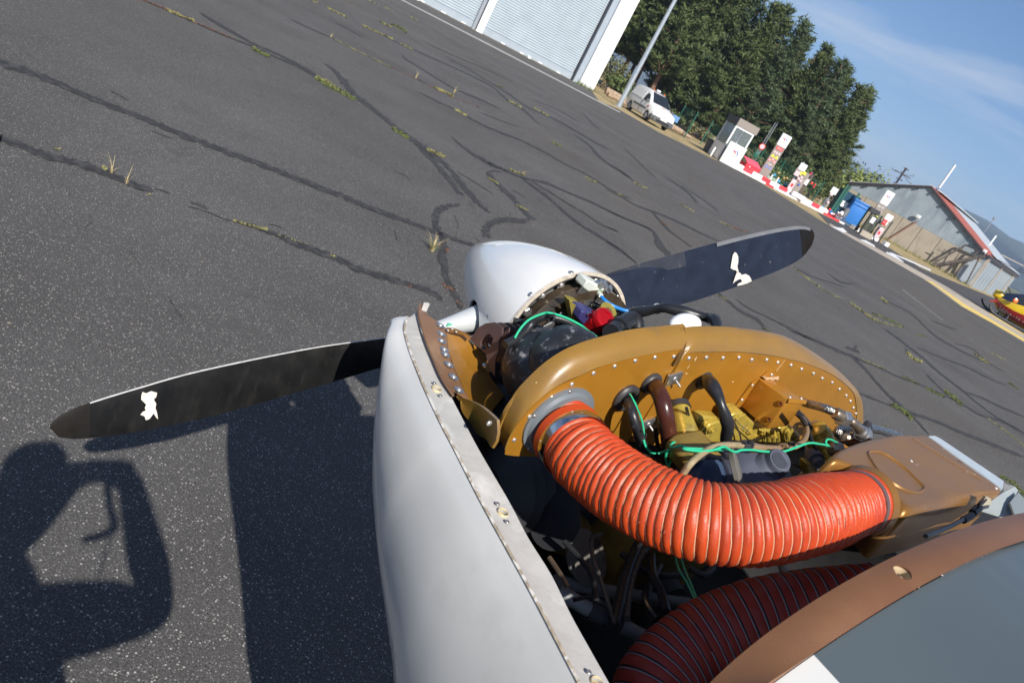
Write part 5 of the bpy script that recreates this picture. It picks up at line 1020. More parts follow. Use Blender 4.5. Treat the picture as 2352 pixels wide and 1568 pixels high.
M_AMBER = mat('amber_silicone', (.25, .135, .024), rough=.34, var=.10, scale=9, coat=.25, spots=[((.17, .10, .045), 7, .52, .74), ((.38, .27, .13), 22, .71, .79)], bump=.15, bscale=40)
M_BROWN = mat('brown_seal_strip', (.23, .12, .06), rough=.5, var=.12, scale=12, spots=[((.33, .20, .11), 8, .55, .7)])
M_DUCT = mat('bronze_duct_paint', (.32, .150, .034), rough=.36, metal=.45, var=.10, scale=7, spots=[((.22, .12, .06), 3.5, .48, .7), ((.42, .25, .09), 90, .62, .75)])
M_ORHOSE = mat('orange_silicone_cloth', (.52, .060, .010), rough=.42, var=.08, scale=16, spots=[((.40, .036, .012), 8, .46, .74), ((.26, .04, .02), 3.5, .56, .85), ((.72, .36, .28), 55, .76, .82)], bump=.25, bscale=420)
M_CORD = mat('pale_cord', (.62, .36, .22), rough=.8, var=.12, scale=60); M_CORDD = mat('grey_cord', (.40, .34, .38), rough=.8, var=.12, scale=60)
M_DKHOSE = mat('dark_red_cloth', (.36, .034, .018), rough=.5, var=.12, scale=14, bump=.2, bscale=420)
M_FGREY = mat('grey_primer', (.15, .17, .185), rough=.45, var=.06, scale=12)
M_CHROME = mat('bright_steel', (.62, .62, .63), rough=.14, metal=1.0, var=.05)
M_ALU = mat('worn_aluminium', (.50, .50, .49), rough=.34, metal=.9, var=.12, scale=30)
M_RIVET = mat('rivet_aluminium', (.66, .65, .62), rough=.3, metal=.7, var=.05)
M_BROWNM = mat('oiled_bronze_ring', (.17, .13, .09), rough=.3, metal=.7, var=.3, scale=25, stretch=(1, 1, 1))
M_ENG = mat('engine_gold_paint', (.47, .345, .058), rough=.30, metal=.28, var=.18, scale=22, spots=[((.10, .08, .045), 26, .54, .72), ((.62, .55, .25), 9, .6, .75)], bump=.5, bscale=45)
M_ENGD = mat('engine_dark_gold', (.28, .19, .045), rough=.4, metal=.3, var=.25, scale=25, bump=.4, bscale=40)
M_BLACK = mat('matt_black_plastic', (.018, .019, .023), rough=.45, var=.2, scale=12, spots=[((.30, .30, .31), 60, .56, .70), ((.08, .08, .09), 9, .50, .75)], bump=.3, bscale=60)
M_BLACKC = mat('black_hose', (.018, .019, .022), rough=.36, var=.15, scale=20)
M_MAROON = mat('maroon_tube', (.060, .018, .012), rough=.25, var=.3, scale=12)
M_PLUM = mat('plum_brown_plate', (.085, .052, .050), rough=.5, var=.12, scale=30, spots=[((.35, .33, .32), 60, .72, .76)])
M_GREENW = mat('green_wire', (.03, .50, .26), rough=.35, var=.05); M_BLUEW = mat('blue_hose', (.02, .20, .55), rough=.3, var=.06)
M_OLIVE = mat('olive_gold_bracket', (.34, .28, .06), rough=.4, metal=.35, var=.2, scale=30); M_NAVY = mat('violet_anodised_block', (.045, .045, .16), rough=.38, metal=.2, var=.1)
M_CAPR = mat('red_anodised', (.62, .012, .02), rough=.2, metal=.6, var=.06); M_NYLON = mat('white_nylon', (.60, .63, .57), rough=.45, var=.1, scale=40)
M_SLATE = mat('slate_blue_casting', (.075, .083, .115), rough=.6, var=.14, scale=30, bump=.2); M_SLATE2 = mat('taupe_casting', (.15, .14, .12), rough=.6, var=.12, scale=30)
M_TAN = mat('tan_braid', (.32, .25, .14), rough=.55, var=.15, scale=60, bump=.7, bscale=500); M_TANS = mat('heat_stained_hose', (.26, .17, .09), rough=.55, var=.25, scale=14)
M_BRAID = mat('steel_braid', (.45, .43, .40), rough=.25, metal=1.0, var=.35, scale=260, bump=1.0, bscale=420); M_STEELD = mat('stained_steel', (.30, .24, .18), rough=.3, metal=.8, var=.3, scale=30)
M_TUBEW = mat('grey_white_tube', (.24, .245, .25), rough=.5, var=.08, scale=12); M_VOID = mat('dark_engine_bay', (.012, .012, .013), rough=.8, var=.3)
M_FUSG = mat('slate_grey_paint', (.082, .105, .118), rough=.32, var=.03, scale=3, coat=.2, spots=[((.20, .22, .24), 160, .78, .80)])
M_BLADE = mat('black_blade_paint', (.009, .009, .009), rough=.32, spec=.16, var=.3, scale=25, spots=[((.020, .019, .018), 60, .50, .80, (1, 1, .10)), ((.30, .30, .30), 170, .77, .79)])
M_BLADEB = mat('black_blade_sky_sheen', (.015, .020, .036), rough=.40, spec=.3, var=.25, scale=25, spots=[((.16, .15, .14), 60, .66, .74), ((.30, .30, .29), 180, .75, .78)])  # blue of the reflected sky put into the black base colour
M_TIP = mat('brown_worn_tip', (.014, .0105, .008), rough=.36, spec=.16, var=.35, scale=30, spots=[((.013, .013, .013), 12, .40, .62), ((.05, .043, .04), 45, .66, .75)]); M_PEEL = mat('peeled_paint_patch', (.66, .61, .53), rough=.7, var=.08, scale=60, spots=[((.40, .33, .24), 70, .58, .68)])
M_EDGE = mat('metal_leading_edge', (.27, .265, .26), rough=.35, metal=.5, var=.1)

PL = thing('airplane', A(-.5, 0, 0) * 1.0 - Vector((0, 0, A(-.5, 0, 0).z)), 'light aeroplane with open engine bay, white spinner and black two-blade propeller', 'airplane')

def part(fn, *a, **k): return fn(*a, parent=PL, **k)
def DP(v, pts, **k): return [on(D(v, *p), **k) for p in pts]
def TP(pts, f, k): return [on(p, f=f * q) for p, q in zip(pts, k)]

# ---------------------------------------------------------------- spinner
LF, RR = .397, .154
SAX = (FA + RA * .032 - UA * .058).normalized(); SB = HUB - SAX * .144
prof = [(0, RR)] + [(LF * t_, RR * (1 - t_ ** 1.69) ** .745) for t_ in np.linspace(.03, .985, 34)] + [(LF * .9985, .006)]
inner = [(0, RR - .004)] + [(LF * t_ * .97, (RR - .005) * (1 - t_ ** 1.69) ** .745) for t_ in np.linspace(.04, .95, 14)]
RIMF = -.134
def spinpt(h, an): return A(RIMF, 0, 0) + FA * h
V, F = lathedata(prof + inner[::-1], SB, SAX, seg=96); F = F[:-2]
n_ = 96; m_ = len(prof + inner)
F += [((m_ - 1) * n_ + k, (m_ - 1) * n_ + (k + 1) % n_, (k + 1) % n_, k) for k in range(n_)]
spin = fixnormals(finish('spinner', V, F, M_SPIN, PL, auto=50))
hub0 = A(0, 0, 0)
for s in (1, -1):
    cut(spin, [lathedata([(.05, .040 if s < 0 else .062), (.4, .040 if s < 0 else .062)], hub0 - UA * (.006 if s < 0 else 0), BD * s, seg=40)])
rimd = lathe('spinner_rim', [(-.001, RR - .006), (-.002, RR + .0008), (.004, RR + .001), (.004, RR - .006)], SB, SAX, mat('worn_rim', (.62, .55, .45), rough=.5, var=.2, scale=80), PL, seg=96)
def screw(p, n, r, par, name='screw', m=M_ALU, slot=True):
    n = n.normalized(); q = rotto(n); o = link(name, SCREW, p, par, rot=q); o.scale = (r, r, r); return o
V, F = lathedata([(-.3, .95), (0, 1.0), (.12, .92), (.28, .72), (.36, .35), (.38, .02)], (0, 0, 0), (0, 0, 1), seg=16)
SCREW = bpy.data.meshes.new('screw'); SCREW.from_pydata([tuple(v) for v in V], [], F); SCREW.materials.append(M_ALU); SCREW.polygons.foreach_set('use_smooth', [True] * len(SCREW.polygons))
V, F = lathedata([(-.2, .9), (0, 1.0), (.25, .95), (.45, .7), (.5, .02)], (0, 0, 0), (0, 0, 1), seg=12)
RIV = bpy.data.meshes.new('rivet'); RIV.from_pydata([tuple(v) for v in V], [], F); RIV.materials.append(M_RIVET); RIV.polygons.foreach_set('use_smooth', [True] * len(RIV.polygons))
HEX = bpy.data.meshes.new('bolt'); V, F = lathedata([(0, 1), (.75, 1), (.9, .85), (.9, .02)], (0, 0, 0), (0, 0, 1), seg=6); HEX.from_pydata([tuple(v) for v in V], [], F); HEX.materials.append(M_ALU)
def rivet(p, n, r, par, me=None, name='rivet'):
    o = link(name, me or RIV, p, par, rot=rotto(n)); o.scale = (r, r, r); return o
def onspin(p):                                      # sight line meets the spinner skin
    d = ray(p); best = None
    for i in range(400):
        t_ = .8 + i * .004; w = EYE + d * t_; hh_ = (w - SB).dot(SAX); h = hh_ / LF; c = SB + SAX * hh_
        if 0 <= h < 1 and (w - c).length <= RR * (1 - h ** 1.69) ** .745:
            rad = (w - c).normalized(); return w, (rad + SAX * .3).normalized()
    return None
for p in ((1350, 610), (945, 828), (525, 1050), (1710, 632)):
    q = onspin(D('e6', *p))
    if q: o = screw(q[0], q[1], .0062, spin); cutp = box('screw_slot', q[0] + q[1] * .0028, q[1].orthogonal(), q[1].cross(q[1].orthogonal()), q[1], .009, .0012, .0006, M_DARK, o)
# backplate and ring gear inside the rim
bpc = SB + SAX * .012; FA_ = FA; FA = SAX
lathe('spinner_backplate', [(0, .149), (.012, .148), (.012, .03), (.004, .03), (.004, .112), (.008, .120)][::-1], bpc, FA, M_ALU, PL, seg=72)
lathe('inner_flange', [(.0, .1505), (.03, .1500), (.03, .144), (.0, .144)], bpc - FA * .012, FA, mat('dark_alloy', (.10, .10, .10), rough=.4, metal=.5, var=.2), PL, seg=72)
lathe('ring_gear', [(-.052, .128), (-.052, .136), (-.030, .137), (-.026, .130), (-.004, .128), (-.004, .118), (-.052, .118)], bpc, FA, M_BROWNM, PL, seg=90)
lathe('gear_disc', [(-.050, .117), (-.044, .117), (-.030, .085), (-.030, .02), (-.038, .02), (-.038, .085), (-.048, .095)], bpc, FA, M_ALU, PL, seg=64)
for k in range(20):
    an = k / 20 * 2 * math.pi; d = RA * math.cos(an) + UA * math.sin(an)
    rivet(bpc + d * .138 - FA * .001, -FA, .0055 if k % 3 else .010, PL, HEX if k % 3 == 0 else RIV, 'bolt' if k % 3 == 0 else 'rivet')
for k in range(8):
    an = k / 8 * 2 * math.pi + .2; d = RA * math.cos(an) + UA * math.sin(an); rivet(bpc + d * .103 - FA * .046, -FA, .006, PL, HEX, 'bolt')

FA = FA_
# ---------------------------------------------------------------- propeller blades
def blade(name, top, bot, ftop, fbot, m, label, fat=.006, tipm=None, kt=None, kb=None):
    n = 34; T = spline(TP(top, ftop, kt), 10); B_ = spline(TP(bot, fbot, kb), 10)
    def rs(P, k):
        L_ = [0]
        for i in range(1, len(P)): L_.append(L_[-1] + (P[i] - P[i - 1]).length)
        out = []; j = 0
        for i in range(k + 1):
            s = L_[-1] * i / k
            while j < len(P) - 2 and L_[j + 1] < s: j += 1
            out.append(P[j].lerp(P[j + 1], (s - L_[j]) / max(1e-9, L_[j + 1] - L_[j])))
        return out
    T, B_ = rs(T, n), rs(B_, n); V = []; F = []; K = 10
    for i in range(n + 1):
        ch = (B_[i] - T[i]); nn = ch.normalized().cross(BD).normalized(); nn = nn if nn.dot(FA) > 0 else -nn; c = ch.length
        for k in range(2 * K):
            if k <= K: s = k / K; off = -fat * .35 * math.sin(math.pi * s) ** .8
            else: s = 2 - k / K; off = fat * 1.6 * math.sin(math.pi * s) ** .7 + .0015
            V.append(T[i] + ch * s + nn * off * min(1, c / .05))
    for i in range(n):
        for k in range(2 * K): F.append((i * 2 * K + k, i * 2 * K + (k + 1) % (2 * K), (i + 1) * 2 * K + (k + 1) % (2 * K), (i + 1) * 2 * K + k))
    F.append(tuple(range(2 * K))); F.append(tuple(n * 2 * K + k for k in range(2 * K)))
    fm = [1 if (tipm and i >= n * .90) else 0 for i in range(n) for k in range(2 * K)] + [0, 0]
    o = finish(name, V, F, m, PL, mats=[m, tipm or m], fm=fm, label=label, auto=50); fixnormals(o)
    return o, T, B_
topL = [(1050, 748), (907, 772), (714, 799), (467, 849), (324, 888), (193, 928.5), (135, 953.6), (116, 973)]
botL = [(1060, 800), (868, 846), (791, 869), (517, 948), (386, 977), (285, 996), (174, 1008), (127, 1000), (114, 982)]
bl_, TL_, BL_ = blade('propeller_blade', topL, botL, .012, -.022, M_BLADE, 'black port blade with a pale chipped patch near its brown tip', tipm=M_TIP, kt=[1, 1, 1, 1, .9, .7, .4, .1], kb=[1, 1, 1, 1, .95, .8, .6, .35, .1])
topR = [D('e7', 500, 300), D('e7', 620, 235), D('g5', 240, 990), D('g5', 580, 892), D('g5', 900, 805), D('g5', 1200, 735), D('g5', 1400, 703), D('g5', 1500, 708), D('g5', 1545, 740)]
botR = [D('e7', 700, 760), D('e7', 870, 755), D('g5', 320, 1295), D('g5', 560, 1285), D('g5', 920, 1172), D('g5', 1100, 1105), D('g5', 1300, 1025), D('g5', 1450, 945), D('g5', 1530, 850), D('g5', 1552, 790)]
br_, TR_, BR_ = blade('propeller_blade', topR, botR, .022, -.012, M_BLADEB, 'black starboard blade coloured with blue sky sheen, with a torn pale patch', tipm=M_TIP, kt=[1, 1, 1, 1, 1, .85, .65, .4, .1], kb=[1, 1, 1, 1, 1, .9, .7, .45, .25, .1])
def strip_along(name, P, Q, i0, i1, w, m, par, off):
    V = []; F = []
    for i in range(i0, i1 + 1):
        ch = Q[i] - P[i]; nn = ch.normalized().cross(BD).normalized(); nn = nn if nn.dot(FA) > 0 else -nn; ww = min(w, ch.length * .6)
        V += [P[i] - nn * off - ch.normalized() * .0005 + nn * .0015, P[i] - nn * off - ch.normalized() * .0002, P[i] + ch.normalized() * ww - nn * (off + .0012)]
    for i in range(i1 - i0): a = i * 3; F += [(a, a + 1, a + 4, a + 3), (a + 1, a + 2, a + 5, a + 4)]
    return finish(name, V, F, m, par)
strip_along('leading_edge', TL_, BL_, 4, 31, .0012, mat('pale_edge_white', (.50, .49, .47), rough=.6, var=.2, scale=90), bl_, .0016)  # thin pale line along the upper edge of the port blade
strip_along('erosion_strip', TR_, BR_, 17, 33, .010, M_EDGE, br_, .0024)
def ragged(name, v, pts, f, m, par, off=.004):
    """torn patch of paint lying just proud of the blade face"""
    pts = DP(v, pts, f=f); pts = [p - FA * 0 for p in pts]; return pts
def patch(name, v, pts, T, B_, m, par, lift=.0045):
    # put the outline on the blade face, then raise it a little towards the viewer
    i = len(T) // 2; ch = (B_[i] - T[i]).normalized(); nn = ch.cross((T[-3] - T[3]).normalized()).normalized(); c0_ = (T[i] + B_[i]) / 2
    nn = nn if nn.dot(FA) > 0 else -nn; P = []
    for p in pts:
        d = ray(D(v, *p)); P.append(EYE + d * ((c0_ - nn * lift - EYE).dot(nn) / d.dot(nn)))
    return plate(name, P, -nn, .0006, m, par, smooth=False)
patch('peeled_patch', 'b8', [(848, 450), (870, 458), (900, 445), (935, 455), (930, 480), (915, 495), (930, 520), (925, 545), (935, 575), (940, 612), (928, 600), (915, 578), (905, 590), (890, 610), (868, 618), (860, 595), (835, 585), (850, 568), (868, 560), (862, 545), (870, 525), (855, 510), (840, 495), (842, 470)], TL_, BL_, M_PEEL, bl_)
patch('peeled_patch', 'g5', [(960, 895), (975, 905), (985, 930), (985, 970), (978, 1005), (985, 1030), (990, 1045), (972, 1040), (968, 1030), (950, 1028), (928, 1015), (932, 985), (938, 950), (945, 915)], TR_, BR_, M_PEEL, br_)
patch('peeled_patch', 'g5', [(975, 1045), (1000, 1050), (1010, 1065), (1040, 1058), (1065, 1070), (1078, 1090), (1085, 1110), (1050, 1128), (1010, 1140), (975, 1146), (985, 1130), (1015, 1115), (1002, 1095), (985, 1100), (960, 1115), (945, 1130), (955, 1100), (965, 1070)], TR_, BR_, M_PEEL, br_)
patch('worn_strip', 'g5', [(95, 1128), (300, 1065), (595, 1000), (600, 985), (582, 893), (300, 968), (20, 1052)], TR_, BR_, mat('dusty_erosion_film', (.028, .032, .045), rough=.6, var=.3, scale=20, spots=[((.12, .11, .10), 70, .60, .74)]), br_, lift=.0036)
# blade shank and its foil sleeve with label
sh0 = hub0 - BD * .075 - UA * .006
V, F = lathedata([(-.02, .032), (.03, .030), (.07, .024), (.12, .017), (.18, .010)], sh0, -BD, seg=36)
slv = finish('blade_sleeve', V, F, mat('silver_white_sleeve', (.62, .64, .64), rough=.22, metal=.25, var=.04), bl_)
lathe('blade_sleeve', [(0, .055), (.06, .055), (.10, .045)], hub0 + BD * .06, BD, M_BLADEB, br_, seg=36)
for (s, x0, y0, sz) in (('NEW', 410, 1078, .0055), ('09.12', 290, 1103, .005), ('17120', 255, 1093, .0042), ('H-10-A', 215, 1100, .0042)):
    d = ray(D('e6', x0, y0)); ax = -BD; o_ = sh0; hit = None
    for i in range(600):
        w = EYE + d * (1.2 + i * .0015); q = w - o_; h = q.dot(ax); rr = .032 - (h + .02) * .12
        if (q - ax * h).length < rr + .0006 and -.01 < h < .19: hit = w; break
    if hit: c = o_ + ax * (hit - o_).dot(ax); nn = (hit - c).normalized(); text('label_lettering', s, hit + nn * .0004, BD, nn, sz, M_GREYP, slv, th=.0001)
d = ray(D('e6', 145, 1128)); w = None
for i in range(600):
    q = EYE + d * (1.2 + i * .0015); h = (q - sh0).dot(-BD)
    if (q - sh0 + BD * h).length < .022 and .04 < h < .19: w = q; break
if w: c = sh0 - BD * (w - sh0).dot(-BD); nn = (w - c).normalized(); x = BD; y = nn.cross(x); plate('green_mark', [w + nn * .001 + x * a + y * b for a, b in ((-.009, -.003), (.009, -.003), (.0, .004))], nn, .0004, mat('green_print', (.04, .35, .22), rough=.4), slv, smooth=False)
lathe('blade_shank', [(0, .026), (.10, .024), (.17, .014)], hub0 - BD * .06 - UA * .026 + FA * .01, -BD, M_BLADE, bl_, seg=24)
lathe('hub', [(-.07, .07), (-.05, .085), (.05, .085), (.09, .05), (.12, .03)], hub0, FA, M_GREYP, PL, seg=32)
lathe('crankcase_nose', [(0, .10), (-.10, .11), (-.16, .13), (-.30, .14)], bpc - FA * .055, FA, M_VOID, PL, seg=32)

# ---------------------------------------------------------------- lower cowling, port side
U0 = .02
innerP = [(961.6, 709.5), (960, 726), (977, 777), (995, 821), (1016, 865), (1055, 939), (1102, 1028), (1173, 1149), (1215, 1229), (1269, 1315), (1314, 1406), (1354, 1478), (1391.5, 1544)]
ridgeP = [(934, 733), (928, 758), (940, 804), (956, 846), (977, 897), (1014, 976), (1041, 1027), (1103, 1149), (1162, 1256), (1221, 1363), (1274, 1464), (1301, 1516), (1328, 1568)]
IN = [on(p, u=U0) for p in innerP]; RG = [on(p, u=U0 - .006) for p in ridgeP]
IN = spline(IN + [IN[-1] + (IN[-1] - IN[-2]) * 3], 4); RG = spline(RG + [RG[-1] + (RG[-1] - RG[-2]) * 3], 4)
# silhouette of the outer skin
silP = [(934, 733), (908, 770), (882, 832), (868, 874), (861, 932), (855, 1028), (859, 1149), (871, 1283), (887, 1403), (911, 1568)]
rows = []
nR = len(RG)
for i, g_ in enumerate(RG):
    f, r, u = toA(g_); t_ = i / (nR - 1)
    row = [g_]; sK = float(np.interp(-f, [.17, .21, .27, .32, .37, .45, .49, .59, .67, .74, .79, .85, 1.2], [.10, .18, .44, .62, .72, .84, .89, .99, 1.13, 1.31, 1.43, 1.52, 1.6]))
    for du, dr in ((-.003, .003), (-.01, .008), (-.02, .0155), (-.03, .022), (-.045, .029), (-.06, .034), (-.08, .039), (-.10, .042), (-.125, .0425), (-.15, .040), (-.20, .028), (-.26, .0), (-.31, -.04), (-.35, -.10), (-.37, -.18), (-.375, -.44)):
        row.append(A(f, r - dr * .6, u + du * sK))
    row.append(A(f, .0, u - .378 * sK))
    rows.append(row)
# rounded nose bowl ahead of the flange
nose_rows = []
f0_, r0_, u0_ = toA(RG[0])
for s in (.0, .25, .5, .75):
    row = []
    for q in rows[0]:
        f, r, u = toA(q); row.append(A(f + .045 * math.cos(s * math.pi / 2) * 1.0, r + .055 * (1 - math.sin(s * math.pi / 2)), u - .02 * (1 - math.sin(s * math.pi / 2))))
    nose_rows.append(row)
def cowlsheet(rws, th):
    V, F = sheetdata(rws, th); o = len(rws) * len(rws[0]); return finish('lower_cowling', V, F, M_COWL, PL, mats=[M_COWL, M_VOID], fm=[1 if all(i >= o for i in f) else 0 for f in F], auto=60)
nose_rows = [[A(toA(q)[0] + d_ * .03, toA(q)[1] + .03 * (d_ ** 2), toA(q)[2] - .012 * d_ ** 2) for q in rows[0]] for d_ in (1.0, .7, .4)]
cowl = cowlsheet(nose_rows + rows, -.004)
# flange
fl = sheet('cowling_flange', [[RG[i] + UA * .001, RG[i].lerp(IN[i], .35) - UA * .003, RG[i].lerp(IN[i], .7) - UA * .004, IN[i] - UA * .003] for i in range(nR)], .003, M_FLANGE, PL)
chip = tube('chipped_ridge', [p + UA * .001 for p in RG[1:]], .0022, M_CHIP, fl, seg=6, smooth_path=False)
V = []; F = []
def hole(v, x, y, r, par, u=U0 - .006):
    c = on(D(v, x, y), u=u + .0015); cut(par, [lathedata([(-.03, r), (.03, r)], c, UA, seg=24)])
    lathe('hole_lip', [(-.007, r), (.0008, r + .0003), (.0012, r + .0010), (.0004, r + .0016), (-.007, r + .001)], c, UA, mat('bare_hole_edge', (.55, .46, .28), rough=.6, var=.2, scale=90), par, seg=24)
    return c
for v, x, y, s1, s2 in (('e8', 675, 980, (652, 922), (712, 1045)), ('b7', 1155, 98, (1110, 24), (1193, 178)), ('b7', 1965, 1560, (1897, 1470), None)):
    hole(v, x, y, .0062, fl)
    for s in (s1, s2):
        if s: q = on(D(v, *s), u=U0 - .002); rivet(q, UA, .0030, fl, SCREW, 'nutplate_rivet')
# upturned lip at the front end
tipq = on(D('e8', 570, 165), u=U0 + .012)
plate('flange_tip', [on(D('e8', 540, 140), u=U0 + .01), on(D('e8', 590, 143), u=U0 + .01), on(D('e8', 597, 160), u=U0 + .005), on(D('e8', 570, 220), u=U0), on(D('e8', 520, 200), u=U0)], UA, .003, M_FLANGE, fl)
# starboard half, mirrored
rows2 = []
for row in nose_rows + rows:
    rows2.append([A(toA(q)[0], -toA(q)[1] + .0, toA(q)[2] - .012) for q in row])
cowl2 = cowlsheet(rows2, .004)

# ---------------------------------------------------------------- side seal, riveted strip and ramp on the port side
def at8(x, y, **k): return on(D('e8', x, y), **k)
stripO = [(525, 140), (500, 190), (500, 260), (560, 470), (640, 665), (735, 875), (850, 1050)]
stripM = [(527, 145), (560, 230), (640, 290), (690, 420), (700, 560), (745, 760), (835, 980)]
stripI = [(530, 150), (600, 255), (760, 370), (780, 470), (790, 600), (850, 790), (990, 1082)]
R1 = [spline([at8(*p, u=U0 + .006) for p in stripO], 5), spline([at8(*p, u=U0 - .004) for p in stripM], 5), spline([at8(*p, u=U0 - .012) for p in stripI], 5)]
ss = sheet('side_seal_strip', [[R1[j][i] for j in range(3)] for i in range(len(R1[0]))], .003, M_BROWN, PL)
for p in ((712, 350), (722, 435), (722, 503), (750, 590), (762, 638), (797, 738), (843, 862), (896, 990)):
    w = at8(*p, u=U0 - .0035); o = link('washer', None or SCREW, w, ss, rot=rotto(UA)); o.scale = (.0085, .0085, .0012); o2 = rivet(w + UA * .0005, UA, .0040, ss)
gp_ = [(775, 395), (860, 430), (945, 462), (1010, 512), (1160, 650), (1165, 760), (1205, 860), (1345, 1050), (1215, 1205), (1100, 1130), (990, 1082), (850, 780), (790, 600)]
uu = [-.012, -.014, -.018, -.020, -.035, -.055, -.060, -.065, -.03, -.02, -.012, -.012, -.012]
ramp_pts = [at8(*p, u=U0 + h - .004) for p, h in zip(gp_, uu)]
cpt = at8(1000, 780, u=U0 - .045); V = ramp_pts + [cpt] + [p - UA * .002 for p in ramp_pts]; n = len(ramp_pts)
F = [(i, (i + 1) % n, n) for i in range(n)] + [(i, (i + 1) % n, (i + 1) % n + n + 1, i + n + 1) for i in range(n)]
ramp = fixnormals(finish('side_baffle', V, F, M_GOLD, PL, auto=50))
tab = plate('baffle_tab', [at8(770, 380, u=U0 - .008), at8(830, 388, u=U0 - .008), at8(870, 398, u=U0 - .008), at8(950, 432, u=U0 - .010), at8(1012, 470, u=U0 - .012), at8(1000, 500, u=U0 - .014), at8(940, 455, u=U0 - .012), at8(860, 432, u=U0 - .010), at8(772, 418, u=U0 - .010)], UA, .002, M_DUCT, PL)
for p in ((785, 400), (828, 388), (868, 415)): rivet(at8(*p, u=U0 - .005), UA, .0026, tab)
q = at8(1178, 760, u=U0 - .045); st = lathe('baffle_stud', [(0, .011), (.002, .011), (.003, .0055), (.014, .005), (.015, .004), (.015, .001)], q, (UA * .9 + RA * -.1 + FA * .2), M_ALU, PL, seg=20)
# folded corner seal
flap = [(860, 1045), (990, 1085), (1110, 1135), (1210, 1205), (1300, 1290)]; flapB = [(865, 1060), (950, 1210), (1060, 1370), (1170, 1480), (1250, 1565)]
T_ = spline([on(D('e8', *p), f=-.36 - .035 * i) for i, p in enumerate(flap)], 5); B2 = spline([on(D('e8', *p), f=-.37 - .035 * i) for i, p in enumerate(flapB)], 5)
fo = sheet('corner_seal', [[T_[i], T_[i].lerp(B2[i], .33) - FA * .006, T_[i].lerp(B2[i], .66) - FA * .006, B2[i] + UA * .0015 * math.sin(i * .9)] for i in range(len(T_))], .004, M_AMBER, PL)
rivet(on(D('e8', 1195, 1322), f=-.505), -FA, .0042, fo)

# ---------------------------------------------------------------- rear baffle with its curved seal
FB = -.500
topline = [D('e8', 1353, 1568), D('e8', 1400, 1450), D('e8', 1550, 1230), D('e8', 1800, 1000), D('e8', 2100, 850), (1391.5, 837), (1427, 828), (1473.5, 817), (1520, 808), (1567.7, 801)]
lowline = [(1159, 1040), (1180, 1046), (1215, 1047), (1262, 1048), (1300, 1040), (1345, 1035), (1395, 1025), (1437, 1015), (1447, 1010), (1500, 950)]
toplineR = [(1571, 812), (1576.5, 810), (1627, 807.5), (1699, 808), (1789, 819), (1843, 832), (1897, 852), (1942, 880.5), (1965.7, 911), (1972, 950), (1970, 1000)]
lowlineR = [(1447, 1010), (1470, 1012), (1520, 1016), (1580, 1015), (1660, 1000), (1720, 1010), (1790, 1040), (1850, 1040), (1900, 1050), (1940, 1060), (1965, 1062)]
# port plate
def panel(name, TP, BP, f, m, th=.0016):
    T2 = spline([on(p, f=f) for p in TP], 5); B3 = spline([on(p, f=f) for p in BP], 5); n = min(len(T2), len(B3))
    return sheet(name, [[T2[i].lerp(B3[i], k / 4) for k in range(5)] for i in range(n)], th, m, PL, auto=20)
bp1 = panel('rear_baffle', topline, [(1158, 1041), (1165, 1043), (1185, 1045), (1215, 1046), (1270, 1046), (1330, 1048), (1380, 1045), (1410, 1040), (1437, 1018), (1560, 845)], FB, M_GOLD)
bp2 = panel('rear_baffle', toplineR, [(1448, 1012), (1475, 1014), (1530, 1030), (1610, 1050), (1700, 1060), (1760, 1070), (1820, 1075), (1870, 1075), (1910, 1070), (1945, 1065), (1968, 1055)], FB - .003, M_GOLD)
def baffle_rivets(v, pts, r, par, f):
    for p in pts: rivet(on(D(v, *p), f=f), -FA, r, par)
baffle_rivets('b1', [(708, 283), (923, 173), (1132, 104), (1337, 50), (1531, 17), (1720, 8), (510, 412), (288, 604), (136, 835)], .0036, bp1, FB - .0018)
baffle_rivets('b2', [(52, 368), (274, 360), (485, 364), (688, 360), (853, 388), (1042, 388), (1184, 420), (1352, 456), (1487, 506), (1638, 562), (1750, 624), (1876, 677), (1970, 762), (2058, 843), (2110, 914), (2148, 997), (2180, 1073), (2190, 1165)], .0038, bp2, FB - .0048)
# curved silicone seal, port and starboard pieces
SROWS = []
def seal(name, TP, SP, ft, fs, m=M_AMBER, rollf=.05):
    a = spline([on(p, f=ft) for p in TP], 6); b = spline([on(p, f=fs) for p in SP], 6); n = min(len(a), len(b)); R_ = []
    for i in range(n):
        o_ = b[i] - a[i]; row = []
        for k in range(7):
            t_ = k / 6; row.append(a[i] + o_ * (math.sin(t_ * math.pi / 2) ** .9) - FA * .013 * math.sin(math.pi * t_) * (1 - .3 * t_))
        w = o_.length
        on_ = o_.normalized(); row.append(b[i] + FA * .010 - on_ * .013); row.append(b[i] + FA * .022 - on_ * .034)
        R_.append(row)
    o = sheet(name, R_, .003, m, PL, auto=70); o['rows0'] = 0; SROWS.append(R_); del o['rows0']; return o
sealP_out = [(1140, 1000), (1152, 955), (1180, 905), (1212, 868), (1250, 833), (1290, 806), (1330, 788), (1375, 774), (1430, 760), (1480, 752), (1520, 748.5), (1569, 742.6)]
sealP_in = [(1159, 1032), (1170, 1003), (1192, 968), (1225, 930), (1262, 898), (1300, 876), (1335, 861), (1375, 843), (1427, 828), (1473.5, 817), (1520, 808), (1568, 801)]
s1_ = seal('baffle_seal', sealP_in, sealP_out, FB - .002, FB + .03)
sealS_out = [(1566, 752), (1600, 749), (1645, 749), (1690, 751.5), (1731, 756), (1789, 767), (1830, 785), (1861, 803), (1915, 841), (1951, 875), (1967.5, 898.5), (1975.6, 927), (1976, 974)]
sealS_in = [(1552, 838), (1578, 811), (1627, 808), (1665, 807.5), (1699, 808), (1755, 813), (1800, 822), (1843, 832), (1897, 852), (1935, 876), (1958, 898), (1966, 920), (1968, 960)]
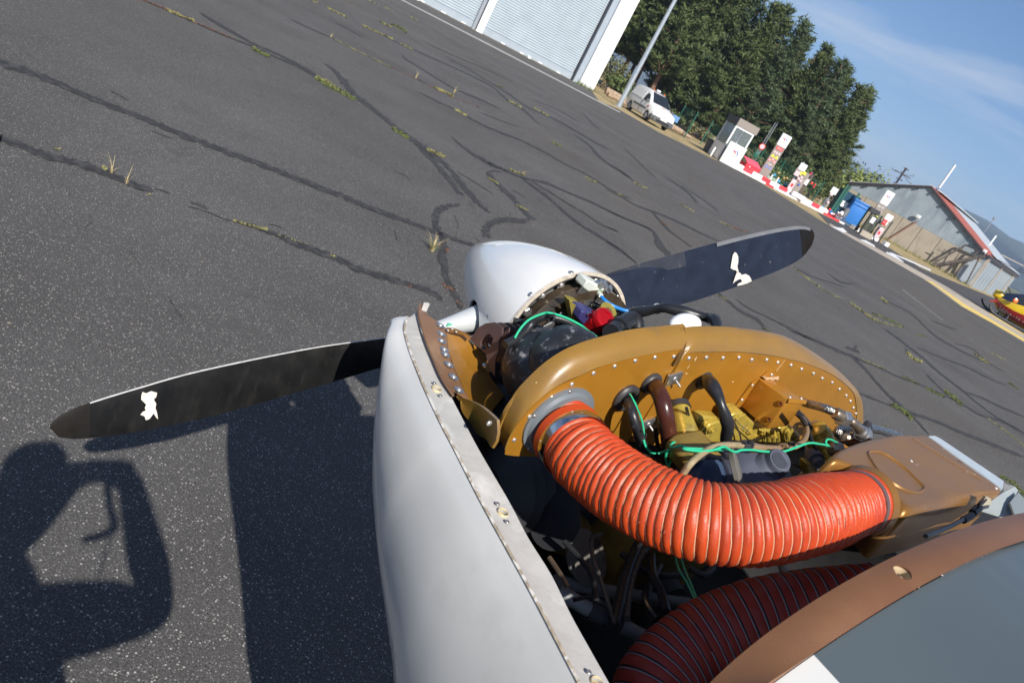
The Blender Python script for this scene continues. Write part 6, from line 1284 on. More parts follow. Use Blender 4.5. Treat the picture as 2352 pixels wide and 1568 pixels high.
s2_ = seal('baffle_seal', sealS_in, sealS_out, FB - .006, FB + .024)
tube('seal_lap', [p - FA * .0012 for p in SROWS[1][0][:8]], .0016, mat('dark_seal_edge', (.11, .055, .012), rough=.4), s2_, seg=6)
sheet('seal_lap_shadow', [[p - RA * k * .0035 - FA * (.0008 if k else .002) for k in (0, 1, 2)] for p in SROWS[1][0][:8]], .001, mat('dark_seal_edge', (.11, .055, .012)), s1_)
for v, p, q in (('b2', (1165, 530), (1270, 395)), ('b2', (120, 390), (152, 345)), ('b2', (30, 500), (60, 455)), ('b2', (600, 675), (622, 662)), ('b2', (10, 570), (35, 560)), ('b1', (350, 270), (362, 262)), ('b1', (1925, 55), (1950, 15))): tube('scratch', [on(D(v, *p), f=FB - .0055), on(D(v, *q), f=FB - .0055)], .0008, mat('scratch_pale', (.50, .34, .15), rough=.7, var=.3, scale=200), bp2, seg=4, smooth_path=False)
# clips joining the two plates
for v, x, y, s in (('b1', 1720, 225, .030), ('b1', 1460, 672, .026)):
    c = on(D(v, x, y), f=FB - .006); cl = box('spring_clip', c, (RA * .9 + UA * .35), (UA * .9 - RA * .35), FA, s, s * .72, .006, M_ALU, PL, bev=.002)
    rivet(c - FA * .003, -FA, .006, cl, SCREW, 'screw'); tube('screw_tip', [c - FA * .003, c - FA * .014 - UA * .005 + RA * .006], .0019, M_ALU, cl, seg=6, smooth_path=False)
# shadowed dark interior behind the baffle and under the bay
box('firewall', A(-1.10, 0, -.20), FA, RA, UA, .01, .98, .50, mat('firewall_metal', (.16, .16, .16), rough=.5, metal=.4, var=.2), PL)
# cylinders below the baffle level
for s in (-1, 1):
    for f in (-.27, -.44): lathe('cylinder', [(0, .07)] + [(.02 + k * .012, .075 if k % 2 else .062) for k in range(16)] + [(.22, .06), (.24, .04)], A(f, s * .10, -.12), RA * s, M_BLACKP, PL, seg=20)
lathe('crankcase', [(-.62, .10), (-.60, .13), (-.2, .12), (-.18, .10)], A(0, 0, -.13), FA, M_ENGD, PL, seg=24)
# ---------------------------------------------------------------- air hoses
M_GROOVE = mat('groove_shade', (.20, .022, .009), rough=.6, var=.25, scale=40)  # shade of the hose grooves put into a darker red
def atdepth(p, d):
    r = ray(p); return EYE + r * (d / r.dot(cf_))
def scat(name, ctr, deps, R, pitch, m, mc, label, sag=.0042, seg=56, flat_=0.0):
    path = spline([atdepth(p, d) for p, d in zip(ctr, deps)], 12)
    L_ = [0]
    for i in range(1, len(path)): L_.append(L_[-1] + (path[i] - path[i - 1]).length)
    tot = L_[-1]; nr = int(tot / pitch); per = 11; N_ = nr * per; P = []; j = 0
    for i in range(N_ + 1):
        s = tot * i / N_
        while j < len(path) - 2 and L_[j + 1] < s: j += 1
        P.append(path[j].lerp(path[j + 1], (s - L_[j]) / max(1e-9, L_[j + 1] - L_[j])))
    fr = frames(P); V = []; F = []
    # curvature direction for wrinkles on the inner side of the bend
    for i, (t_, a, b) in enumerate(fr):
        i0, i1 = max(0, i - 14), min(N_, i + 14); kv = (P[i0] + P[i1]) / 2 - P[i]; kk = min(1, kv.length / .004); kd = kv.normalized() if kv.length > 1e-6 else a
        for k in range(seg):
            an = 2 * math.pi * k / seg; ph = (i / per - k / seg) % 1.0; d = a * math.cos(an) + b * math.sin(an)
            x = math.sin(math.pi * ph) ** .48; inner = max(0, d.dot(kd)) * kk
            nn = noise.noise(Vector((math.cos(an) * 1.7, math.sin(an) * 1.7, i / per * .9))); n2 = noise.noise(Vector((math.cos(an) * 5, math.sin(an) * 5, i / per * 1.3 + 7)))
            r = R - sag * (1 - x) + .0011 * nn + .0010 * n2 * x + inner * (-.0016 * (1 - x) + .0012 * x * (1 + n2))
            if i < 98: r -= .0025
            if m is M_ORHOSE and i > N_ * .8: r -= .0075 * ((i - N_ * .8) / (N_ * .2))
            V.append(P[i] + d * r)
    for i in range(N_):
        for k in range(seg): F.append((i * seg + k, i * seg + (k + 1) % seg, (i + 1) * seg + (k + 1) % seg, (i + 1) * seg + k))
    o = finish(name, V, F, m, PL, label=label, auto=0)
    # cord lying in the valley, beside it a dark tube painting the groove's shade
    for nm_, mt_, sh_, rr_, lift in (('cord', mc, 0.0, .0008, .0015), ('groove_shade_tube', M_GROOVE if m is M_ORHOSE else M_DARK, .13, .0012, .0012)):
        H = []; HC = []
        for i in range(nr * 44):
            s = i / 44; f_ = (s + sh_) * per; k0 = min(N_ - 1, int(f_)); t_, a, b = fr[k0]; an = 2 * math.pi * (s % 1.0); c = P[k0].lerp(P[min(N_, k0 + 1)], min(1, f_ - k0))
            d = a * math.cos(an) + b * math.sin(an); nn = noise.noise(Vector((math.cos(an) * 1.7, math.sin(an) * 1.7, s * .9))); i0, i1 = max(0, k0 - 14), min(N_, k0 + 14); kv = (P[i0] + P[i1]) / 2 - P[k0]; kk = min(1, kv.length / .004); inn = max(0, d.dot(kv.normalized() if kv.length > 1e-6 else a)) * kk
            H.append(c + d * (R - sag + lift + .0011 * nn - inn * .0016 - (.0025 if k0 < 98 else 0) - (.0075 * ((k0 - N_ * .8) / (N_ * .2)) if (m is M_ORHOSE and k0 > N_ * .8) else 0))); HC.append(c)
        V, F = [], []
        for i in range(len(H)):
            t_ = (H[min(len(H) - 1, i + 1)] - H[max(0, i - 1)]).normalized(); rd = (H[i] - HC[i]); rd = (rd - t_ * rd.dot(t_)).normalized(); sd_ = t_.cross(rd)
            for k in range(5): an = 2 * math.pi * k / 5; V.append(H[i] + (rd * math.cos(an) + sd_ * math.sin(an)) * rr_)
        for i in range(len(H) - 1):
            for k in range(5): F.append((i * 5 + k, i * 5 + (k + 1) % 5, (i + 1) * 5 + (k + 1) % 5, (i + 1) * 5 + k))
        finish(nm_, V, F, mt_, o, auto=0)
    return o, P
hc = [(1283, 962), (1296, 988), (1340, 1045), (1400, 1098), (1460, 1137), (1530, 1170), (1610, 1196), (1700, 1206), (1790, 1198), (1860, 1182), (1920, 1167), (1972, 1152)]
hd_ = [1.155, 1.125, 1.08, 1.045, 1.015, .99, .97, .965, .975, 1.00, 1.045, 1.10]
HR = .0500
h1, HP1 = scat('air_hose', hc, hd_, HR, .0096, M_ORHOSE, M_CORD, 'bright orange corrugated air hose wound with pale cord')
hc2 = [(1476, 1650), (1500, 1575), (1556, 1508), (1640, 1458), (1731, 1423), (1820, 1405), (1908, 1393), (2010, 1386)]
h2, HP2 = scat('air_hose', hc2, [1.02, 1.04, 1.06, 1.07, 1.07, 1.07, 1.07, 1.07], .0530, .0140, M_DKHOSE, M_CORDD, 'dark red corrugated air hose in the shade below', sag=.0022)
# spigot ring and clamp on the baffle
rc = on((1284, 968), f=FB - .004); ax = (HP1[12] - HP1[0]).normalized()
lathe('hose_flange', [(-.003, .0600), (.0012, .0600), (.002, .0545), (.007, .0515), (.008, .0480)], rc, -FA, M_FGREY, PL, seg=64)
for an in (.3, 1.9, 3.0, 4.2, 5.2): rivet(rc - FA * .002 + (RA * math.cos(an) + UA * math.sin(an)) * .0572, -FA, .0032, PL, SCREW, 'screw')
cc = HP1[74]; ca = (HP1[82] - HP1[66]).normalized()
clamp = lathe('hose_clamp', [(-.008, .0485), (-.0085, .0508), (-.004, .0514), (.004, .0514), (.0085, .0508), (.008, .0485)], cc, ca, M_CHROME, h1, seg=64)
lathe('hose_cuff', [(-.022, .048), (-.021, .0515), (-.009, .0510), (-.008, .0480)], cc, ca, M_ORHOSE, h1, seg=64)
text('clamp_lettering', 'SERRAGE', cc + (EYE - cc).normalized() * .0516, ca.cross((EYE - cc).normalized()), (EYE - cc), .005, M_GREYP, clamp, th=.0001)
ce = HP1[-16]; ca2 = (HP1[-4] - HP1[-26]).normalized(); lathe('hose_clamp', [(-.005, .0420), (-.005, .0446), (.005, .0446), (.005, .0420)], ce, ca2, mat('dull_clamp', (.20, .13, .12), rough=.4, metal=.5), h1, seg=56)
lathe('hose_cuff', [(-.004, .042), (-.002, .0448), (.016, .0450), (.018, .042)], ce + ca2 * .010, ca2, M_ORHOSE, h1, seg=56)
for k, (s, i) in enumerate(zip('SCAT 22 CEAT 16', range(0, 15))):
    if s == ' ': continue
    p = HP1[150 + i * 9]; n = (EYE - p).normalized(); t_ = (HP1[150 + i * 9 + 4] - HP1[150 + i * 9 - 4]).normalized(); y = n.cross(t_)
    text('faded_print', s, p + (n * .85 - y * .5).normalized() * (HR + .0004), t_.cross(n) * -1, (n * .85 - y * .5), .011, mat('faded_print_pink', (.66, .33, .26), rough=.8), h1, th=.0001)

# ---------------------------------------------------------------- bronze heater duct on the starboard side
UT = .225
def b4(x, y, u=UT): return on(D('b4', x, y), u=u)
topP = [(392, 722), (560, 650), (780, 590), (1000, 552), (1180, 560), (1335, 572), (1600, 765), (1860, 950), (2108, 1140), (1900, 1175), (1500, 1270), (1300, 1325), (1120, 1350), (960, 1190), (820, 1075), (700, 985), (560, 905), (440, 860), (330, 800)]
hh = [0, 0, 0, 0, 0, 0, 0, 0, -.004, -.008, -.008, -.008, -.010, -.012, -.014, -.014, -.012, -.010, -.006]
ring0 = [b4(*p) for p in topP]; cen = sum(ring0, Vector()) / len(ring0)
def ringat(s, du): return [cen + (p - cen) * s + UA * du for p in ring0]
skirt = []
ds = [.055] * len(ring0)
def offs(r, k): return [p + (p - cen).normalized() * k for p in r]
R0 = ringat(1, 0); rings = [offs(R0, -.024), offs(R0, -.012), [p - UA * .0015 for p in offs(R0, -.004)], [p - UA * .005 for p in offs(R0, .002)], [p - UA * .012 for p in offs(R0, .006)], [p - UA * .03 for p in offs(R0, .009)], [p - UA * .055 for p in offs(R0, .010)], [p - UA * .09 for p in offs(R0, .008)]]
V = [cen + UA * .001]; F = []
dense = []
for r_ in rings:
    d_ = spline(r_, 4, closed=True); dense.append(d_); V += d_
nd = len(dense[0])
for k in range(nd): F.append((0, 1 + k, 1 + (k + 1) % nd))
for i in range(len(dense) - 1):
    for k in range(nd): a = 1 + i * nd; F.append((a + k, a + nd + k, a + nd + (k + 1) % nd, a + (k + 1) % nd))
duct = fixnormals(finish('heater_duct', V, F, M_DUCT, PL, auto=75))
# flared neck round the hose mouth
nc = HP1[-1]; na = (HP1[-1] - HP1[-12]).normalized()
lathe('duct_neck', [(-.002, .0440), (-.002, .0458), (.004, .0470), (.014, .049), (.014, .044)], nc + na * .004, na, M_DUCT, PL, seg=56)
# raised oval panel rim on the lid
ov = spline([b4(*p, u=UT + .0012) for p in ((690, 760), (760, 735), (860, 760), (980, 835), (1100, 930), (1200, 1030), (1280, 1110), (1270, 1150), (1190, 1170), (1060, 1135), (920, 1050), (790, 930))], 6, closed=True)
oc = sum(ov, Vector()) / len(ov)
VV = []; FF = []
for p in ov: d_ = (p - oc).normalized(); VV += [p + d_ * .0020 - UA * .0008, p + UA * .0018, p - d_ * .0028 - UA * .0006]
for i in range(len(ov)): a, b = i * 3, ((i + 1) % len(ov)) * 3; FF += [(a, b, b + 1, a + 1), (a + 1, b + 1, b + 2, a + 2)]
fixnormals(finish('oval_rim', VV, FF, M_DUCT, duct, auto=60))
gr_ = tube('lid_groove', [b4(1170, 600, u=UT + .0005), b4(1500, 800, u=UT + .0005), b4(1900, 1040, u=UT + .0005)], .0014, mat('bronze_dark', (.16, .085, .04), rough=.5), duct, seg=6)
for p, r in (((1150, 838), .0026), ((2052, 1125), .0026)): q = b4(*p, u=UT + .001); lathe('paint_chip', [(-.001, r), (.0006, r * .9)], q, UA, M_WHITE, duct, seg=9)
for seg_ in (((1730, 945), (1755, 958)), ((1790, 975), (1830, 980)), ((1190, 875), (1222, 880)), ((1640, 825), (1690, 855)), ((1480, 708), (1500, 712))): tube('scratch', [b4(*seg_[0], u=UT + .0008), b4(*seg_[1], u=UT + .0008)], .0005, M_RIVET if seg_[0][0] != 1640 else M_DARK, duct, seg=4, smooth_path=False)
V1 = plate('starboard_flange', [b4(1338, 572, u=UT - .002), b4(1400, 570, u=UT - .002), b4(1460, 600, u=UT - .002), b4(2130, 1050, u=UT - .002), b4(2118, 1140, u=UT - .002), b4(1860, 945, u=UT - .002), b4(1600, 760, u=UT - .002)], -UA, .004, mat('pale_blue_grey_flange', (.42, .48, .52), rough=.45, var=.06, spots=[((.25, .22, .2), 40, .66, .74)]), PL)
M_PGREY = mat('pale_grey_panel', (.33, .37, .37), rough=.45, var=.04)
plate('corner_gusset', [b4(2118, 1050, u=UT - .004), b4(2180, 1090, u=UT - .004), b4(2245, 1100, u=UT - .004), b4(2130, 1150, u=UT - .004)], -UA, .004, mat('scuffed_grey_edge', (.25, .25, .24), rough=.7, var=.4, scale=60), PL)
plate('side_panel', [b4(2250, 1108, u=UT - .008), b4(2285, 1150, u=UT - .01), b4(2200, 1275, u=UT - .02), b4(2232, 1400, u=UT - .02), b4(2180, 1440, u=UT - .02), b4(1880, 1345, u=UT - .03), b4(2120, 1175, u=UT - .008)], -UA, .004, M_PGREY, PL)
plate('side_panel', [b4(2285, 1172, u=UT - .006), b4(2420, 1300, u=UT - .006), b4(2420, 1420, u=UT - .006), b4(2250, 1420, u=UT - .006), b4(2198, 1275, u=UT - .006)], -UA, .004, mat('mid_grey_panel', (.24, .27, .265), rough=.45, var=.04), PL)
plate('bay_shade', [b4(x, y, u=.045) for x, y in ((1040, 1440), (1400, 1330), (1880, 1250), (2200, 1330), (2346, 1380), (2420, 1700), (1500, 1900), (700, 1800))], -UA, .003, M_VOID, PL, smooth=False)  # added dark sheet standing in for the deep shade of the bay
# spigot, latch tab and stay rod
q0, q1 = on(D('b4', 1165, 1395), f=-.80), on(D('b4', 1290, 1495), f=-.80); lathe('duct_spigot', [(-.02, .010), (0, .0085), ((q1 - q0).length, .0085), ((q1 - q0).length + .001, .012), ((q1 - q0).length + .010, .012), ((q1 - q0).length + .011, .004)], q0, q1 - q0, M_STEELD, duct, seg=20)
lt = plate('latch_tab', [on(D('b4', x, y), f=-.84) for x, y in ((1855, 1290), (1920, 1200), (1975, 1225), (1978, 1260), (1945, 1320), (1880, 1338))], -FA, .004, mat('cream_tab', (.50, .44, .33), rough=.5, var=.1), PL)
lathe('tab_hole', [(0, .009), (.0045, .009)], on(D('b4', 1888, 1262), f=-.8405), -FA, M_DARK, lt, seg=16)
tube('stay_rod', [on(D('b4', 1860, 1345), f=-.84), on(D('b4', 1760, 1420), f=-.85), on(D('b4', 1620, 1500), f=-.86), on(D('b4', 1480, 1570), f=-.87), on(D('b4', 1300, 1640), f=-.88)], .0035, M_BLACKC, PL, seg=10)
tube('stay_fork', [on(D('b4', 1870, 1330), f=-.842), on(D('b4', 1800, 1390), f=-.847)], .0065, M_BLACKC, PL, seg=8); tube('stay_fork', [on(D('b4', 1790, 1415), f=-.85), on(D('b4', 1700, 1465), f=-.855)], .006, M_BLACKP, PL, seg=8)
tube('elbow_hose', [on(D('b6', 1170, 370), u=.05), on(D('b6', 1240, 310), u=.06), on(D('b6', 1290, 270), u=.07)], .010, M_GREYP, PL, seg=12); lathe('elbow_nut', [(0, .013), (.014, .013)], on(D('b6', 1280, 280), u=.072), UA * .5 + FA, M_STEELD, PL, seg=6)

# ---------------------------------------------------------------- fuselage with brown seal edge
upE = [D('b6', *p) for p in ((-120, 1500), (40, 1345), (150, 1215), (300, 1090), (500, 950), (700, 830), (870, 700), (1030, 610), (1200, 512), (1400, 432), (1700, 292), (2000, 190), (2352, 105), (2700, 60))]
loE = [D('b6', *p) for p in ((330, 1480), (450, 1365), (600, 1268), (800, 1130), (1000, 1000), (1200, 868), (1350, 770), (1500, 682), (1600, 625), (1700, 572), (1850, 500), (2000, 432), (2352, 300), (2700, 220))]
FU = -.925; Cc = (0.0, -.25)
UE = [on(p, f=FU) for p in upE]
LE = []
for p, q in zip(loE, UE):
    lo, hi = -1.04, -.925; _, r, u = toA(q); 
    best = None
    for k in range(60):
        f = hi + (lo - hi) * k / 59; w = on(p, f=f); _, r2, u2 = toA(w); R2_ = math.hypot(r2 - Cc[0], u2 - Cc[1])
        # radius of the arch in that direction
        an = math.atan2(u2 - Cc[1], r2 - Cc[0]); cand = min(UE, key=lambda e: abs(math.atan2(toA(e)[2] - Cc[1], toA(e)[1] - Cc[0]) - an)); Rt = math.hypot(toA(cand)[1] - Cc[0], toA(cand)[2] - Cc[1])
        e = abs(R2_ - Rt)
        if best is None or e < best[0]: best = (e, w)
    LE.append(best[1])
fm_ = sorted(toA(w)[0] for w in LE)[len(LE) // 2]
LE = [on(p, f=fm_) for p in loE]
def smoothpoly(P, n, deg=5):
    L_ = np.cumsum([0] + [(P[i + 1] - P[i]).length for i in range(len(P) - 1)]); L_ = L_ / L_[-1]; M = np.array([tuple(p) for p in P])
    return [Vector([float(np.polyval(np.polyfit(L_, M[:, c], deg), t_)) for c in range(3)]) for t_ in np.linspace(0, 1, n)]
uS = smoothpoly(UE, 105); lS = smoothpoly(LE, 105)
ed = sheet('seal_edge', [[uS[i].lerp(lS[i], k / 5) + UA * .003 * math.sin(math.pi * k / 5) for k in range(6)] for i in range(len(uS))], .0035, mat('phenolic_brown', (.175, .082, .038), rough=.42, var=.10, scale=8, spots=[((.14, .058, .028), 5, .45, .75), ((.27, .18, .115), 9, .60, .85)], bump=.2, bscale=600), PL)
fixnormals(ed)
q = (on(D('b6', 1428, 553), f=(FU + fm_) / 2)); nn = UA * .95 - RA * .2; cut(ed, [lathedata([(-.04, .0095), (.04, .0095)], q, nn, seg=28)])
lathe('hole_bush', [(-.016, .0108), (.0, .0108), (.0012, .0100), (.0, .0093), (-.016, .0090)], q + nn.normalized() * .001, nn, mat('cream_bush', (.55, .42, .25), rough=.6, var=.15), ed, seg=28)
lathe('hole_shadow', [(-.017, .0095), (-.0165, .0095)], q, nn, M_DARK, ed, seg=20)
k0 = min(range(len(lS)), key=lambda i: (lS[i] - on(D('b6', 805, 1130), f=fm_)).length)
def fus(name, i0, i1, m, first=lS):
    rows_ = []
    for df, du in ((0.0, -.0045), (-.03, -.004), (-.12, .006), (-.3, .025), (-.6, .07)):
        rows_.append([first[i] + FA * df + UA * du + RA * 0 for i in range(i0, i1)])
    return fixnormals(sheet(name, rows_, .003, m, PL, auto=60))
fus('fuselage_panel', 0, k0 + 1, M_COWL); fus('fuselage_panel', k0, len(lS), M_FUSG)
# port and starboard sides of the nose section down to the belly, then cabin, wing and wheels beyond the frame
f0, r0, u0 = toA(lS[0])
def section(f, w, t_, b): return [A(f, -w * math.cos(a) if abs(math.cos(a)) > .01 else 0, (t_ + b) / 2 + (t_ - b) / 2 * math.sin(a)) for a in np.linspace(-math.pi * .5, math.pi * 1.5, 33)]
def sec2(f, w, t_, b, e=.62):
    out = []
    for a in np.linspace(-math.pi / 2, 1.5 * math.pi, 41)[:-1]:
        c, s = math.cos(a), math.sin(a); out.append(A(f, -w * math.copysign(abs(c) ** e, c), (t_ + b) / 2 + (t_ - b) / 2 * math.copysign(abs(s) ** e, s)))
    return out
S_ = [sec2(-.955, .52, -.02, -.54), sec2(-1.3, .555, .05, -.56), sec2(-1.6, .57, .10, -.58), sec2(-2.2, .58, .12, -.58), sec2(-3.2, .50, .12, -.5), sec2(-5.6, .12, .1, -.15)]
V = []; F = []
for s in S_: V += s
for i in range(len(S_) - 1):
    for k in range(40): F.append((i * 40 + k, i * 40 + (k + 1) % 40, (i + 1) * 40 + (k + 1) % 40, (i + 1) * 40 + k))
F.append(tuple(range(40))); F.append(tuple((len(S_) - 1) * 40 + k for k in range(40)))
fixnormals(finish('fuselage', V, F, M_COWL, PL))
cano = [sec2(-1.55, .40, .30, .0), sec2(-1.9, .50, .52, .0), sec2(-2.5, .52, .62, .0), sec2(-3.1, .42, .5, .0), sec2(-3.7, .2, .2, .0)]
V = []; F = []
for s in cano: V += s
for i in range(len(cano) - 1):
    for k in range(40): F.append((i * 40 + k, i * 40 + (k + 1) % 40, (i + 1) * 40 + (k + 1) % 40, (i + 1) * 40 + k))
fixnormals(finish('canopy', V, F, M_GLASS, PL))
for s in (-1, 1):
    Pw = []
    for k, (x, z) in enumerate(((0, 0), (-.08, .055), (-.45, .09), (-1.0, .05), (-1.65, 0), (-1.0, -.035), (-.4, -.05), (-.08, -.035))): Pw.append((x, z))
    rows_ = [[A(-1.78 + x * c_, s * r, -.46 + z * c_ + r * .05) for x, z in Pw] for r, c_ in ((.45, 1.0), (2.6, 1.0), (4.3, .62))]
    V = sum(rows_, []); F = []
    for i in range(2):
        for k in range(8): F.append((i * 8 + k, i * 8 + (k + 1) % 8, (i + 1) * 8 + (k + 1) % 8, (i + 1) * 8 + k))
    F.append(tuple(range(8))); F.append(tuple(16 + k for k in range(8))); fixnormals(finish('wing', V, F, M_COWL, PL))
for f, r in ((-.62, 0), (-2.1, -1.15), (-2.1, 1.15)):
    b = A(f, r, 0); b.z = .17; lathe('wheel', [(-.055, .07), (-.06, .13), (-.04, .168), (.04, .168), (.06, .13), (.055, .07)], b, RA, M_RUBBER, PL, seg=24)
    tp = A(f, r * .9, -.5); tube('gear_leg', [b + RA * .07, tp + RA * .07], .022, M_WHITE, PL, seg=10, smooth_path=False)

# ---------------------------------------------------------------- hoses and wires through the rear baffle
def fpath(v, pts, fs):
    fs = fs if isinstance(fs, (list, tuple)) else [fs] * len(pts); k = len(pts)
    if len(fs) != k: fs = [float(x) for x in np.interp(np.linspace(0, 1, k), np.linspace(0, 1, len(fs)), fs)]
    return [on(D(v, *p), f=f) for p, f in zip(pts, fs)]
def grommet(v, x, y, r, ax=None, **kw):
    c = on(D(v, x, y), f=FB - .003); ax = ax or -FA
    return lathe('grommet', [(-.002, r * 1.0), (.003, r * 1.02), (.006, r * .93), (.0075, r * .78), (.0065, r * .62), (.002, r * .58)], c, ax, mat('rubber_grommet', (.040, .038, .040), rough=.45, var=.2, scale=60), PL, seg=32)
grommet('b1', 1245, 415, .0235); grommet('b1', 1492, 272, .0185); grommet('b2', 232, 640, .0165)
hs1 = tube('rubber_hose', fpath('b1', [(1240, 400), (1290, 520), (1340, 680), (1400, 860), (1480, 1020), (1580, 1180)], [-.495, -.535, -.555, -.565, -.565, -.56]), .0078, M_BLACKC, PL, seg=14)
tube('rubber_hose', fpath('b1', [(1500, 255), (1590, 400), (1640, 600), (1672, 800), (1690, 1000), (1705, 1200)], [-.495, -.545, -.57, -.58, -.585, -.58]), .0125, M_MAROON, PL, seg=18)
tube('rubber_hose', fpath('b2', [(245, 635), (330, 700), (420, 850), (470, 980), (520, 1120), (548, 1250), (522, 1400), (515, 1560), (520, 1680)], [-.495, -.535, -.56, -.575, -.585, -.59, -.59, -.585, -.58]), lambda t_: .0098 + .0022 * math.sin(t_ * 13) - .0022 * math.exp(-((t_ - .62) / .08) ** 2), M_BLACKC, PL, seg=16)
gw = [D('b1', *p) for p in ((1275, 372), (1340, 480), (1390, 600), (1418, 720), (1425, 850), (1470, 940), (1560, 967), (1650, 935), (1715, 880), (1725, 855), (1690, 885), (1700, 910), (1800, 895), (1900, 925), (2100, 937), (2180, 912), (2215, 905), (2290, 935))] + [D('b3', *p) for p in ((20, 790), (130, 822), (300, 828), (430, 812), (580, 765), (640, 795), (720, 835), (780, 838), (840, 815), (1000, 812), (1150, 832), (1340, 842), (1500, 828), (1650, 775), (1850, 710), (1990, 722), (2100, 742), (2170, 775), (2105, 720), (2110, 665), (2160, 655), (2240, 690), (2310, 745), (2340, 800))]
fsg = np.interp(np.linspace(0, 1, len(gw)), [0, .1, .25, .45, .8, 1], [-.50, -.575, -.61, -.69, -.68, -.65])
tube('green_wire', [on(p, f=float(f)) for p, f in zip(gw, fsg)], .0017, M_GREENW, PL, seg=8, n=5)
for q in ([(1655, 935), (1640, 1010), (1660, 1100)], [(1672, 935), (1692, 1020), (1672, 1100)]): tube('green_wire', fpath('b1', q, -.602), .0019, M_GREENW, PL, seg=7)
def ziptie(name, p, ax, r, m=M_BLACKP):
    z = lathe(name, [(-.0022, r), (-.0022, r + .0012), (.0022, r + .0012), (.0022, r)], p, ax, m, PL, seg=18); box('tie_lock', p + (EYE - p).normalized() * (r + .002) + UA * .002, ax, UA, RA, .006, .006, .005, m, z); return z
ziptie('zip_tie', on(D('b1', 1385, 778), f=-.562), -UA * .9 + RA * .25, .0088); ziptie('zip_tie', on(D('b1', 1680, 918), f=-.583), -UA, .0134)
# tan braided oil line
tan = [(-60, 1230), (0, 1130), (100, 1000), (250, 870), (420, 775), (600, 740), (850, 745), (1000, 762), (1300, 790), (1560, 780), (1680, 745), (1770, 670), (1812, 560), (1795, 440), (1740, 340), (1675, 280)]
tl1 = tube('oil_line', fpath('b3', tan[:7], [-.70, -.70, -.68, -.67]), .0044, M_TAN, PL, seg=14); tube('oil_line', fpath('b3', tan[6:], [-.67, -.67, -.65, -.60, -.56]), .0047, M_TANS, PL, seg=14)
for k in range(4): ziptie('zip_tie', on(D('b3', 862 + k * 26, 742), f=-.670), RA, .0050)
ziptie('zip_tie', on(D('b3', 965, 730), f=-.671), RA * .9 - UA * .2, .0053); ziptie('zip_tie', on(D('b3', 1590, 760), f=-.662), RA * .9 + UA * .3, .0051)
tube('black_strap', fpath('b3', [(1670, 250), (1780, 360), (1860, 480), (1890, 620), (1940, 780), (2010, 930), (2060, 1030)], [-.55, -.56, -.575, -.59, -.60]), .0058, M_BLACKP, PL, seg=8)
# riveted amber box
FBX = -.572
bA, bD_, bG = [on(D('b2', *p), f=FB - .006) for p in ((952, 618), (702, 975), (1195, 640))]
bB, bC = [on(D('b2', *p), f=FBX) for p in ((1320, 890), (1050, 1275))]; bE, bF = [on(D('b2', *p), f=FBX) for p in ((1545, 908), (1310, 1238))]
bk = bC + (bG - bA) * .9
V = [bA, bB, bC, bD_, bG, bE, bF, bD_ + (bG - bA)]; F = [(0, 1, 2, 3), (0, 4, 5, 1), (1, 5, 6, 2), (4, 7, 6, 5), (3, 2, 6, 7), (0, 3, 7, 4)]
bx_ = finish('riveted_box', V, F, M_GOLD, PL, smooth=False); fixnormals(bx_)
m = bx_.modifiers.new('b', 'BEVEL'); m.width = .0028; m.segments = 2
bx_.data.polygons.foreach_set('use_smooth', [True] * len(bx_.data.polygons))
plate('box_tab', [on(D('b2', *p), f=FB - .006) for p in ((972, 600), (1060, 530), (1200, 550), (1195, 612), (1100, 625))], -FA, .0016, M_GOLD, bx_, smooth=False)
plate('box_tab', [on(D('b2', *p), f=FB - .006) for p in ((640, 975), (850, 678), (948, 615), (700, 985))], -FA, .0016, M_GOLD, bx_, smooth=False)
plate('box_lip', [bB + (bE - bB) * k + (UA * .0015) for k in (0, 1)] + [bE - UA * .005 - FA * .0025, bB - UA * .005 - FA * .0025], -FA, .001, M_GOLD, bx_, smooth=False)
nf = (bB - bA).cross(bD_ - bA).normalized(); nf = nf if nf.dot(EYE - bA) > 0 else -nf
def onpl(v, x, y, o_, n_):
    d = ray(D(v, x, y)); return EYE + d * ((o_ - EYE).dot(n_) / d.dot(n_))
for p in ((1225, 948), (1082, 1148)):
    q = onpl('b2', *p, bA, nf); b_ = lathe('box_grommet', [(0, .0050), (.0012, .0052), (.002, .0038), (.0014, .0022), (-.0005, .002)], q, nf, mat('copper_rivet', (.50, .21, .06), rough=.3, metal=.8, var=.05), bx_, seg=18); lathe('box_hole', [(.0008, .0020), (.0015, .0018)], q, nf, M_DARK, b_, seg=10)
for p in ((860, 712), (730, 900)): rivet(on(D('b2', *p), f=FB - .008), -FA, .0032, bx_).data = RIV
nt_ = (bG - bA).cross(bB - bA).normalized(); nt_ = nt_ if nt_.dot(EYE - bA) > 0 else -nt_
for p in ((1338, 862), (1483, 878)): rivet(onpl('b2', *p, bA, nt_), nt_, .0034, bx_)
rivet(on(D('b2', 1108, 578), f=FB - .008), -FA, .0032, bx_)
plate('scraped_sealant', [on(D('b2', *p), f=FB - .0085) for p in ((985, 598), (1060, 612), (1195, 598), (1190, 640), (1150, 632), (1120, 648), (1080, 630), (1040, 640))], -FA, .0012, mat('scraped_sealant', (.52, .36, .22), rough=.8, var=.25, scale=80), bx_, smooth=False)
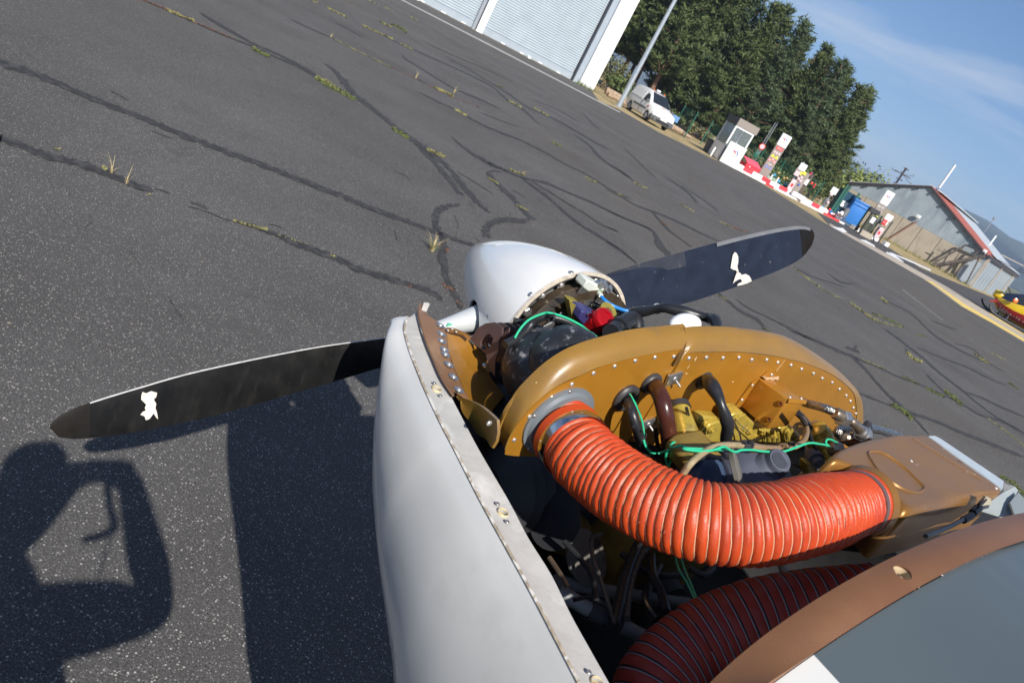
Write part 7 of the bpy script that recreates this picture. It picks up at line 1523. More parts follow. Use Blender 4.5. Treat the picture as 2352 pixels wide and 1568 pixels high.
# braided lines and fittings
br1 = tube('braided_line', fpath('b2', [(1480, 915), (1560, 945), (1680, 975), (1800, 1010), (1930, 1065)], [-.555, -.575, -.60, -.62]), .0072, M_BRAID, PL, seg=16)
lathe('hose_socket', [(0, .0085), (.004, .0105), (.022, .0105), (.026, .0085), (.03, .008)], on(D('b2', 1905, 1060), f=-.62), on(D('b2', 2050, 1130), f=-.63) - on(D('b2', 1905, 1060), f=-.62), M_STEELD, PL, seg=18)
p0, p1 = on(D('b4', 395, 375), f=-.628), on(D('b4', 500, 400), f=-.632); lathe('hex_nut', [(0, .013), (.001, .0145), (.017, .0145), (.018, .012), (.0185, .007)], p0, p1 - p0, M_ALU, PL, seg=6, auto=20)
tube('elbow_pipe', [on(D('b4', 470, 395), f=-.632), on(D('b4', 530, 430), f=-.64), on(D('b4', 585, 490), f=-.645), on(D('b4', 615, 550), f=-.645)], .0082, M_STEELD, PL, seg=16)
p0, p1 = on(D('b4', 605, 525), f=-.646), on(D('b4', 665, 610), f=-.65); lathe('collar', [(-.004, .010), (.0, .0125), (.008, .0125)], p0, p1 - p0, M_ALU, PL, seg=20); lathe('hex_nut', [(.008, .0155), (.010, .0165), (.026, .0165), (.027, .014)], p0, p1 - p0, M_ALU, PL, seg=6, auto=20)
tube('braided_line', fpath('b4', [(1020, 575), (900, 535), (780, 505), (660, 490), (540, 482), (440, 488), (375, 515), (385, 560), (440, 590)], [-.60, -.61, -.62, -.63]), .0082, M_BRAID, PL, seg=14, n=8)
lathe('hose_socket', [(0, .009), (.004, .012), (.012, .012), (.014, .0105), (.024, .0105), (.026, .0125), (.036, .0125), (.038, .010)], on(D('b4', 420, 575), f=-.632), on(D('b4', 560, 640), f=-.64) - on(D('b4', 420, 575), f=-.632), M_STEELD, PL, seg=18)
ziptie('zip_tie', on(D('b4', 675, 490), f=-.622), RA, .009); box('tie_head', on(D('b4', 675, 455), f=-.625), RA, FA, UA, .013, .01, .016, M_BLACKP, PL, bev=.002)
# gold engine castings
p0, p1 = on(D('b1', 1780, 540), f=-.53), on(D('b1', 1885, 985), f=-.60)
lathe('oil_filler', [(-.004, .0145), (0, .0165), (.003, .0155), (.01, .0165), (.05, .0215), ((p1 - p0).length, .0270)], p0, p1 - p0, M_ENG, PL, seg=32); lathe('filler_ring', [(-.010, .0150), (-.002, .0165), (-.002, .0185), (-.012, .0170)], p0, p1 - p0, M_BLACKP, PL, seg=24)
def block(name, v, pts, f, th, m, bev=.003, **kw):
    o = plate(name, fpath(v, pts, f), FA, th, m, PL, **kw); fixnormals(o); mm = o.modifiers.new('b', 'BEVEL'); mm.width = bev; mm.segments = 2; mm.limit_method = 'ANGLE'; o.data.polygons.foreach_set('use_smooth', [True] * len(o.data.polygons)); return o
kn = block('gold_lug', 'b2', [(140, 1200), (165, 1150), (230, 1108), (420, 1125), (450, 1160), (330, 1215), (300, 1290), (230, 1300), (190, 1260)], -.540, .02, M_ENG, .004)
lathe('lug_disc', [(0, .0078), (.0008, .0078), (.0009, .0068), (.0014, .0066)], on(D('b2', 228, 1195), f=-.5405), -FA, M_ENG, kn, seg=20)
hs_ = block('gold_housing', 'b2', [(590, 1105), (650, 1075), (745, 1058), (765, 1080), (1000, 1290), (1060, 1345), (980, 1375), (830, 1412), (700, 1440), (560, 1420), (585, 1250)], -.545, .03, M_ENG, .004)
for a, b in (((600, 1150), (765, 1085)), ((600, 1190), (830, 1400))): tube('casting_rib', fpath('b2', [a, b], -.546), .0024, M_ENG, hs_, seg=6, smooth_path=False)
tube('casting_rib', fpath('b2', [(830, 1412), (960, 1370), (1075, 1340)], -.549), .004, M_ENG, hs_, seg=8)
block('gold_web', 'b2', [(200, 1330), (320, 1215), (430, 1170), (500, 1200), (520, 1420), (480, 1450), (220, 1450)], -.548, .02, M_ENG, .006)
block('gold_manifold', 'b2', [(960, 1290), (1100, 1290), (1180, 1290), (1220, 1250), (1330, 1215), (1420, 1290), (1480, 1360), (1470, 1400), (1400, 1430), (1200, 1450), (950, 1455), (860, 1430), (1000, 1350)], -.552, .03, M_ENG, .008)
block('dark_casting', 'b3', [(180, 1200), (0, 1210), (40, 1020), (180, 910), (420, 850), (560, 830), (600, 950)], -.64, .05, M_ENGD, .006)
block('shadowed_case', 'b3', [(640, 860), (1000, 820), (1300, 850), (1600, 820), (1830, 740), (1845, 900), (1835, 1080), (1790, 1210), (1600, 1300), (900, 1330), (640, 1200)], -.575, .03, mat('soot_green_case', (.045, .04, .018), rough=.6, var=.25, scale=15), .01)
p0, p1 = on(D('b2', 1660, 1260), f=-.57), on(D('b2', 1790, 1580), f=-.60); lathe('gold_cylinder', [(-.006, .010), (0, .021), (.012, .0225), (.014, .0255), (.03, .0255), (.034, .021), ((p1 - p0).length, .023)], p0, p1 - p0, M_ENG, PL, seg=28)
tube('baffle_clip_loop', fpath('b2', [(1590, 1240), (1620, 1200), (1680, 1185), (1725, 1200), (1735, 1255)], -.535), .0035, M_GREYP, PL, seg=8)
block('gold_patch', 'b3', [(1830, 1030), (1960, 1040), (1990, 1110), (1900, 1190), (1815, 1200)], -.65, .02, M_ENG, .004)
lathe('black_knob', [(-.014, .006), (-.010, .011), (.002, .013), (.004, .016), (.012, .016), (.014, .010), (.022, .009), (.024, .005)], on(D('b3', 1900, 920), f=-.635), on(D('b3', 1975, 1000), f=-.65) - on(D('b3', 1900, 920), f=-.635), M_SLATE, PL, seg=20)
tube('lock_wire', fpath('b3', [(1835, 1040), (1890, 1065), (1940, 1105), (1990, 1060), (2040, 1020)], -.655), .0012, M_GREYP, PL, seg=5)
lathe('bronze_nut', [(-.012, .006), (-.008, .012), (.01, .012), (.014, .007)], on(D('b3', 2240, 800), f=-.66), RA + UA * .2, M_STEELD, PL, seg=8)
# slate magneto caps
mg = fpath('b3', [(610, 1080), (1520, 1180)], -.70); mc_ = on(D('b3', 1020, 1190), f=-.68); ma = (UA * .80 - RA * .30 - FA * .10).normalized()
V, F = lathedata([(-.05, .062), (-.012, .062), (-.010, .066), (.0, .066), (.002, .058), (.016, .054), (.030, .036), (.036, .022), (.037, .004)], mc_, ma, seg=10)
mag = finish('magneto_cap', V, F, M_SLATE, PL, auto=50); mm = mag.modifiers.new('b', 'BEVEL'); mm.width = .004; mm.segments = 3; mm.limit_method = 'ANGLE'
tube('cap_nozzle', [on(D('b3', 1180, 1110), f=-.69), on(D('b3', 1330, 1020), f=-.695), on(D('b3', 1415, 965), f=-.70)], lambda t_: .026 - .009 * t_, M_SLATE, mag, seg=24)
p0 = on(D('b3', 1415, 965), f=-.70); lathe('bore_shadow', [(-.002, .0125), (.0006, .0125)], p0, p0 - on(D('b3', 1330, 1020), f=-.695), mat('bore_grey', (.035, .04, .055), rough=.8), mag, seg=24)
lathe('nozzle_bore', [(-.003, .0158), (.0008, .0165), (.0012, .0140), (-.002, .0125)], p0, p0 - on(D('b3', 1330, 1020), f=-.695), M_SLATE, mag, seg=24)
lathe('cap_rim', [(-.004, .026), (-.003, .030), (.003, .031), (.004, .026)], on(D('b3', 770, 1130), f=-.70), right * .9 + up * .25 - cf_ * .30, M_SLATE2, mag, seg=28)
block('left_cap', 'b3', [(60, 1200), (130, 1080), (230, 990), (430, 925), (560, 915), (640, 960), (620, 1000), (580, 1100), (560, 1240), (200, 1250)], -.61, .04, M_SLATE, .012)
lathe('left_cap_dome', [(-.03, .034), (0, .033), (.010, .027), (.014, .016), (.015, .002)], on(D('b3', 380, 1230), f=-.66), UA * .8 - FA * .5 - RA * .2, mat('blue_slate', (.035, .06, .115), rough=.5, var=.15, scale=30), PL, seg=28)

# ---------------------------------------------------------------- engine front between spinner and baffle
def ell(name, c, ax, ay, az, m, parent=PL, seg=28, fn=None):
    V = []; F = []; N1, N2 = seg // 2, seg
    for i in range(N1 + 1):
        th = math.pi * i / N1
        for k in range(N2):
            ph = 2 * math.pi * k / N2; s = fn(th, ph) if fn else 1; V.append(Vector(c) + (Vector(ax) * math.sin(th) * math.cos(ph) + Vector(ay) * math.sin(th) * math.sin(ph) + Vector(az) * math.cos(th)) * s)
    for i in range(N1):
        for k in range(N2): F.append((i * N2 + k, i * N2 + (k + 1) % N2, (i + 1) * N2 + (k + 1) % N2, (i + 1) * N2 + k))
    return finish(name, V, F, m, parent)
dc = on(D('e6', 1150, 1610), f=-.34)
ell('black_dome_cover', dc, RA * .084, FA * .085, UA * .074, M_BLACK, fn=lambda th, ph: 1 - .05 * math.exp(-((math.cos(ph) * .8 + .25 + .3 * math.cos(th)) / .10) ** 2) + .012 * math.sin(3 * ph))
ell('black_dome_cover', on(D('e6', 1330, 1540), f=-.37), RA * .075, FA * .07, UA * .066, M_BLACK)
# row of plum brown plates with a slot
outl = [(1005, 490), (1090, 372), (1160, 332), (1250, 322), (1325, 375), (1322, 430), (1292, 515), (1287, 600), (1255, 700), (1245, 860), (1200, 770), (1158, 635)]
RP = -.285
for k in range(5):
    off = RA * (.0185 * k) + FA * (.004 * k)
    P = [on(D('e8', *p), r=RP) + off for p in outl]
    pl = plate('cooler_plate', P, RA, .003, M_PLUM, PL); cs = on(D('e8', 1168, 515), r=RP) + off
    V, F = lathedata([(-.02, 1.0), (.02, 1.0)], (0, 0, 0), (0, 0, 1), seg=24); up_ = (on(D('e8', 1200, 440), r=RP) - on(D('e8', 1135, 590), r=RP)); w_ = (on(D('e8', 1222, 530), r=RP) - on(D('e8', 1115, 500), r=RP))
    V = [cs + w_ * v.x * .5 + up_ * v.y * .5 + RA * v.z for v in V]; cut(pl, [(V, F)])
tube('plate_spacer', [on(D('e8', 1200, 760), r=-.28), on(D('e8', 1200, 760), r=-.28) + RA * .09], .010, M_BLACKP, PL, seg=12)
# white sensor block on a steel bracket
def e7p(x, y, f): return on(D('e7', x, y), f=f)
wb = block('sensor_block', 'e7', [(322, 325), (470, 395), (660, 512), (612, 600), (555, 700), (480, 640), (425, 575), (250, 440)], -.172, .03, M_NYLON, .003)
for p, r in (((515, 380), .0065), ((595, 455), .0075)): q = e7p(*p, -.170); b_ = lathe('bolt', [(-.01, .008), (0, .008), (.001, .0095), (.003, .0095)], q, UA * .6 - FA * .6 + RA * .3, M_ALU, wb, seg=20); lathe('bolt_head', [(.003, .0075), (.010, .0075), (.011, .006)], q, UA * .6 - FA * .6 + RA * .3, M_ALU, b_, seg=6, auto=20)
sb_ = plate('steel_bracket', [e7p(*p, -.1745) for p in ((235, 432), (300, 470), (425, 572), (470, 600), (395, 700), (390, 775), (310, 755), (255, 740), (130, 612), (150, 560))], FA, .0018, M_ALU, PL)
for p in ((312, 552), (276, 605), (246, 657), (180, 530)): lathe('bracket_hole', [(-.0004, .0026), (.0006, .0026)], e7p(*p, -.1748), -FA, mat('rust_hole', (.05, .02, .015), rough=.7), sb_, seg=14)
plate('steel_bracket', [e7p(*p, -.1755) for p in ((470, 600), (520, 640), (560, 700), (520, 740), (460, 790), (395, 775), (395, 700))], FA, .0018, M_ALU, PL)
ob = block('olive_bracket', 'e7', [(40, 620), (110, 640), (180, 660), (300, 760), (420, 800), (440, 900), (330, 1060), (300, 1160), (150, 1160), (95, 920)], -.20, .02, M_OLIVE, .002)
plate('olive_bracket', [e7p(*p, -.215) for p in ((40, 620), (95, 920), (150, 1130), (230, 1160), (250, 1010), (180, 900), (260, 790))], FA, .003, M_OLIVE, PL)
nb = block('violet_block', 'e7', [(240, 788), (330, 795), (430, 830), (520, 890), (640, 990), (740, 1050), (640, 1130), (480, 1180), (330, 1080), (175, 905)], -.235, .035, M_NAVY, .003)
lathe('bolt', [(0, .005), (.003, .0045), (.0035, .001)], e7p(330, 830, -.2365), -FA, M_CHROME, nb, seg=14)
ra_ = (UA * .62 - RA * .10 - FA * .42).normalized(); rcp = e7p(580, 900, -.255)
rcap = lathe('red_cap', [(-.040, .021), (-.012, .0215), (-.010, .0235), (-.002, .0235), (.002, .0215), (.004, .016), (.004, .013), (.002, .012), (.002, .001)], rcp, ra_, M_CAPR, PL, seg=36)
lathe('cap_hex', [(-.036, .0245), (-.034, .0255), (-.014, .0255), (-.012, .0242)], rcp, ra_, M_CAPR, rcap, seg=6, auto=20)
gs = lathe('brass_sprocket', [(-.002, .020), (.002, .020), (.0025, .017)], e7p(620, 800, -.225), ra_, M_OLIVE, PL, seg=28); lathe('sprocket_teeth', [(.002, .009), (.0035, .008)], e7p(620, 800, -.226), ra_, mat('sprocket_brown', (.12, .07, .03), rough=.5), gs, seg=9)
tube('rubber_elbow', [e7p(660, 1110, -.30), e7p(760, 1040, -.285), e7p(880, 950, -.27), e7p(980, 900, -.26), e7p(1040, 960, -.27), e7p(1050, 1060, -.28)], lambda t_: .0165 - .002 * t_, M_BLACKC, PL, seg=22)
lathe('hose_lip', [(-.004, .0165), (-.003, .0195), (.003, .0195), (.004, .0165)], e7p(790, 1030, -.285), e7p(880, 950, -.27) - e7p(760, 1040, -.285), M_BLACKC, PL, seg=26)
tube('blue_hose', [e7p(505, 545, -.185), e7p(570, 625, -.20), e7p(700, 712, -.215), e7p(850, 770, -.225), e7p(1000, 800, -.235)], .0036, M_BLUEW, PL, seg=12)
tube('hose_collar', [e7p(480, 520, -.176), e7p(520, 560, -.19)], .0042, M_WHITE, PL, seg=12); lathe('green_seal', [(0, .0080), (.002, .0078), (.003, .005)], e7p(485, 520, -.174), -FA, mat('sage_rubber', (.22, .30, .18), rough=.5), PL, seg=20)
for q in ([(430, 635), (560, 710), (740, 785), (860, 808), (1010, 785)], [(390, 690), (500, 750), (600, 812), (740, 835), (860, 825), (1010, 790)]): tube('black_wire', [e7p(*p, f) for p, f in zip(q, (-.186, -.20, -.212, -.222, -.234, -.238))], .0024, M_BLACKC, PL, seg=8)
for p in ((430, 640), (392, 692)): lathe('wire_boot', [(0, .0038), (.012, .0036)], e7p(*p, -.184), e7p(500, 690, -.19) - e7p(430, 640, -.184), M_BLACKC, PL, seg=12)
slv_ = [(985, 800), (1080, 800), (1200, 785), (1340, 755), (1480, 738), (1640, 770), (1800, 805), (1980, 855), (2120, 895), (2200, 920), (2235, 980), (2250, 1060)]
tube('black_sleeve', [e7p(*p, f) for p, f in zip(slv_, np.linspace(-.236, -.40, len(slv_)))], lambda t_: .0095 * (1 + .14 * math.sin(t_ * 17)) * (.85 if t_ < .06 else 1), M_BLACKC, PL, seg=14)
for p, f in (((1155, 790), -.250), ((1350, 752), -.268)): ziptie('zip_tie', e7p(*p, f), RA * .95 - UA * .1, .0090, M_WHITE)
ell('white_bottle', e7p(1765, 990, -.42), RA * .036 + UA * .004, UA * .020, FA * .018, M_WHITE)
tube('rubber_hose', fpath('e6', [(700, 1330), (830, 1260), (900, 1200), (960, 1120), (1050, 1062), (1150, 1052), (1300, 1090), (1450, 1180), (1570, 1270)], [-.30, -.29, -.28, -.29, -.31, -.34]), .0072, M_BLACKC, PL, seg=14)
tube('green_wire', fpath('e6', [(795, 1262), (850, 1170), (940, 1078), (1080, 1018), (1150, 1015), (1300, 1060), (1450, 1135), (1520, 1190), (1610, 1250)], [-.30, -.29, -.292, -.305, -.33, -.36]), .0019, M_GREENW, PL, seg=8)
ziptie('zip_tie', fpath('e6', [(1158, 1048)], -.298)[0], RA + UA * .1, .0078); ziptie('zip_tie', fpath('e6', [(1545, 1250)], -.345)[0], RA - UA * .6, .0078)
tube('rubber_hose', fpath('e6', [(780, 1085), (850, 1100), (950, 1130), (1060, 1170)], [-.24, -.26]), .005, M_BLACKC, PL, seg=10)
tube('steel_cable', fpath('e6', [(1080, 1150), (1160, 1110), (1220, 1050), (1260, 1010)], -.20), .0018, M_ALU, PL, seg=6)

# ---------------------------------------------------------------- things glimpsed in the dark bay
def bay(v, pts, us): 
    us = us if isinstance(us, (list, tuple)) else [us] * len(pts); return [on(D(v, *p), u=float(u)) for p, u in zip(pts, np.interp(np.linspace(0, 1, len(pts)), np.linspace(0, 1, len(us)), us))]
tube('mount_tube', bay('b5', [(230, 745), (600, 820), (1000, 890), (1300, 930)], -.17), .0105, M_TUBEW, PL, seg=16, smooth_path=False)
tube('mount_tube', bay('b5', [(250, 830), (470, 960), (720, 1085), (960, 1210), (1500, 1480), (1800, 1620)], -.12), .0110, M_TUBEW, PL, seg=16, smooth_path=False)
for p in ((560, 1010), (690, 1070)): q = bay('b5', [p], -.12)[0]; d = bay('b5', [(960, 1210)], -.12)[0] - bay('b5', [(470, 960)], -.12)[0]; lathe('clip', [(-.012, .0125), (-.012, .0145), (.012, .0145), (.012, .0125)], q, d, M_BLACKP, PL, seg=20)
lathe('spinning_disc_cover', [(0, .046), (.004, .046), (.006, .042)], bay('b5', [(470, 560)], -.14)[0], UA * .8 - FA * .5, mat('stained_pale_disc', (.17, .16, .14), rough=.6, var=.1, spots=[((.05, .045, .04), 34, .56, .62)]), PL, seg=30)
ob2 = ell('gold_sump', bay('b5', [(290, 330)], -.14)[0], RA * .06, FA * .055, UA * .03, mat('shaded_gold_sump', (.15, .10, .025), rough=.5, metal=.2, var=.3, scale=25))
tube('rubber_hose', bay('b5', [(700, 1100), (740, 950), (780, 760), (830, 600), (900, 450), (960, 380)], [-.10, -.08]), .0085, M_BLACKC, PL, seg=12)
tube('braided_line', bay('b5', [(800, 1050), (820, 860), (860, 680), (920, 540), (970, 470)], [-.10, -.08]), .0050, mat('dark_braid', (.13, .12, .11), rough=.5, metal=.4, var=.5, scale=300), PL, seg=10)
tube('braided_line', bay('b5', [(600, 375), (530, 400), (520, 480), (535, 580), (580, 700), (620, 830), (650, 920), (680, 1010)], [-.09, -.10]), .0034, mat('dark_braid', (.13, .12, .11)), PL, seg=8)
for dx in (0, 45): tube('green_wire', bay('b5', [(1195 + dx, 560), (1220 + dx, 650), (1290 + dx * .6, 770), (1350 + dx * .4, 900)], -.03), .0017, M_GREENW, PL, seg=7)
tube('green_wire', bay('b6', [(190, 1090), (270, 1140), (330, 1190)], -.02), .003, M_GREENW, PL, seg=7)
tube('control_rod', bay('b5', [(1040, 1060), (950, 880), (1060, 620)], -.10), .007, M_BLACKC, PL, seg=10)
box('battery_box', A(-.86, -.02, -.13), FA, RA, UA, .2, .26, .22, M_VOID, PL, bev=.008)
lathe('alternator', [(-.03, .05), (0, .055), (.03, .055), (.04, .03)], bay('b5', [(1000, 860)], -.20)[0], FA, M_BLACKP, PL, seg=20)
tube('mount_tube', bay('b6', [(480, 300), (560, 560), (640, 700)], -.05), .008, M_TUBEW, PL, seg=10)

# small hardware on the gold castings
for v, x, y, f, r in (('b2', 640, 1130, -.5465, .0045), ('b2', 820, 1300, -.5465, .0045), ('b2', 980, 1330, -.5475, .004), ('b2', 1300, 1290, -.5545, .0042), ('b2', 1130, 1350, -.5545, .0045), ('b2', 330, 1280, -.549, .004), ('b3', 1640, 680, -.555, .004)):
    q = on(D(v, x, y), f=f); b_ = lathe('stud_boss', [(0, r * 1.7), (.002, r * 1.6)], q, -FA, M_ENG, PL, seg=16); lathe('hex_nut', [(.002, r), (.0065, r), (.007, r * .8)], q, -FA, M_ENG, b_, seg=6, auto=20)
for k in range(6): tube('cooling_fin', fpath('b2', [(1010 + k * 60, 1300 + k * 4), (1020 + k * 62, 1440 - k * 6)], -.556), .0018, M_ENG, PL, seg=6, smooth_path=False)
tube('lock_wire', fpath('b2', [(640, 1130), (720, 1230), (820, 1300)], -.553), .0008, M_ALU, PL, seg=5)
for k in range(4): ziptie('hose_clip', on(D('b3', 1020 + k * 150, 780), f=-.668), RA, .0064, M_TANS) if k % 3 == 0 else None
for k in range(7): lathe('cooling_fin', [(0, .030), (.0018, .030)], on(D('b5', 640 + k * 26, 300 + k * 10), u=-.13), RA * .8 - FA * .5, M_BLACKP, PL, seg=20)

# scratches and a crease on the brown edge, more leads in the bay
def onedge(p):
    d = ray(p)
    cand = max(((uS[i].lerp(lS[i], j / 12) - EYE).normalized().dot(d), i, j) for i in range(len(uS)) for j in range(13)); q = uS[cand[1]].lerp(lS[cand[1]], cand[2] / 12); return q + UA * (.0008 + .003 * math.sin(math.pi * cand[2] / 12))
M_SCR = mat('pale_scuff', (.33, .25, .18), rough=.8, var=.3, scale=60)
for pts, r in (([(430, 990), (415, 1060), (392, 1150), (388, 1230), (405, 1300)], .0012), ([(1180, 750), (1050, 850), (900, 950), (780, 1040)], .0007), ([(1060, 660), (1140, 650), (1220, 670)], .0010), ([(260, 1260), (330, 1265), (400, 1250)], .0008), ([(640, 880), (690, 940), (700, 1010)], .0006), ([(1800, 360), (1900, 340), (2050, 270)], .0006)):
    tube('scuff', [onedge(D('b6', *p)) for p in pts], r, M_SCR, ed, seg=5)
q = on(D('b6', 1428, 553), f=(FU + fm_) / 2)
for k in range(26):
    an = k / 26 * 6.283; rr = .013 + .007 * (.5 + .5 * math.sin(k * 2.3)); p = q + FA * math.cos(an) * rr + RA * math.sin(an) * rr * 1.3
    u_, v_ = EYE, (p - EYE).normalized()
    d2 = Vector((v_.dot(right), v_.dot(up), v_.dot(cf_))); px_ = (1176 + d2.x / d2.z * FPX, 784 - d2.y / d2.z * FPX)
    w = onedge(px_); lathe('scorch_mark', [(0, .0022 + .0012 * math.sin(k * 5.1)), (.0004, .0018)], w, UA, mat('scorched_resin', (.07, .045, .036), rough=.6, var=.4, scale=90) if k % 3 else M_SCR, ed, seg=7)
for v, pts, f, r, m in (('b1', [(1330, 700), (1420, 900), (1500, 1080), (1600, 1200)], -.57, .0032, M_BLACKC), ('b1', [(1540, 700), (1555, 860), (1600, 960), (1700, 1080)], -.56, .0034, M_BLACKC),
                        ('b2', [(20, 1000), (60, 1150), (120, 1290), (160, 1460)], -.552, .0026, M_BLACKC), ('b2', [(1450, 1070), (1550, 1230), (1620, 1420), (1700, 1560)], -.60, .0040, M_BLACKC), ('b2', [(590, 1120), (640, 1200), (700, 1330), (720, 1440)], -.556, .0016, M_STEELD),
                        ('b3', [(520, 830), (620, 900), (760, 930), (960, 880)], -.66, .0026, M_BLACKC), ('b3', [(30, 1040), (160, 960), (330, 920), (560, 930)], -.655, .0034, M_BLACKC), ('b3', [(1820, 1040), (1780, 1120), (1700, 1200)], -.64, .0024, M_STEELD), ('b3', [(860, 870), (1000, 850), (1200, 870), (1500, 960), (1750, 1100)], -.63, .0022, M_BLACKC)):
    tube('lead', fpath(v, pts, f), r, m, PL, seg=8)
for pts, u, r, m in (([(300, 430), (420, 560), (520, 700), (560, 900)], -.09, .0045, M_BLACKC), ([(760, 520), (900, 640), (1080, 700), (1260, 690)], -.11, .0060, M_BLACKP), ([(380, 900), (520, 880), (640, 960), (700, 1100)], -.07, .0030, M_BLACKC), ([(1000, 540), (1010, 700), (1080, 850), (1120, 1000)], -.08, .0070, M_BLACKC), ([(1300, 640), (1420, 700), (1500, 640)], -.06, .0050, M_GREYP), ([(180, 560), (260, 680), (330, 800)], -.10, .0040, M_STEELD)):
    tube('lead', bay('b5', pts, u), r, m, PL, seg=8)
for k in range(9): lathe('cylinder_fin', [(0, .046), (.0016, .046)], bay('b5', [(120 + k * 13, 60 + k * 26)], -.10)[0], RA * .9 - UA * .3, M_BLACKP, PL, seg=22)
# ================================================================== the photographer, whose shadow falls on the apron
M_SKIN = mat('skin', (.50, .30, .22), rough=.5, var=.05); M_SHIRT = mat('dark_shirt', (.05, .06, .09), rough=.9, var=.2); M_TROU = mat('dark_trousers', (.04, .045, .06), rough=.9, var=.2)
def limb(name, joints, radii, edges, m, parent, sub=2):
    me = bpy.data.meshes.new(name); me.from_pydata([tuple(j) for j in joints], edges, []); o = link(name, me, (0, 0, 0), None)
    md = o.modifiers.new('s', 'SKIN'); bpy.context.view_layer.objects.active = o
    sk = me.skin_vertices[0].data if me.skin_vertices else None
    if sk is None:
        bm = bmesh.new(); bm.from_mesh(me); bm.verts.layers.skin.verify(); bm.to_mesh(me); bm.free(); sk = me.skin_vertices[0].data
    for i, r in enumerate(radii): sk[i].radius = (r, r) if not isinstance(r, tuple) else r
    sk[0].use_root = True; sb = o.modifiers.new('u', 'SUBSURF'); sb.levels = sub; sb.render_levels = sub
    bpy.context.view_layer.update(); nm = bpy.data.meshes.new_from_object(o.evaluated_get(bpy.context.evaluated_depsgraph_get())); o.modifiers.clear(); o.data = nm; nm.materials.clear(); nm.materials.append(m)
    nm.polygons.foreach_set('use_smooth', [True] * len(nm.polygons)); o.parent = parent; o.matrix_parent_inverse = Matrix.Translation(-WLOC[parent.name]); return o
# the camera in the hands sits just behind the lens
back = -cf_
head = Vector((-.165, -.135, 1.69)); base = Vector((-.05, -.26, 0))
pp = thing('person', base, 'photographer in dark clothes holding up a tilted camera beside the cowling', 'person')
pel = Vector((.02, -.22, .93)); neck = Vector((-.137, -.19, 1.50)); chest = Vector((-.10, -.23, 1.31)); shl, shr = Vector((-.29, -.15, 1.40)), Vector((.03, -.22, 1.40))
camc = EYE + back * .075
elL, elR = Vector((-.23, .06, 1.34)), Vector((.152, .19, 1.25)); haL, haR = camc - right * .085 - up * .01 + back * .02, camc + right * .085 - up * .01 + back * .02
J = [pel, Vector((-.02, -.20, 1.12)), chest, neck, head - Vector((-.01, .02, .10)), head + Vector((0, 0, .02)), head + Vector((0, 0, .09)),
     shl, elL, haL, shr, elR, haR,
     Vector((-.08, -.24, .90)), Vector((-.18, -.28, .50)), Vector((-.18, -.34, .09)), Vector((-.18, -.20, .04)), Vector((.12, -.24, .90)), Vector((.08, -.26, .50)), Vector((.08, -.34, .09)), Vector((.09, -.20, .04))]
RD = [.17, .18, .18, .08, .08, .100, .08, .09, .075, .040, .095, .070, .040, .095, .06, .042, .035, .095, .06, .042, .035]
E_ = [(0, 1), (1, 2), (2, 3), (3, 4), (4, 5), (5, 6), (2, 7), (7, 8), (8, 9), (2, 10), (10, 11), (11, 12), (0, 13), (13, 14), (14, 15), (15, 16), (0, 17), (17, 18), (18, 19), (19, 20)]
body_ = limb('body', J, RD, E_, M_SHIRT, pp)
ell('face', head + Vector((0, .012, .012)), Vector((.072, 0, 0)), Vector((0, .082, 0)), Vector((0, 0, .108)), M_SKIN, pp); ell('hair', head + Vector((0, -.022, .045)), Vector((.082, 0, 0)), Vector((0, .088, 0)), Vector((0, 0, .082)), M_DARK, pp)
ell('nose', head + Vector((0, .098, -.0)), Vector((.012, 0, 0)), Vector((0, .016, 0)), Vector((0, 0, .02)), M_SKIN, pp)
for s in (-1, 1): ell('ear', head + Vector((s * .078, .0, .0)), Vector((.01, 0, 0)), Vector((0, .018, 0)), Vector((0, 0, .03)), M_SKIN, pp); ell('eye', head + Vector((s * .03, .086, .022)), Vector((.012, 0, 0)), Vector((0, .006, 0)), Vector((0, 0, .007)), M_DARK, pp)
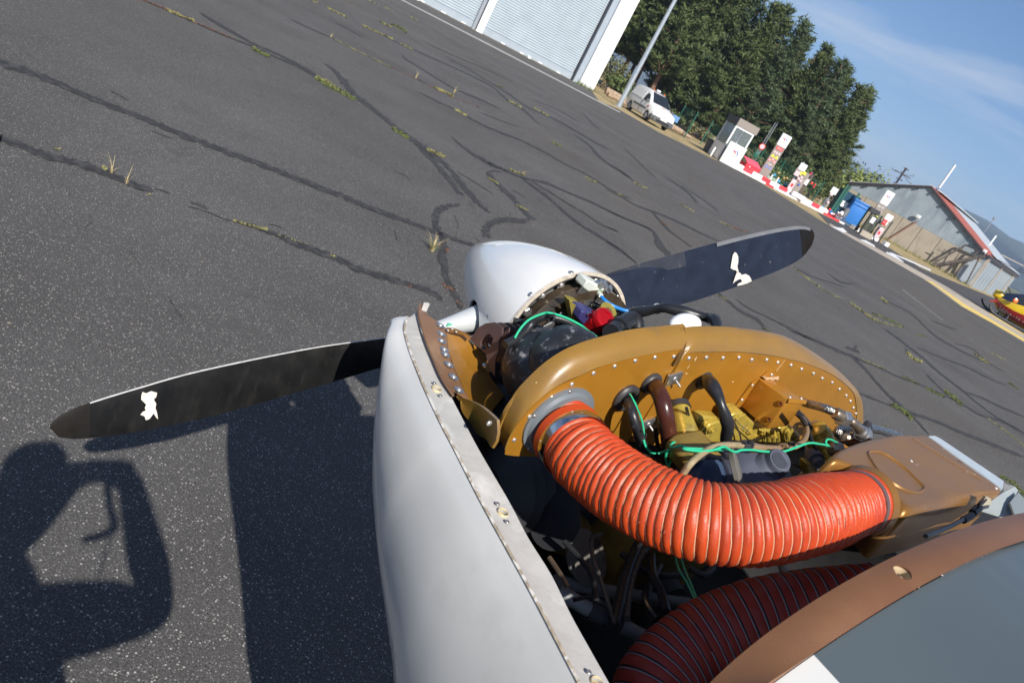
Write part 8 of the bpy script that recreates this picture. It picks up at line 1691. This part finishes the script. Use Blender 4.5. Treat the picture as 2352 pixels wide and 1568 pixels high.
for s, h in ((-1, haL), (1, haR)):
    ell('palm', h, right * .022, up * .045, back * .03, M_SKIN, pp)
    for k in range(4):
        a = h + up * (.032 - k * .020) * 1.0; ln = (.034, .040, .038, .030)[k]
        tube('finger', [a, a - back * .025 - right * s * .01, a - back * .035 - right * s * ln], lambda t_: .0095 - .0025 * t_, M_SKIN, pp, seg=8, n=3)
    tube('thumb', [h - up * .03, h - up * .035 + back * .02 - right * s * .02, h - up * .02 + back * .022 - right * s * .045], lambda t_: .0105 - .002 * t_, M_SKIN, pp, seg=8, n=3)
ct = thing('camera_body', camc, 'black compact camera held up in both hands', 'camera'); box('housing', camc, right, up, back, .12, .07, .035, M_BLACKP, ct, bev=.006)
lathe('lens_barrel', [(0, .03), (.022, .028), (.024, .024), (.0245, .012)], camc - back * .018, cf_, M_BLACKP, ct, seg=28)
def under(px, z): g_ = ground(px); return g_ + SUN * (z / SUN.z)
tube('strap', [camc - up * .03, under((246, 1110), 1.60), under((252, 1160), 1.56), under((262, 1208), 1.53), under((235, 1228), 1.52), under((190, 1240), 1.50)], lambda t_: .013 - .006 * abs(t_ - .6), M_BLACKP, ct, seg=8)
tube('strap_cord', [under((262, 1208), 1.53), under((245, 1260), 1.46), under((226, 1325), 1.38)], .0035, M_BLACKP, ct, seg=6)

# ================================================================== air between here and the mountains
haze_m = bpy.data.materials.new('haze_air'); haze_m.use_nodes = True; hn_ = haze_m.node_tree; hn_.nodes.clear(); ho = hn_.nodes.new('ShaderNodeOutputMaterial'); pv = hn_.nodes.new('ShaderNodeVolumePrincipled')
pv.inputs['Color'].default_value = (.55, .72, 1.0, 1); pv.inputs['Density'].default_value = .00028; pv.inputs['Anisotropy'].default_value = .0; hn_.links.new(pv.outputs[0], ho.inputs['Volume'])
V, F = boxdata((0, 2600, 119), (1, 0, 0), (0, 1, 0), UP, 13000, 9500, 242)
hz_ = finish('haze', V, F, haze_m, smooth=False, center=False); hz_['kind'] = 'stuff'; hz_['label'] = 'thin blue summer haze over the airfield and hills'
